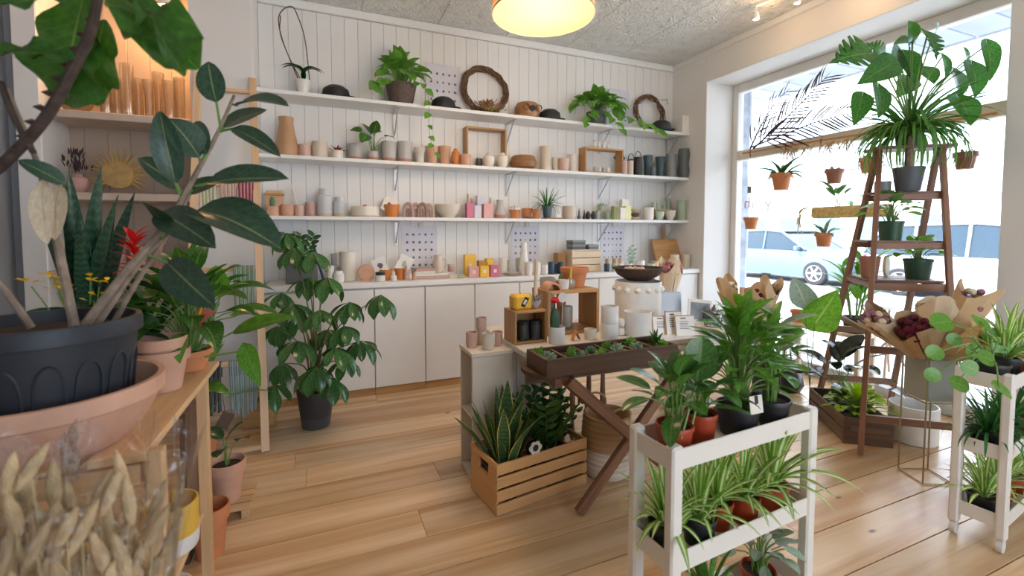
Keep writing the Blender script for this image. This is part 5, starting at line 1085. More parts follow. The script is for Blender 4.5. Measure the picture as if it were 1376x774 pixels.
# leaning pine ladder with cord bundles
A1, B1 = Vector((-.345, 3.07, .0)), Vector((-.455, 3.885, 2.47)); A0, B0 = A1 + Vector((-.40, 0, 0)), B1 + Vector((-.34, 0, 0))
t = thing('leaning_ladder', 'pine blanket ladder leaning on the white pilaster', 'ladder', (0, 0, 0))
bar('rail', A1 + Vector((0, 0, .012)), B1, .045, .03, 'beech', t); bar('rail', A0 + Vector((0, 0, .012)), B0, .045, .03, 'beech', t)
RG = {}
for z in (.525, 1.10, 1.66, 2.36, .04):
    s = z / 2.47; RG[z] = (A0.lerp(B0, s), A1.lerp(B1, s)); bar('rung', *RG[z], .03, .028, 'beech', t)
def cords(z, s0, s1, ln, cols, lb, n=14):
    a, b = RG[z]; t = thing('cord_bundle', lb, 'cord bundle', a.lerp(b, (s0 + s1) / 2) + Vector((0, -.004, 0))); rg = random.Random(int(z * 100 + s0 * 10))
    for k in range(n):
        u_ = (s0 - (s0 + s1) / 2 + (s1 - s0) * k / (n - 1)) * (b - a).length; L1 = ln * rg.uniform(.88, 1.05); 
        tube('cord', spline([(u_, .016, -.08), (u_, .018, .005), (u_, 0, .0195), (u_, -.02, .003), (u_ * .96, -.024, -L1 * .5), (u_ * .92 + rg.uniform(-.006, .006), -.022, -L1)], 3), .0052, cols[k % len(cols)], t, 5)
cords(1.66, .10, .33, .16, [C['cream'], C['olive']], 'cream and olive cord bundle on the ladder', 9); cords(1.66, .42, .66, .2, [C['rose'], C['beige']], 'dusty rose cord bundle on the ladder', 9); cords(1.66, .72, .95, .2, [plain('cord_magenta', (.32, .03, .10), .8), C['rose']], 'magenta cord bundle on the ladder', 9)
cords(1.10, .62, .92, .28, [plain('cord_sage', (.20, .30, .22), .8), C['celadon']], 'sage green cord bundle on the middle ladder rung', 10)
cords(.525, .10, .42, .30, [plain('cord_charcoal', (.05, .055, .07), .8), C['slate']], 'charcoal cord bundle hanging low on the ladder', 12); cords(.525, .55, .92, .33, [plain('cord_teal', (.22, .33, .34), .8), plain('cord_greyteal', (.34, .40, .39), .8)], 'grey teal cord bundle hanging low on the ladder', 12)
t = thing('paper_tag', 'small dark paper tag hanging on the low ladder rung', 'tag', RG[.525][0].lerp(RG[.525][1], .48) + Vector((0, -.06, -.33))); box('tag', (.07, .004, .10), (0, 0, 0), plain('kraft_dark', (.16, .11, .08), .8), t, (0, .5, 0)); tube('string', [(0, 0, .05), (-.03, .03, .345)], .002, TWIG, t)
# umbrella tree on the floor before the cabinets
q = Vector((-.065, 3.38, .0008)); t = potted('umbrella_tree', 'large umbrella tree with drooping glossy leaves in a charcoal pot', q, 'taper', .125, .26, twotone('charcoal_band', (.035, .037, .042), (.07, .07, .075), .08)); rg = random.Random(33); off = -q
for (px, py, dp) in ((395, 345, 3.2), (440, 385, 3.0), (378, 405, 3.1), (430, 428, 2.9), (470, 418, 3.0), (400, 470, 2.9), (450, 480, 2.85), (484, 470, 3.0), (378, 500, 3.1), (425, 505, 2.85), (446, 520, 3.0), (512, 408, 2.9), (385, 325, 3.3), (415, 385, 3.25), (462, 450, 2.95), (372, 450, 3.2), (402, 435, 3.3), (368, 530, 3.0), (440, 455, 3.2), (420, 350, 3.1), (392, 420, 2.95), (465, 495, 3.15)):
    e = ond(px, py - 12, dp) + off; s0 = Vector((rg.uniform(-.03, .03), rg.uniform(-.03, .03), .22)); mid = s0.lerp(e, .5); mid.x *= .6; mid.y *= .6; mid.z += .08
    tube('branch', spline([s0, mid, e], 5), .007, plain('green_bark', (.16, .17, .07), .7), t, 5, .003); a0 = rg.uniform(0, 6)
    for k in range(8): a = a0 + 2 * PI * k / 8; leaf(t, leaf_mesh('obov', .9, .25), e, (math.cos(a), math.sin(a), -1.1 + rg.uniform(-.5, .5)), rg.uniform(.14, .21), G['umbrella'], ws=1.1)
tag(box('cardboard_box', (.20, .25, .2), (-.43, 3.62, .1008), WOODS['oak'](0)), 'small wooden box on the floor behind the ladder', 'box')

# ================================================================ DISPLAY TABLE
ZT = .72; tx0, tx1, ty0, ty1 = .96, 2.44, 2.14, 2.80
t = thing('display_table', 'white painted display table in the middle of the shop', 'table', (0, 0, 0)); TW = plain('table_paint', (.78, .74, .69), .5, .05, 4)
box('tabletop', (tx1 - tx0, ty1 - ty0, .035), ((tx0 + tx1) / 2, (ty0 + ty1) / 2, ZT - .0175), TW, t, b=.004)
box('end_panel', (.03, .40, ZT - .037), (tx0 + .04, 2.57, (ZT - .036) / 2), TW, t); box('end_panel', (.03, .40, ZT - .037), (tx1 - .04, 2.57, (ZT - .036) / 2), TW, t); box('front_panel', (.16, .02, ZT - .037), (tx0 + .14, 2.385, (ZT - .036) / 2), TW, t)
def at(px, py, z=ZT): p = onz(px, py, z); p.z = z + .0006; return p
# side crate with cups
t = thing('side_crate', 'tall white washed crate open on one side beside the table', 'crate', (.835, 2.392, 0)); SW = plain('whitewash', (.74, .68, .60), .6, .06, 5)
box('front_panel', (.23, .016, .66), (0, -.107, .345), SW, t); box('back_panel', (.23, .016, .66), (0, .107, .345), SW, t); box('side_panel', (.016, .196, .66), (.107, 0, .345), SW, t); box('top', (.24, .235, .022), (0, 0, .688), SW, t); box('base', (.23, .235, .014), (0, 0, .0075), SW, t); box('shelf', (.21, .196, .014), (-.006, 0, .34), SW, t)
zc = .699
for i, (dx, dy, z, r, h, lb) in enumerate(((-.075, .02, 0, .033, .085, 'pinkish cup with dark foot on the side crate'), (-.005, .06, 0, .03, .08, 'lower cup of the two stacked pinkish cups'), (-.005, .06, .0805, .03, .075, 'upper cup of the two stacked pinkish cups'), (.0, -.05, 0, .035, .085, 'footed pinkish cup before the stacked cups'), (.07, .0, 0, .03, .08, 'pinkish cup between the stack and the small wooden box'))):
    vessel('cup', r, h, C['cream'] if i % 2 else C['pinkclay'], (.835 + dx, 2.392 + dy, zc + z + .001), 'clay_cup', lb, 'cup')
def riser_box(label, c, W, D, H, th=.014, back=True, w='oak'):
    t = thing('wooden_riser', label, 'display box', c); wbox('side', (th, D, H), (-W / 2 + th / 2, 0, H / 2), w, t); wbox('side', (th, D, H), (W / 2 - th / 2, 0, H / 2), w, t); wbox('top', (W - 2 * th - .0006, D, th), (0, 0, H - th / 2), w, t); wbox('base', (W - 2 * th - .0006, D, th), (0, 0, th / 2), w, t)
    if back: wbox('back', (W - 2 * th - .001, .006, H - 2 * th - .001), (0, D / 2 - .004, H / 2), w, t)
    return t
c1 = Vector((1.065, 2.36, ZT + .0006)); riser_box('small open wooden box under the yellow candle', c1, .20, .16, .185)
for i, dx in enumerate((-.03, .045)):
    t = thing('stone_jar', ('dark stone jar with a lighter face in the small wooden box', 'dark stone jar against the side of the small wooden box')[i], 'jar', c1 + Vector((dx, -.035, .0146))); lathe('jar', vprof('tumbler', .034, .085), speckle('dark_stone', (.04, .042, .046), (.2, .2, .2), .5, 40, .12), t); lathe('lid', [(.036, .086), (.036, .105), (.001, .107)], C['black'], t)
ct_ = c1 + Vector((0, 0, .186))
t = thing('pillar_candle', 'square yellow candle with a dark ribbon label', 'candle', ct_ + Vector((-.035, -.01, 0))); box('wax', (.11, .09, .085), (0, 0, .0425), plain('yellow_wax', (.88, .50, .03), .4, .1, 12), t, b=.012); bar('ribbon', (-.006, -.0462, .02), (.022, -.0462, .07), .003, .026, plain('ribbon_black', (.03, .02, .02), .5), t); bar('label', (.0, -.0485, .033), (.014, -.0485, .058), .003, .014, C['paper'], t); tube('wick', [(0, 0, .084), (0, 0, .094)], .0015, C['black'], t)
t = thing('succulent_planter', 'grey succulent rosette with a tall pale wooden stick', 'plant', ct_ + Vector((.058, 0, 0))); t['z0'] = .035; lathe('pot', vprof('bowl', .04, .045), C['greyglaze'], t); blades(t, 18, (.05, .075), leafm('leaf_grey_succulent', (.28, .27, .22), (.42, .38, .32), ribw=0, veins=0, trans=.02), 'lance', (15, 80), random.Random(2), .02, bends=(.2,)); tube('stick', [(.005, 0, .03), (.012, 0, .27)], .012, WOODS['pale'](2), t, 8)
c = at(741, 459) + Vector((.01, -.045, 0)); t = potted('potted_cactus', 'ribbed cactus in a white cylinder pot on the table', c, 'cyl', .046, .095, WHITEC)
lathe('cactus', [(.001, .07), (.024, .08), (.027, .13), (.024, .175), (.012, .195), (.001, .2)], plain('cactus_dark', (.05, .12, .06), .6, .2, 30), t, (-.014, 0, 0), 11); lathe('flower', [(.001, .205), (.02, .21), (.024, .225), (.014, .24), (.001, .242)], plain('felt_red', (.62, .02, .02), .8), t, (-.014, 0, .02), 14); tube('flower_stem', [(-.014, 0, .195), (-.014, 0, .23)], .004, C['black'], t)
tube('tag_stick', [(.03, 0, .06), (.036, 0, .24)], .002, WOODS['pale'](2), t, 5); lathe('round_tag', [(.001, -.002), (.028, -.002), (.028, .002), (.001, .002)], C['white'], t, (.036, 0, .255), 20, (PI / 2, 0, 0))
c2 = Vector((1.405, 2.50, ZT + .0006)); W2, H2 = .36, .27; riser_box('large open wooden riser box in the middle of the table', c2, W2, .22, H2, .02, False)
t = thing('dark_tile', 'dark slate tile with a small white tag in the wooden riser', 'tile', c2 + Vector((-.09, .09, .021))); box('tile', (.11, .01, .17), (0, 0, .0852), C['slate'], t); box('tag', (.035, .002, .03), (.0, -.0065, .09), C['white'], t, (0, -.5, 0))
for i, (dx, dy, r, h, mt, lb) in enumerate(((-.115, -.04, .025, .07, 'white', 'small white cup inside the large wooden riser'), (.02, .02, .04, .13, 'greyglaze', 'grey tumbler standing inside the large wooden riser'))): vessel('tumbler', r, h, C[mt], c2 + Vector((dx, dy, .0206)), 'table_cup', lb, 'cup')
c = at(793, 456); vessel('tumbler', .036, .062, C['cream'], c, 'table_cup', 'low cream cup before the wooden riser', 'cup')
c = at(776, 458); t = thing('clay_wedge', 'small folded terracotta ornament beside the low cream cup', 'ornament', c + Vector((-.005, .012, 0))); bar('slab', (-.025, 0, .004), (0, 0, .055), .03, .006, C['terra'], t); bar('slab', (.025, 0, .004), (0, 0, .055), .03, .006, C['terra'], t)
c = at(819, 456)
for k in range(2): vessel('tallcyl', .05, .098, C['white'], c + Vector((0, 0, .0985 * k)), 'white_cylinder', ('lower white cylinder pot of the stacked pair', 'upper white cylinder pot of the stacked pair')[k], 'pot')
c = at(857, 452) + Vector((.02, .03, 0)); vessel('cup', .082, .145, C['white'], c, 'round_planter', 'round white glossy planter on the table', 'pot', seg=32); wp = c
for k in range(2): tag(lathe('white_ball', [(.001, 0), (.02, .006), (.026, .026), (.02, .046), (.001, .052)], C['white'], None, (wp.x - .098, wp.y + .03, ZT + .0006 + .0525 * k), 14), ('lower', 'upper')[k] + ' white ceramic ball beside the round planter', 'ball')
c = Vector((1.98, 2.52, ZT + .0006)); t = thing('studded_planter', 'large white planter with raised studs around the rim', 'pot', c); lathe('body', vprof('cup', .155, .29), C['white'], t, seg=40)
sm = mk(*lathed([(.001, -.02), (.016, -.014), (.022, 0), (.016, .014), (.001, .02)], 10))
for k in range(14): a = 2 * PI * k / 14; ob('stud', sm, C['white'], t, (.155 * math.cos(a), .155 * math.sin(a), .24))
t = thing('wicker_tray', 'round dark wicker tray on the studded planter', 'basket', c + Vector((0, 0, .291))); lathe('tray', vprof('bowl', .165, .085), plain('wicker_dark', (.07, .04, .028), .75, .3, 60, bump=.9, bscale=110), t, seg=36); tube('rim', [(.164 * math.cos(2 * PI * k / 36), .164 * math.sin(2 * PI * k / 36), .085) for k in range(36)], .008, MATS['wicker_dark'], t, 6, close=True)
rg = random.Random(8)
for k in range(16):
    a = rg.uniform(0, 6.28); r = rg.uniform(0, .085); tag(lathe('air_plant_pod', [(.001, 0), (.016, .006), (.02, .018), (.012, .03), (.001, .034)], C['pinkclay' if k % 3 else 'beige'], None, (c.x + r * math.cos(a), c.y + r * math.sin(a), c.z + .291 + .025 + .034 * (k > 5)), 8), 'dried pinkish pod in the dark wicker tray', 'pod', 'dried pods in the wicker tray')
# goods on the riser
rt = c2 + Vector((0, 0, H2 + .0006))
def arch(loc, R, ln, lb, rz, mt):
    v = []; f = []; n = 14
    for y in (-ln / 2, ln / 2):
        for r in (R, R * .8):
            for k in range(n + 1): a = PI * k / n; v.append((r * math.cos(a), y, max(0, r * math.sin(a))))
    q = n + 1
    for k in range(n): f += [[k, k + 1, 2 * q + k + 1, 2 * q + k], [q + k + 1, q + k, 3 * q + k, 3 * q + k + 1], [k + 1, k, q + k, q + k + 1], [2 * q + k, 2 * q + k + 1, 3 * q + k + 1, 3 * q + k]]
    f += [[0, q, 3 * q, 2 * q][::-1], [n, q + n, 3 * q + n, 2 * q + n]]
    return tag(ob('clay_arch', mk(v, f, ang=.5), mt, None, loc, (0, 0, rz)), lb, 'ornament')
arch(rt + Vector((-.12, -.03, 0)), .046, .12, 'terracotta half pipe arch lying on the wooden riser', -.12, TERRAP)
vessel('cup', .033, .06, C['white'], rt + Vector((-.045, -.06, 0)), 'table_cup', 'white cup on the riser between arch and glass bottle', 'cup')
t = thing('glass_bottle', 'round glass bottle with yellow stopper rod on the riser', 'bottle', rt + Vector((.005, -.05, 0))); lathe('glass', vprof('round', .032, .07), clear('bottle_glass', (.92, .95, .95), .1, .02, .15, (.7, .7, .68)), t); tube('rod', [(0, 0, .012), (.006, 0, .13)], .007, plain('rod_yellow', (.70, .55, .06), .5), t, 6)
tag(lathe('terracotta_pot', pot_profile('terra', .092, .125), TERRA, None, rt + Vector((.085, .035, 0)), 32), 'wide terracotta pot standing on the large wooden riser', 'pot')
vessel('tallcyl', .045, .16, C['greyglaze'], Vector((1.27, 2.68, ZT + .0006)) , 'tall_cylinder', 'tall grey cylinder vase behind the wooden riser', 'vase'); 
vessel('tallcyl', .05, .32, C['greyglaze'], Vector((1.38, 2.70, ZT + .0006)), 'tall_cylinder', 'tallest grey cylinder vase behind the terracotta arch', 'vase')
t = potted('potted_cactus', 'tiny cactus in a terracotta pot behind the riser', Vector((1.48, 2.69, ZT + .0006)), 'terra', .04, .29, TERRA); lathe('cactus', [(.001, .25), (.018, .26), (.02, .32), (.001, .35)], plain('cactus_green', (.12, .22, .10), .6), t, seg=9)
# cards and sleeves
for i, (px, py, w_, h_, lb) in enumerate(((893, 452, .115, .105, 'brown edged greeting card stack by the succulent tray'), (918, 455, .10, .135, 'white lettered card with a black mark'), (952, 462, .12, .115, 'wide white card with a black mark'))):
    p = at(px, py); t = card('greeting_card', lb, p + Vector((.03, (.05, .10, .20)[i], 0)), w_, h_, (-.22, 0, -.25), 'lines', C['white'])
    box('kraft_back', (w_ + .01, .004, h_ + .008), (0, .006, (h_ + .008) / 2), plain('kraft', (.55, .38, .22), .8), t, b=.0005)
PH = plain('photo_grey', (.22, .25, .29), .35, .5, 9)
p = at(936, 436) + Vector((.02, .0, .004)); t = thing('photo_print', 'white framed grey landscape photo standing on the table', 'picture', p); t.rotation_euler = (-.15, .12, -.3); box('mount', (.17, .008, .16), (0, 0, .083), C['white'], t); box('photo', (.135, .002, .115), (0, -.0052, .083), PH, t)
for k in range(2):
    p = at(898, 432) + Vector((.03 * k, .0 + .05 * k, 0)); t = thing('print_sleeve', ('clear sleeve of pale prints behind the landscape photo', 'second clear sleeve of pale prints behind the landscape photo')[k], 'picture', p); t.rotation_euler = (-.1, 0, -.35 - .1 * k); box('print', (.19, .005, .2), (0, 0, .1002), plain('sleeve_pale', (.50, .56, .64), .4), t); box('sleeve', (.205, .001, .22), (0, -.004, .1102), clear('plastic_sleeve', (1, 1, 1), .0, .35), t, b=.0002)
t = thing('wire_basket', 'small wire basket of dark twigs beside the photo', 'basket', Vector((2.37, 2.24, ZT + .0006))); t['z0'] = .02
for k in range(14): a = 2 * PI * k / 14; tube('wire', [(.05 * math.cos(a), .05 * math.sin(a), .002), (.065 * math.cos(a), .065 * math.sin(a), .09)], .002, C['black'], t, 4)
for z, r in ((.003, .05), (.045, .058), (.09, .065)): tube('hoop', [(r * math.cos(2 * PI * k / 20), r * math.sin(2 * PI * k / 20), z) for k in range(20)], .0022, C['black'], t, 4, close=True)
foliage(t, 50, .1, .05, (.03, .05), plain('dried_grey', (.22, .19, .17), .9), 'lance', random.Random(3), .01, 'dried_twigs', .2, up=1.2)
# ironing board with the succulent tray
t = thing('ironing_board', 'antique dark wooden ironing board with crossed legs', 'table', (0, 0, 0)); bz = .70
pts = [(.865 + .055 * (1 - math.cos(a)) , 1.93 + .10 * math.sin(a)) for a in [PI * (k / 12 - .5) for k in range(13)]]; pts = [(.93 - .07 * math.cos(a), 1.92 + .12 * math.sin(a)) for a in [PI / 2 - PI * k / 12 for k in range(13)]]
out = pts + [(1.80, 1.745), (1.80, 2.095)]; n = len(out)
ob('board', mk([(x, y, bz - .02) for x, y in out] + [(x, y, bz) for x, y in out], [list(range(n)), [n + k for k in range(n)][::-1]] + [[k, n + k, n + (k + 1) % n, (k + 1) % n] for k in range(n)], smooth=False), WOODS['dark'](0), t)
bar('leg', (1.10, 1.815, .012), (1.72, 1.815, bz - .03), .03, .05, 'ladder', t); bar('leg', (1.02, 1.86, bz - .03), (1.75, 1.86, .012), .03, .05, 'ladder', t); bar('leg', (1.02, 1.775, bz - .03), (1.75, 1.775, .012), .03, .05, 'ladder', t)
bar('batten', (.98, 1.80, bz - .045), (.98, 2.03, bz - .045), .04, .045, 'ladder', t); bar('batten', (1.74, 1.78, bz - .045), (1.74, 2.07, bz - .045), .04, .045, 'ladder', t); bar('apron', (.93, 2.06, bz - .075), (1.72, 2.06, bz - .075), .02, .10, 'grey', t); bar('brace', (1.42, 1.76, .345), (1.42, 1.875, .345), .02, .03, 'ladder', t)
tc_ = Vector((1.27, 1.872, bz + .001)); W3, D3, H3 = .74, .215, .078; t = thing('succulent_tray', 'rough dark wooden tray divided into cells of succulents', 'tray', tc_)
for s in (-1, 1): wbox('side', (W3, .016, H3), (0, s * (D3 / 2 - .008), H3 / 2), 'dark', t); wbox('end', (.016, D3 - .034, H3), (s * (W3 / 2 - .008), 0, H3 / 2), 'dark', t)
wbox('bottom', (W3 - .034, D3 - .034, .01), (0, 0, .006), 'dark', t); box('soil', (W3 - .036, D3 - .036, .036), (0, 0, .03), SOIL, t, kind='stuff')
for k in range(5): wbox('divider', (.012, D3 - .034, .06), (-W3 / 2 + W3 * (k + 1) / 6, 0, .04), 'old', t)
rg = random.Random(41)
for k in range(6):
    for j in range(3 if k in (0, 3, 4) else 2):
        kind = rg.choice(('aloe', 'rosette', 'rosette')); c = Vector((-W3 / 2 + W3 * (k + .5) / 6 + rg.uniform(-.025, .025), -.06 + .06 * j + rg.uniform(-.01, .01), .048)); tn = thing('succulent', 'small %s succulent growing in the dark divided tray' % ('spiky' if kind == 'aloe' else 'rosette'), 'plant', tc_ + c, group='succulents in the divided tray'); tn['z0'] = .002
        if kind == 'aloe': blades(tn, 16, (.06, .10), G['zz'], 'lance', (5, 60), rg, .008, bends=(.2,), ws=.8)
        else: blades(tn, 22, (.034, .055), rg.choice((G['succ'], G['sage'], G['pothos'])), 'obov', (10, 85), rg, .006, bends=(.1,), ws=1.3)
# low bench under the table, basket, plant crate
t = thing('low_bench', 'low brown slatted bench with turned legs under the table', 'bench', (1.42, 2.60, 0)); wbox('apron', (.62, .02, .07), (0, -.11, .515), 'grey', t); wbox('apron', (.62, .02, .07), (0, .11, .515), 'grey', t)
for k in range(6): wbox('slat', (.07, .24, .016), (-.275 + .11 * k, 0, .5585), 'grey', t)
for x in (-.28, -.17, .05, .28):
    for y in (-.085, .085): lathe('leg', [(.014, .001), (.018, .02), (.013, .12), (.018, .26), (.014, .40), (.018, .548)], WOODS['ladder'](2), t, (x, y, 0), 10)
bk = Vector((1.44, 2.085, .0008)); t = thing('seagrass_basket', 'two tone seagrass basket with looped handles under the board', 'basket', bk); WK = twotone('basket_two', (.50, .31, .15), (.70, .62, .52), .17, .8)
prof = [(.001, 0), (.10, 0), (.125, .02)]
for k in range(22): z = .03 + .31 * k / 21; prof += [(.128 + .012 * math.sin(PI * k / 21) + (.003 if k % 2 else -.002), z)]
prof += [(.118, .345), (.112, .33), (.12, .2), (.11, .03), (.001, .025)]; lathe('basket', prof, WK, t, seg=40)
for s in (-1, 1): tube('handle', spline([(s * .06, s * .108, .30), (s * .065, s * .118, .38), (s * .0, s * .13, .41), (s * -.065, s * .118, .38), (s * -.06, s * .108, .30)], 5), .007, WK, t, 6)
ang = math.radians(8.6); ca = Vector((.735, 1.949, 0)); ux, uy = Vector((math.cos(ang), math.sin(ang), 0)), Vector((-math.sin(ang), math.cos(ang), 0)); cc = ca + ux * .275 + uy * .14
t = thing('plant_crate', 'orange pine crate with open slats holding two plants', 'crate', (cc.x, cc.y, .0008), ang); W4, D4, H4 = .55, .28, .25
for s in (-1, 1):
    for k in range(4): wbox('slat', (W4, .012, .053), (0, s * (D4 / 2 - .006), .0275 + .0648 * k), 'crate', t)
    m = MB(); xx = s * (W4 / 2 - .007); D5 = D4 - .026
    for bx_ in ((.014, D5, .155, 0, .08), (.014, D5, .03, 0, .232), (.014, D5 * .3, .0595, -D5 * .35, .1873), (.014, D5 * .3, .0595, D5 * .35, .1873)): m.add(boxd(bx_[0], bx_[1], bx_[2], .001, (xx, bx_[3], bx_[4])))
    ob('end_panel', m.mesh(smooth=False), WOODS['crate'](1), t)
wbox('bottom', (W4 - .03, D4 - .026, .01), (0, 0, .008), 'crate', t)
t = thing('price_tag', 'small black and white flower shaped tag on the crate rim', 'tag', Vector((cc.x, cc.y, 0)) + ux * -.06 - uy * .132 + Vector((0, 0, .2525)), ang); tube('clip', [(0, 0, .0), (0, -.008, .03)], .002, C['black'], t)
for k in range(6): a = k * PI / 3; lathe('petal', [(.001, -.002), (.016, -.002), (.016, .002), (.001, .002)], C['white'], t, (.022 * math.cos(a), -.012, .03 + .018 * math.sin(a)), 12, (PI / 2, 0, 0))
lathe('centre', [(.001, -.003), (.017, -.003), (.017, .003), (.001, .003)], C['black'], t, (0, -.012, .03), 12, (PI / 2, 0, 0))
c = cc - ux * .16 + Vector((0, 0, .0145)); t = potted('snake_plant', 'yellow edged snake plant in the orange pine crate', c, 'nursery', .10, .17, NURS); blades(t, 24, (.28, .46), G['snake'], 'sword', (2, 36), random.Random(18), .07, ws=1.6, bends=(.1, .2, .35), fold=.3)
c = cc + ux * .11 + Vector((0, 0, .0145)); t = potted('zz_plant', 'glossy dark zz plant in the orange pine crate', c, 'nursery', .11, .17, NURS); rg = random.Random(19)
for k in range(15):
    a = k * 2.4; tl = .12 + .5 * k / 15; d = Vector((math.sin(tl) * math.cos(a), math.sin(tl) * math.sin(a), math.cos(tl))); s0 = Vector((.03 * math.cos(a), .03 * math.sin(a), .145)); Ln = rg.uniform(.26, .36); P = spline([s0, s0 + d * Ln * .5 + Vector((0, 0, .02)), s0 + d * Ln], 4); tube('stem', P, .006, plain('zz_stem', (.10, .17, .05), .4), t, 5, .003); side = d.cross(Vector((0, 0, 1))).normalized() if d.z < .99 else Vector((1, 0, 0))
    for j in range(11): q = .25 + .75 * j / 10; b = s0 + d * Ln * q; leaf(t, leaf_mesh('oval', .3, .2), b, side * (1 if j % 2 else -1) + d * .7, rg.uniform(.06, .08), G['zz'], d.cross(side) if k % 2 else -d.cross(side), ws=.9)
# ================================================================ WHITE CARTS
CW = plain('cart_plastic', (.80, .76, .70), .4, .02)
def cart(label, o, ang, Lc=.655, D=.175):
    t = thing('slim_cart', label, 'cart', (o.x, o.y, 0), ang)
    for (x, y) in ((.018, .014), (Lc - .018, .014), (.018, D - .014), (Lc - .018, D - .014)):
        box('post', (.042, .034, .70), (x, y, .41), CW, t, b=.006)
        w_ = lathe('caster', [(.012, -.011), (.027, -.010), (.029, 0), (.027, .010), (.012, .011)], plain('caster_plastic', (.72, .70, .66), .4), t, (x, y, .0295), 14, (PI / 2, 0, 0)); box('fork', (.03, .03, .02), (0, .038, 0), CW, w_)
    for z in (.75, .455, .165):
        zb = z - .062; box('tray_floor', (Lc - .012, D - .012, .006), (Lc / 2, D / 2, zb + .003), CW, t)
        box('tray_side', (Lc - .062, .007, .06), (Lc / 2, .006, zb + .032), CW, t, b=.003); box('tray_side', (Lc - .062, .007, .06), (Lc / 2, D - .006, zb + .032), CW, t, b=.003)
        for x in (.006, Lc - .006): box('tray_end', (.007, D - .05, .06), (x, D / 2, zb + .032), CW, t, b=.003)
    R = Matrix.Rotation(ang, 4, 'Z'); return lambda x, y, z: Vector((o.x, o.y, 0)) + R @ Vector((x, y, z - .062 + .0068))
c1_ = cart('slim white three tier cart full of spider plants', Vector((.867, .944, 0)), math.radians(3.85))
def spider(label, loc, r, h, mat, seed, n=34, L0=(.15, .25), g='spider', kind='nursery', tl=(3, 62), ws=1.35):
    t = potted('spider_plant', label, loc, kind, r, h, mat, 'spider plants on the carts'); blades(t, n, L0, G[g], 'strap', tl, random.Random(seed), .02, ws=ws, bends=(.3, .8, 1.3, 1.8)); return t
t = potted('philodendron', 'glossy philodendron in a rust red pot beside a round leaf', c1_(.095, .088, .75), 'nursery', .056, .085, NURSR); bush(t, 22, .16, .14, (.08, .12), G['dieff'], 'oval', random.Random(51), droop=.25, ws=1.05, hmin=.12); O5 = -Vector(t.location)
pleaf(t, O5, (936, 512, 1.36), (944, 452, 1.36), 46, 'round', G['dieff'], .15, .1, stalk=(915, 590, 1.3)); pleaf(t, O5, (952, 482, 1.42), (978, 470, 1.38), 24, 'oval', G['dieff'], .2, .1, stalk=(930, 570, 1.34))
t = potted('philodendron', 'second glossy philodendron in a rust red pot with a bamboo stake', c1_(.215, .098, .75), 'nursery', .050, .095, NURSR); bush(t, 20, .15, .12, (.08, .11), G['dieff'], 'oval', random.Random(52), droop=.25, ws=1.05, hmin=.12); tube('stake', [(0, 0, .08), (.02, -.02, .32)], .004, WOODS['pale'](2), t, 6)
t = potted('peace_lily', 'dense bright peace lily in a black pot with a care card', c1_(.375, .088, .75), 'nursery', .068, .095, NURS); bush(t, 96, .30, .14, (.08, .13), G['peace'], 'lance', random.Random(53), droop=-.1, hmin=.08, ws=1.25); box('care_card', (.055, .002, .055), (.0, -.066, .115), C['paper'], t, (-.15, 0, 0)); box('card_slot', (.012, .004, .025), (0, -.0665, .13), C['black'], t, (-.15, 0, 0))
t = potted('aglaonema', 'leafy green plant in a black pot at the cart end', c1_(.535, .088, .75), 'nursery', .066, .09, NURS); bush(t, 30, .26, .12, (.07, .11), G['peace'], 'oval', random.Random(54), droop=.1, hmin=.15); 
for k in range(7): leaf(t, leaf_mesh('oval', .4, .2), (.03 * math.cos(k), .03 * math.sin(k), .24 + .02 * k), (math.cos(k * 2.4), math.sin(k * 2.4), .4), .12, G['sage'])
spider('striped spider plant in a black pot at the open cart end', c1_(.065, .088, .455), .052, .09, NURS, 61, 30)
spider('striped spider plant in a black pot beside the cart corner post', c1_(.185, .07, .455), .052, .085, NURS, 62, 36, (.15, .25))
spider('striped spider plant in a rust pot in the middle of the cart tier', c1_(.30, .10, .455), .05, .085, NURSR, 63, 34)
spider('fuller striped spider plant in a rust pot next to two others', c1_(.405, .08, .455), .05, .085, NURSR, 64, 32)
spider('upright striped spider plant in a rust pot beside the end post', c1_(.555, .088, .455), .058, .085, NURSR, 65, 26, (.22, .34), tl=(2, 66), ws=1.2)
spider('plain green strappy plant low on the spider plant cart', c1_(.25, .088, .165), .058, .085, NURS, 66, 26, (.16, .24), 'spider_green')
t = potted('polka_plant', 'small grey green variegated plant low on the spider plant cart', c1_(.50, .088, .165), 'nursery', .058, .085, NURSR); bush(t, 22, .14, .13, (.06, .09), G['sage'], 'oval', random.Random(6), droop=.5)
c2_ = cart('slim white three tier cart with pilea beside the window', Vector((2.585, .90, 0)), math.radians(7))
t = potted('pilea', 'pilea with round coin leaves in a dark pot on the cart', c2_(.10, .088, .75), 'nursery', .062, .085, NURS); rg = random.Random(71); O6 = -Vector(t.location); D0 = depth(t.location)
m = MB()
for (px, py, r_, dd) in ((1268, 433, 14, 0), (1316, 431, 12, .1), (1255, 503, 10, -.05), (1286, 515, 12, -.05), (1258, 473, 11, 0), (1300, 493, 11, -.1), (1343, 522, 14, -.15), (1330, 450, 12, .1), (1310, 470, 11, .1), (1345, 462, 11, .05), (1322, 480, 12, -.05), (1283, 455, 9, .1)):
    e = ond(px, py, D0 + dd) + O6; s0 = Vector((0, 0, .08)); m.add(tubed(spline([s0, s0.lerp(e, .5) + Vector((0, 0, .05)), e], 5), .003, 5)); rr = r_ * (D0 + dd) / FPX * 2; up = Vector((-_f.x + rg.uniform(-.5, .5), -_f.y, .6 + rg.uniform(-.4, .4))).normalized(); dr = Vector((rg.uniform(-1, 1), 0, rg.uniform(-1, .2))); dr = (dr - up * dr.dot(up)).normalized()
    leaf(t, leaf_mesh('round', .25, .08), e - dr * rr * .4, dr, rr, G['pilea'], up)
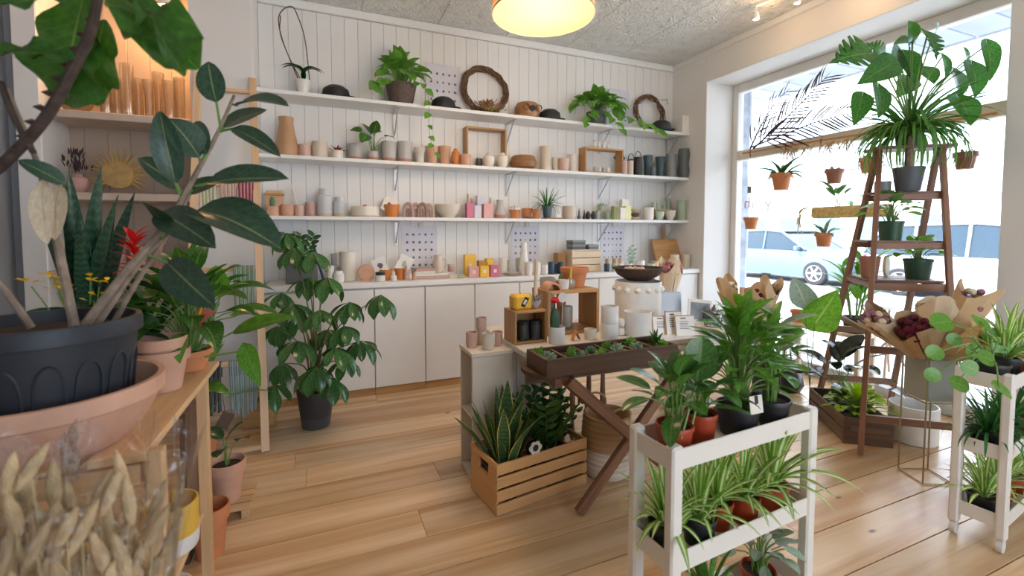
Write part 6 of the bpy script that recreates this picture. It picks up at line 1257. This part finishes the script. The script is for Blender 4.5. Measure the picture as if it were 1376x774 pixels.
ob('stems', m.mesh(), STEMG, t, kind='stuff')
spider('striped spider plant in a dark pot behind the pilea', c2_(.27, .088, .75), .06, .09, NURS, 72, 34, (.18, .28)); spider('spider plant in a rust pot at the far end of the pilea cart', c2_(.43, .088, .75), .058, .09, NURSR, 73, 26, (.18, .28))
for i, x in enumerate((.09, .26, .43)):
    t = potted('asparagus_fern', ('feathery fern in a black pot at the open end of the pilea cart', 'feathery fern in a black pot in the middle of the pilea cart', 'feathery fern in a rust pot further along the pilea cart')[i], c2_(x, .088, .455), 'nursery', .06, .085, NURSR if i == 2 else NURS); blades(t, 60, (.12, .22), G['fern'], 'strap', (5, 88), random.Random(80 + i), .03, ws=.85)
    spider(('spider plant low on the pilea cart at its open end', 'spider plant low on the pilea cart in the middle', 'spider plant low on the pilea cart further along')[i], c2_(x, .088, .165), .058, .085, NURSR if i else NURS, 90 + i, 28, (.16, .24))
# ================================================================ PLANT LADDER BY THE WINDOW
NL, FL, NR_, FR_ = Vector((2.94, 1.65, 0)), Vector((3.60, 2.34, 0)), Vector((3.32, 1.35, 0)), Vector((3.97, 2.04, 0)); TLp, TRp = Vector((3.385, 1.86, 1.87)), Vector((3.645, 1.655, 1.87))
t = thing('plant_ladder', 'brown folding wooden ladder used as a plant stand', 'ladder', (0, 0, 0))
for a, b in ((NL, TLp - Vector((.02, .02, 0))), (FL, TLp + Vector((.02, .02, 0))), (NR_, TRp - Vector((.02, .02, 0))), (FR_, TRp + Vector((.02, .02, 0)))): bar('rail', a + Vector((0, 0, .012)), b, .028, .036, 'ladder', t)
def lerp4(z): s = z / 1.87; return [a.lerp(b, s) for a, b in ((NL, TLp), (NR_, TRp), (FL, TLp), (FR_, TRp))]
for z in (.22, .62, 1.0): q = lerp4(z); bar('rung', q[0], q[1], .02, .045, 'ladder', t); bar('rung', q[2], q[3], .02, .045, 'ladder', t)
LAD = {}
for z in (1.255, 1.57):
    q = lerp4(z); bar('rung', q[0], q[1], .02, .04, 'ladder', t); bar('rung', q[2], q[3], .02, .04, 'ladder', t)
    for s in (.2, .5, .8): bar('shelf_board', q[0].lerp(q[2], s) + Vector((-.02, .015, .026)), q[1].lerp(q[3], s) + Vector((.02, -.015, .026)), (q[2] - q[0]).length * .22, .012, 'ladder', t)
    LAD[z] = q
bar('top_board', TLp + Vector((-.04, .03, .012)), TRp + Vector((.04, -.03, .012)), .17, .02, 'ladder', t); q = lerp4(.75)
bar('crossbar', lerp4(.72)[0], lerp4(.72)[2], .02, .035, 'ladder', t); bar('crossbar', lerp4(.72)[1], lerp4(.72)[3], .02, .035, 'ladder', t)
def lp(z, s, u_=.5): q = LAD[z]; p = q[0].lerp(q[2], u_).lerp(q[1].lerp(q[3], u_), s); return p + Vector((0, 0, .033))
mt = TLp.lerp(TRp, .5) + Vector((0, 0, .0228))
t = potted('monstera', 'large monstera with split leaves on top of the plant ladder', mt, 'nursery', .085, .16, NURS); OM = -mt; DM = depth(mt)
ML = [((1166, 72), (1116, 82), 62, 0, -.15), ((1198, 86), (1154, 112), 38, 1, -.2), ((1184, 78), (1166, 56), 34, 0, 0), ((1226, 54), (1222, 28), 24, 1, .05), ((1252, 52), (1260, 30), 24, 1, .05), ((1246, 46), (1262, 80), 36, 0, -.05), ((1222, 56), (1202, 58), 18, 1, .1), ((1158, 130), (1148, 168), 28, 1, -.15), ((1180, 118), (1182, 158), 34, 1, -.1), ((1297, 86), (1296, 62), 14, 1, .05), ((1326, 60), (1332, 108), 24, 1, 0), ((1306, 88), (1312, 130), 34, 1, -.05), ((1282, 96), (1292, 130), 32, 1, .05), ((1288, 132), (1306, 168), 42, 1, -.12), ((1216, 74), (1232, 114), 28, 1, .12), ((1266, 76), (1272, 106), 18, 1, .05), ((1206, 70), (1192, 104), 34, 1, .12), ((1240, 92), (1256, 112), 30, 1, .12), ((1222, 108), (1206, 130), 30, 1, .1)]
for i, (b, e, w_, hv, dd) in enumerate(ML):
    D1 = DM + dd; pb = ond(*b, D1) + OM; s0 = Vector((0, 0, .14)); tube('petiole', spline([s0, s0.lerp(pb, .5) + Vector((0, 0, .06)), pb], 5), .005, STEMG, t, 5)
    pleaf(t, OM, (*b, D1), (*e, D1 - .12), w_, 'heart' if hv else 'monstera', G['monstera'], .4, .12, up=(-_f.x + .3 * math.sin(i * 1.7), -_f.y, .25 + .25 * math.cos(i)))
p = lp(1.57, .50, .12); t = potted('ponytail_grass', 'dark pot of long arching grassy leaves on the upper ladder shelf', p, 'taper', .085, .15, plain('blue_grey_pot', (.09, .10, .12), .5)); blades(t, 120, (.34, .56), G['spider_green'], 'strap', (30, 98), random.Random(101), .03, z0=.36, ws=.36, bends=(1.2, 2.0, 2.6, 3.0))
for k in range(34): a = k * 2.4; tl = .9 + .02 * k; leaf(t, leaf_mesh('strap', 2.6, .5), (.02 * math.cos(a), .02 * math.sin(a), .36), (math.cos(a) * math.sin(tl), math.sin(a) * math.sin(tl), math.cos(tl)), .34 + .005 * k, G['spider_green'], ws=.6)
tube('trunk', spline([(0, 0, .12), (.0, 0, .3), (0, 0, .37)], 5), .026, BARK, t, 8, .014)
p = lp(1.57, .17, .5); tag(lathe('stone_pot', pot_profile('cyl', .045, .07), C['stone'], None, p, 20), 'small mossy grey pot on the upper ladder shelf', 'pot')
p = lp(1.255, .34, .35); t = potted('jade_plant', 'bright green leafy plant in a dark green pot on the ladder', p, 'nursery', .072, .125, NURSG); bush(t, 30, .16, .14, (.07, .11), G['pothos'], 'obov', random.Random(103), droop=.2, ws=1.5, hmin=.2)
q = lerp4(1.0); 
Pm = q[2].lerp(q[3], .5); o = bpy.data.objects['plant_ladder']; qq = lerp4(1.02)
for s in (.25, .55, .85): bar('shelf_board', qq[0].lerp(qq[2], s) + Vector((0, 0, .012)), qq[1].lerp(qq[3], s) + Vector((0, 0, .012)), (qq[2] - qq[0]).length * .24, .012, 'ladder', o)
bar('shelf_bearer', qq[0] - Vector((0, 0, .012)), qq[2] - Vector((0, 0, .012)), .018, .03, 'ladder', o); bar('shelf_bearer', qq[1] - Vector((0, 0, .012)), qq[3] - Vector((0, 0, .012)), .018, .03, 'ladder', o)
def lp2(s, u_): return qq[0].lerp(qq[2], u_).lerp(qq[1].lerp(qq[3], u_), s) + Vector((0, 0, .0188))
p = lp2(.80, .45); t = potted('round_leaf_plant', 'round leaved plant in a dark green pot on the lower ladder shelf', p, 'nursery', .078, .13, NURSG); rg = random.Random(104); bush(t, 20, .12, .19, (.06, .09), G['pilea'], 'round', rg, droop=.3, hmin=.1)
p = lp2(.15, .5); tag(lathe('terracotta_pot', pot_profile('taper', .06, .14), plain('clay_brown', (.34, .15, .10), .7), None, p, 24), 'brown clay pot on the lower ladder shelf', 'pot')
p = lp2(.5, .8); t = thing('wood_slice', 'round wooden slice sign leaning on the lower ladder shelf', 'sign', p); lathe('slice', [(.001, -.008), (.07, -.008), (.07, .008), (.001, .008)], WOODS['pale'](0), t, (0, 0, .0705), 24, (PI / 2, 0, .3))
# ---- things around the ladder
ca = Vector((3.03, 1.80, 0)); an = math.radians(-37); ux, uy = Vector((math.cos(an), math.sin(an), 0)), Vector((-math.sin(an), math.cos(an), 0)); cc = ca + ux * .135 + uy * .29
t = thing('walnut_crate', 'dark stained low crate of lime foliage under the plant ladder', 'crate', (cc.x, cc.y, .0008), an); W5, D6, H5 = .27, .58, .17
for s in (-1, 1): wbox('end_panel', (W5, .016, H5), (0, s * (D6 / 2 - .008), H5 / 2), 'walnut', t); [wbox('side_slat', (.012, D6 - .034, .075), (s * (W5 / 2 - .007), 0, .042 + .088 * k), 'old', t) for k in range(2)]
wbox('bottom', (W5 - .03, D6 - .036, .01), (0, 0, .007), 'walnut', t); wbox('rim', (W5 - .06, .006, .03), (0, -D6 / 2 - .0035, .1), 'old', t)
c = cc - uy * .13 + Vector((0, 0, .0135)); t = potted('heuchera', 'lime green ruffled plant in the dark low crate', c, 'nursery', .10, .12, NURS); bush(t, 80, .17, .17, (.05, .08), G['lime'], 'wide', random.Random(111), droop=.1, hmin=.2)
c = cc + uy * .12 + Vector((0, 0, .0135)); t = potted('burgundy_rubber_plant', 'burgundy rubber plant with dark glossy leaves in the low crate', c, 'nursery', .10, .14, NURS); bush(t, 14, .32, .26, (.18, .25), G['burg'], 'oval', random.Random(112), droop=.1, hmin=.15)
q = onz(1230, 596); vessel('tallcyl', .128, .235, C['white'], Vector((3.50, 1.665, .0008)), 'large_white_pot', 'large plain white pot on the floor behind the ladder rung', 'pot', seg=40)
# wire stand with planter and paper wrapped bouquets
ws_ = Vector((3.03, 1.375, .0008)); t = thing('wire_stand', 'thin brass wire plant stand beside the pilea cart', 'stand', ws_, math.radians(-25)); BR = plain('brass_wire', (.42, .35, .2), .35, .1, metal=.8); hs = .08
for sx in (-1, 1):
    for sy in (-1, 1): tube('leg', [(sx * hs, sy * hs, .004), (sx * hs, sy * hs, .70)], .004, BR, t, 6)
for z in (.005, .44, .698): tube('ring', [(hs, hs, z), (-hs, hs, z), (-hs, -hs, z), (hs, -hs, z)], .004, BR, t, 6, close=True)
t = thing('square_planter', 'pale grey square planter held in the brass wire stand', 'planter', ws_ + Vector((0, 0, .445)), math.radians(-25)); PG = plain('planter_grey', (.36, .37, .33), .6, .04); hh = .075
for sx, sy in ((1, 0), (-1, 0)): box('wall', (.008, .15, .22), (sx * (hh - .004), 0, .112), PG, t); box('wall', (.1335, .008, .22), (0, sx * (hh - .004), .112), PG, t)
box('floor_plate', (.134, .134, .008), (0, 0, .006), PG, t); box('paper_lining', (.13, .13, .012), (0, 0, .20), C['paper'], t)
KRAFT = plain('kraft_paper', (.62, .42, .23), .8, .12, 10); KRAFTL = plain('kraft_light', (.70, .54, .36), .8, .12, 10)
def bouquet(label, base, d, Ln, R, paper, fl, seed, open_=2.1, nf=26, fs=.03):
    t = thing('dried_bouquet', label, 'bouquet', base); d = Vector(d).normalized(); M = leaf_matrix(Vector((0, 0, 0)), d) @ Matrix.Rotation(-PI / 2, 4, 'X'); rg = random.Random(seed); v = []; f = []; n = 22
    for i in range(6):
        q = i / 5; r = .022 + (R - .022) * q ** .8
        for k in range(n + 1):
            a = open_ + (2 * PI * 1.08 - .6) * k / n; z = Ln * q * (1 + (.16 * math.sin(k * .55 + seed) if i == 5 else 0)); rr = r * (1 + .06 * math.sin(k * 2.1 + i))
            v.append((rr * math.cos(a), rr * math.sin(a), z))
    for i in range(5):
        for k in range(n): a = i * (n + 1) + k; f.append([a, a + 1, a + n + 2, a + n + 1])
    ob('paper_wrap', mk(v, f, ang=.5), paper, t, M=M)
    m = MB(); 
    fm = cached(('floret', round(fs, 3)), lambda: mk(*lathed([(.001, -fs * .7), (fs * .5, -fs * .45), (fs * .62, 0), (fs * .45, fs * .35), (fs * .2, fs * .5), (.001, fs * .45)], 8)))
    for k in range(nf):
        a = k * 2.4; q = math.sqrt((k + .5) / nf) * R * .78; c = Vector((q * math.cos(a), q * math.sin(a), Ln * (.86 + .22 * rg.random() - .1 * q / R))); m.add(tubed([(0, 0, .02), c], .002, 4)); ob('flower', fm, fl[k % len(fl)], t, M=M @ Matrix.Translation(c) @ Matrix.Rotation(rg.uniform(-.5, .5), 4, 'X'))
    ob('stems', m.mesh(), STW, t, M=M, kind='stuff'); return t
DR = plain('dried_crimson', (.12, .008, .025), .9, .4, 30, bump=.8); MV = plain('dried_mauve', (.32, .14, .18), .9, .4, 30); WS = plain('dried_cream', (.72, .62, .45), .9, .2, 30); OR = plain('dried_orange', (.72, .26, .03), .9, .3, 30); PK = plain('dried_pink', (.55, .22, .27), .9, .4, 30); BRN = plain('dried_brown', (.36, .22, .12), .9, .3, 30)
bb = ws_ + Vector((0, 0, .6535))
bouquet('crimson dried bouquet in brown paper leaning out of the planter', bb + Vector((-.03, 0, 0)), tuple(-_r * .6 - _f * .35 + _u * .75), .27, .085, KRAFT, [DR], 1, nf=30); bouquet('mauve and grey dried bouquet in pale wrap beside the crimson one', bb + Vector((-.02, .03, 0)), tuple(-_r * .85 + _u * .7), .36, .07, KRAFTL, [MV, WS], 2, nf=18)
bouquet('orange dried bouquet in brown paper above the pilea leaves', bb + Vector((.02, -.02, 0)), tuple(_r * .5 - _f * .5 + _u * .5), .24, .085, KRAFT, [OR], 3, nf=24); bouquet('tall cream bouquet wrapped in pale brown paper in the planter', bb + Vector((.02, .03, 0)), tuple(_r * .2 + _u * .95), .30, .09, KRAFTL, [WS, BRN], 4, nf=16); bouquet('large brown paper cone bouquet leaning to the wall', bb + Vector((.04, .0, 0)), tuple(_r * .55 + _u * .85), .42, .09, KRAFT, [WS, MV], 5, nf=14)
# bouquets beside the table
t = thing('plant_stool', 'pale wooden stool under the bouquet basket', 'stool', (2.68, 2.22, 0)); lathe('seat', [(.001, .565), (.15, .565), (.155, .575), (.15, .595), (.001, .595)], WOODS['pale'](0), t, seg=28)
for k in range(4): a = PI / 4 + k * PI / 2; tube('leg', [(.15 * math.cos(a), .15 * math.sin(a), .003), (.10 * math.cos(a), .10 * math.sin(a), .566)], .014, WOODS['pale'](2), t, 8)
bs = Vector((2.68, 2.22, .5958)); t = thing('bouquet_basket', 'round woven pale basket holding three paper bouquets', 'basket', bs); prof = [(.001, 0), (.095, 0)]
for k in range(14): prof.append((.10 + .018 * k / 13 + (.003 if k % 2 else -.001), .012 + .20 * k / 13))
prof += [(.108, .215), (.09, .02), (.001, .02)]; lathe('basket', prof, plain('pale_wicker', (.58, .45, .32), .8, .2, 50, bump=.6, bscale=90), t, seg=36); tube('rim', [(.115 * math.cos(2 * PI * k / 30), .115 * math.sin(2 * PI * k / 30), .214) for k in range(30)], .006, MATS['pale_wicker'], t, 6, close=True)
b0 = bs + Vector((0, 0, .0215)); bouquet('crimson and cream dried bouquet in the woven basket', b0 + Vector((-.03, -.02, 0)), (-.12, -.2, 1), .34, .075, KRAFT, [WS, DR], 11, nf=18, fs=.024); bouquet('brown wheat bouquet in the woven basket', b0 + Vector((.05, -.01, 0)), (.22, -.12, 1), .38, .07, KRAFTL, [BRN], 12, nf=22, fs=.024); bouquet('cream bouquet at the back of the woven basket', b0 + Vector((-.01, .05, 0)), (-.2, .22, 1), .38, .07, KRAFT, [WS], 13, nf=16, fs=.024)
pt = Vector((2.36, 2.68, ZT + .0006)); vessel('flare', .075, .12, TERRAP, pt, 'terracotta_pot', 'terracotta pot holding pink bouquets at the table end', 'pot')
bouquet('pink statice bouquet in brown paper at the table end', pt + Vector((-.01, -.01, .02)), (.0, -.1, 1), .36, .07, KRAFTL, [PK, MV], 14, nf=26, fs=.026); bouquet('second pink bouquet in pale paper behind the first', pt + Vector((.03, .02, .02)), (.3, .1, 1), .36, .065, KRAFTL, [PK], 15, nf=18, fs=.026)
bouquet('low mauve dried bouquet lying against the terracotta pot', pt + Vector((-.03, .0, .02)), (-.6, -.15, .8), .25, .06, KRAFT, [MV, BRN], 16, nf=18, fs=.024)
t = thing('easel', 'small wooden easel with a white board beside the basket', 'easel', (2.535, 2.16, 0)); bar('leg', (-.02, -.03, .002), (0, .0, .98), .02, .03, 'beech', t); bar('leg', (.05, .06, .002), (.01, .012, .94), .018, .02, 'beech', t); bar('panel', (.028, -.012, .62), (.03, .0, .93), .025, .008, C['white'], t)
# bench by the glass with potted plants
t = thing('window_bench', 'narrow pale bench along the window behind the ladder', 'bench', (3.93, 2.50, 0)); wbox('top', (.24, .66, .025), (0, 0, .52), 'pale', t)
for sx in (-1, 1):
    for sy in (-1, 1): wbox('leg', (.03, .03, .506), (sx * .095, sy * .30, .2538), 'pale', t)
zb = .5332
t = potted('tall_ginger', 'tall bright leaved plant in a black pot on the window bench', Vector((3.93, 2.285, zb)), 'nursery', .085, .13, NURS); rg = random.Random(121)
for k in range(5):
    a = k * 1.3; s0 = Vector((.03 * math.cos(a), .03 * math.sin(a), .11)); e = Vector((.10 * math.cos(a), .10 * math.sin(a), .42 + .05 * k)); P = spline([s0, s0.lerp(e, .5), e], 4); tube('stem', P, .007, STEMG, t, 6)
    for j in range(6): q = .35 + .13 * j; b = s0.lerp(e, min(1, q)); aa = a + j * PI + rg.uniform(-.6, .6); leaf(t, leaf_mesh('lance', .8, .2), b, (math.cos(aa), math.sin(aa), .75), rg.uniform(.2, .28), G['peace'])
for i, (y, r, h, lb) in enumerate(((2.50, .07, .13, 'peach terracotta pot on the window bench'), (2.64, .055, .10, 'small brown terracotta pot on the window bench'), (2.75, .06, .11, 'terracotta pot on the window bench farthest from the ladder'))):
    tag(lathe('terracotta_pot', pot_profile('terra', r, h), TERRAP if i == 0 else TERRA, None, (3.92, y, zb), 24), lb, 'pot')
t = potted('elephant_ear', 'plant with two big pale green paddle leaves on a tall black pot', Vector((3.02, 2.35, .0008)), 'taper', .11, .42, NURS); OE = -Vector((3.02, 2.35, 0)); DE = depth((3.02, 2.35, 1))
pleaf(t, OE, (1094, 436, DE), (1126, 390, DE - .12), 46, 'heart', G['pothos'], .4, .15, stalk=(1088, 520, DE)); pleaf(t, OE, (1082, 410, DE), (1066, 372, DE + .1), 40, 'heart', G['sage'], .3, .1, stalk=(1088, 520, DE)); bush(t, 20, .28, .2, (.10, .16), G['dieff'], 'oval', random.Random(9), hmin=.1)
t = thing('black_bag', 'crumpled black bag on the floor by the window', 'bag', (3.62, 2.62, .0008)); ob('bag', mk(*lathed([(.001, 0), (.10, .0), (.13, .06), (.11, .16), (.05, .24), (.06, .27), (.001, .26)], 11)), plain('bag_black', (.02, .02, .022), .35, .3, 20, bump=1, bscale=18), t); tube('strap', spline([(-.05, 0, .24), (-.03, 0, .34), (.03, 0, .34), (.05, 0, .24)], 5), .006, C['black'], t)
# ---- hanging pots on the glass
XG = 4.10
def hang(px, py, wpx, label, mat, fol=None, seed=0, n=10, hpx=None):
    c = onx(px, py, XG); r = wpx / 2 * mpp(c); h = r * 1.7; c.z -= h / 2; t = potted('hanging_pot', label, (c.x, c.y, c.z), 'terra', r, h, mat, 'small pots hung on the window', seg=18)
    ztop = 2.112 - c.z if c.z < 2.0 else 2.8 - c.z
    tube('cord', [(XREV - .005 - c.x if False else .05, 0, ztop), (r * .3, 0, h * 1.5), (r, 0, h * .9)], .0018, C['beige'], t, 4); tube('cord', [(.05, 0, ztop), (r * .3, 0, h * 1.5), (-r, 0, h * .9)], .0018, C['beige'], t, 4)
    if fol == 'succ': blades(t, n, (r * 1.6, r * 2.8), G['succ'] if seed % 2 else G['umbrella'], 'lance', (20, 110), random.Random(seed), r * .4, bends=(.8, 1.4), ws=.8)
    elif fol == 'tuft': blades(t, 14, (r * .5, r * .9), G['succ'], 'obov', (20, 95), random.Random(seed), r * .6, bends=(.2,))
    return t
hang(1050, 244, 26, 'small hanging pot with drooping succulent near the jamb', TERRA, 'succ', 2, 16); hang(1121, 237, 22, 'small brown hanging pot with a low green tuft', plain('clay_brown', (.34, .15, .10), .7), 'tuft', 3); hang(1009, 300, 19, 'empty small hanging terracotta pot near the jamb', TERRA); hang(1107, 322, 22, 'hanging pointed pot with spiky leaves above the hatchback', TERRA, 'succ', 5, 9); hang(1168, 222, 24, 'hanging pot half hidden behind the ladder rail', TERRA, 'tuft', 7); hang(1297, 216, 26, 'hanging pot with a low plant beside the monstera', plain('clay_brown', (.34, .15, .10), .7), 'tuft', 9)
c = onx(1125, 285, XG); t = thing('hanging_trough', 'straw coloured hanging trough with a broad leaved succulent', 'planter', (c.x, c.y, c.z - .05)); t['z0'] = .09; STR = plain('straw_weave', (.70, .50, .20), .8, .25, 40, bump=.6); box('trough', (.09, .62, .10), (0, -.1, .05), STR, t, b=.02)
for y in (.18, -.38): tube('cord', [(0, y, .09), (.06, y * .9, 2.112 - c.z + .05)], .002, C['beige'], t, 4)
bush(t, 9, .13, .2, (.14, .2), G['umbrella'], 'lance', random.Random(131), droop=.2, hmin=.2); 
for k in range(26): rgk = random.Random(k); tube('straw', spline([(-.02, .18 + rgk.uniform(-.02, .03), .09), (-.05, .25 + rgk.uniform(0, .05), .08), (-.05, .27 + rgk.uniform(0, .06), -.02 - rgk.uniform(0, .12))], 3), .0016, STR, t, 4)
t = thing('ticket_tag', 'tiny grey tag hanging on the glass near the jamb', 'tag', onx(1007, 255, XG)); box('tag', (.004, .045, .07), (0, 0, 0), C['stone'], t); tube('string', [(0, 0, .034), (.06, 0, 2.112 - onx(1007, 255, XG).z)], .0012, C['beige'], t, 4)
# dried palm fronds along the transom
PD = leafm('palm_dry', (.035, .018, .02), (.09, .045, .045), ribw=0, veins=0, trans=0, rough=.8); PS = leafm('palm_straw', (.42, .30, .16), (.58, .44, .26), ribw=0, veins=0, trans=.1, rough=.8)
def frond(label, pts, n, Ll, mat, seed, X=4.06):
    P = [onx(px, py, X) for px, py in pts]; o = P[0].copy(); t = thing('dried_frond', label, 'dried palm', o, group='dried palm fronds on the transom'); S = spline([p - o for p in P], 8); tube('rachis', S, .009, PD, t, 5, .002); rg = random.Random(seed)
    for k in range(n):
        q = .12 + .88 * k / n; i = int(q * (len(S) - 2)); d = (S[i + 1] - S[i]).normalized(); side = Vector((0, -d.z, d.y)) * (1 if k % 2 else -1)
        leaf(t, leaf_mesh('strap', .7, .3), S[i], d * .9 + side * .75 + Vector((rg.uniform(-.25, .1), 0, 0)), Ll * (1 - .5 * q) * rg.uniform(.8, 1.2), mat, (-1, 0, .2), .9, name='leaflet')
frond('tall dried brown palm frond arching up behind the transom', [(1012, 200), (1050, 165), (1085, 130), (1115, 98)], 34, .30, PD, 1); frond('dried brown palm frond lying along the transom', [(1010, 198), (1065, 176), (1110, 160), (1155, 150)], 34, .28, PD, 2, 4.02); frond('short dried palm frond near the jamb', [(1008, 200), (1022, 170), (1040, 140), (1062, 118)], 26, .22, PD, 3, 4.0)
for k, (x0, x1) in enumerate(((1050, 1100), (1095, 1150))):
    t = thing('straw_fringe', ('straw coloured dried leaf fringe tied under the transom', 'second straw fringe tied under the transom by the ladder')[k], 'dried palm', onx((x0 + x1) / 2, 196 - 8 * k, 4.12)); rg = random.Random(k)
    for j in range(30): y = rg.uniform(-.17, .17); leaf(t, leaf_mesh('strap', .6, .3), (0, y, 0), (-.25, rg.uniform(-.8, .8), -.9), rg.uniform(.09, .17), PS, (-1, 0, 0), .9, name='straw')
t = thing('branch_pole', 'thin brown pole with red ties along the window transom', 'pole', onx(998, 206, 4.13)); e = onx(1340, 152, 4.13) - onx(998, 206, 4.13); tube('pole', [(0, 0, 0), e], .012, WOODS['oak'](1), t, 8)
for s in (.05, .25, .42, .62): tube('tie', [(e * s + Vector((0, .004, .02))), (e * s + Vector((-.014, 0, -.0))), (e * s + Vector((0, .002, -.05)))], .006, plain('tie_red', (.30, .07, .04), .7), t, 5)
# faint red lettering painted on the outside of the glass, read from behind
def letter(ch, px, py, hpx):
    c = onx(px, py, XREV + .055); cu = bpy.data.curves.new('letter', 'FONT'); cu.body = ch; cu.size = hpx * mpp(c) * 1.35; cu.extrude = .0004; cu.align_x = 'CENTER'
    tmp = bpy.data.objects.new('tmp_letter', cu); COL.objects.link(tmp); dg = bpy.context.evaluated_depsgraph_get(); me = bpy.data.meshes.new_from_object(tmp.evaluated_get(dg)); bpy.data.objects.remove(tmp)
    me.materials.clear(); me.materials.append(None); o = ob('letter', me, plain('window_red', (.75, .22, .20), .6), win, (c.x, c.y, c.z - .03), (PI / 2, 0, PI / 2)); return o
letter('o', 1014, 276, 14); letter('h', 1004, 276, 16); letter('Y', 1032, 280, 15)
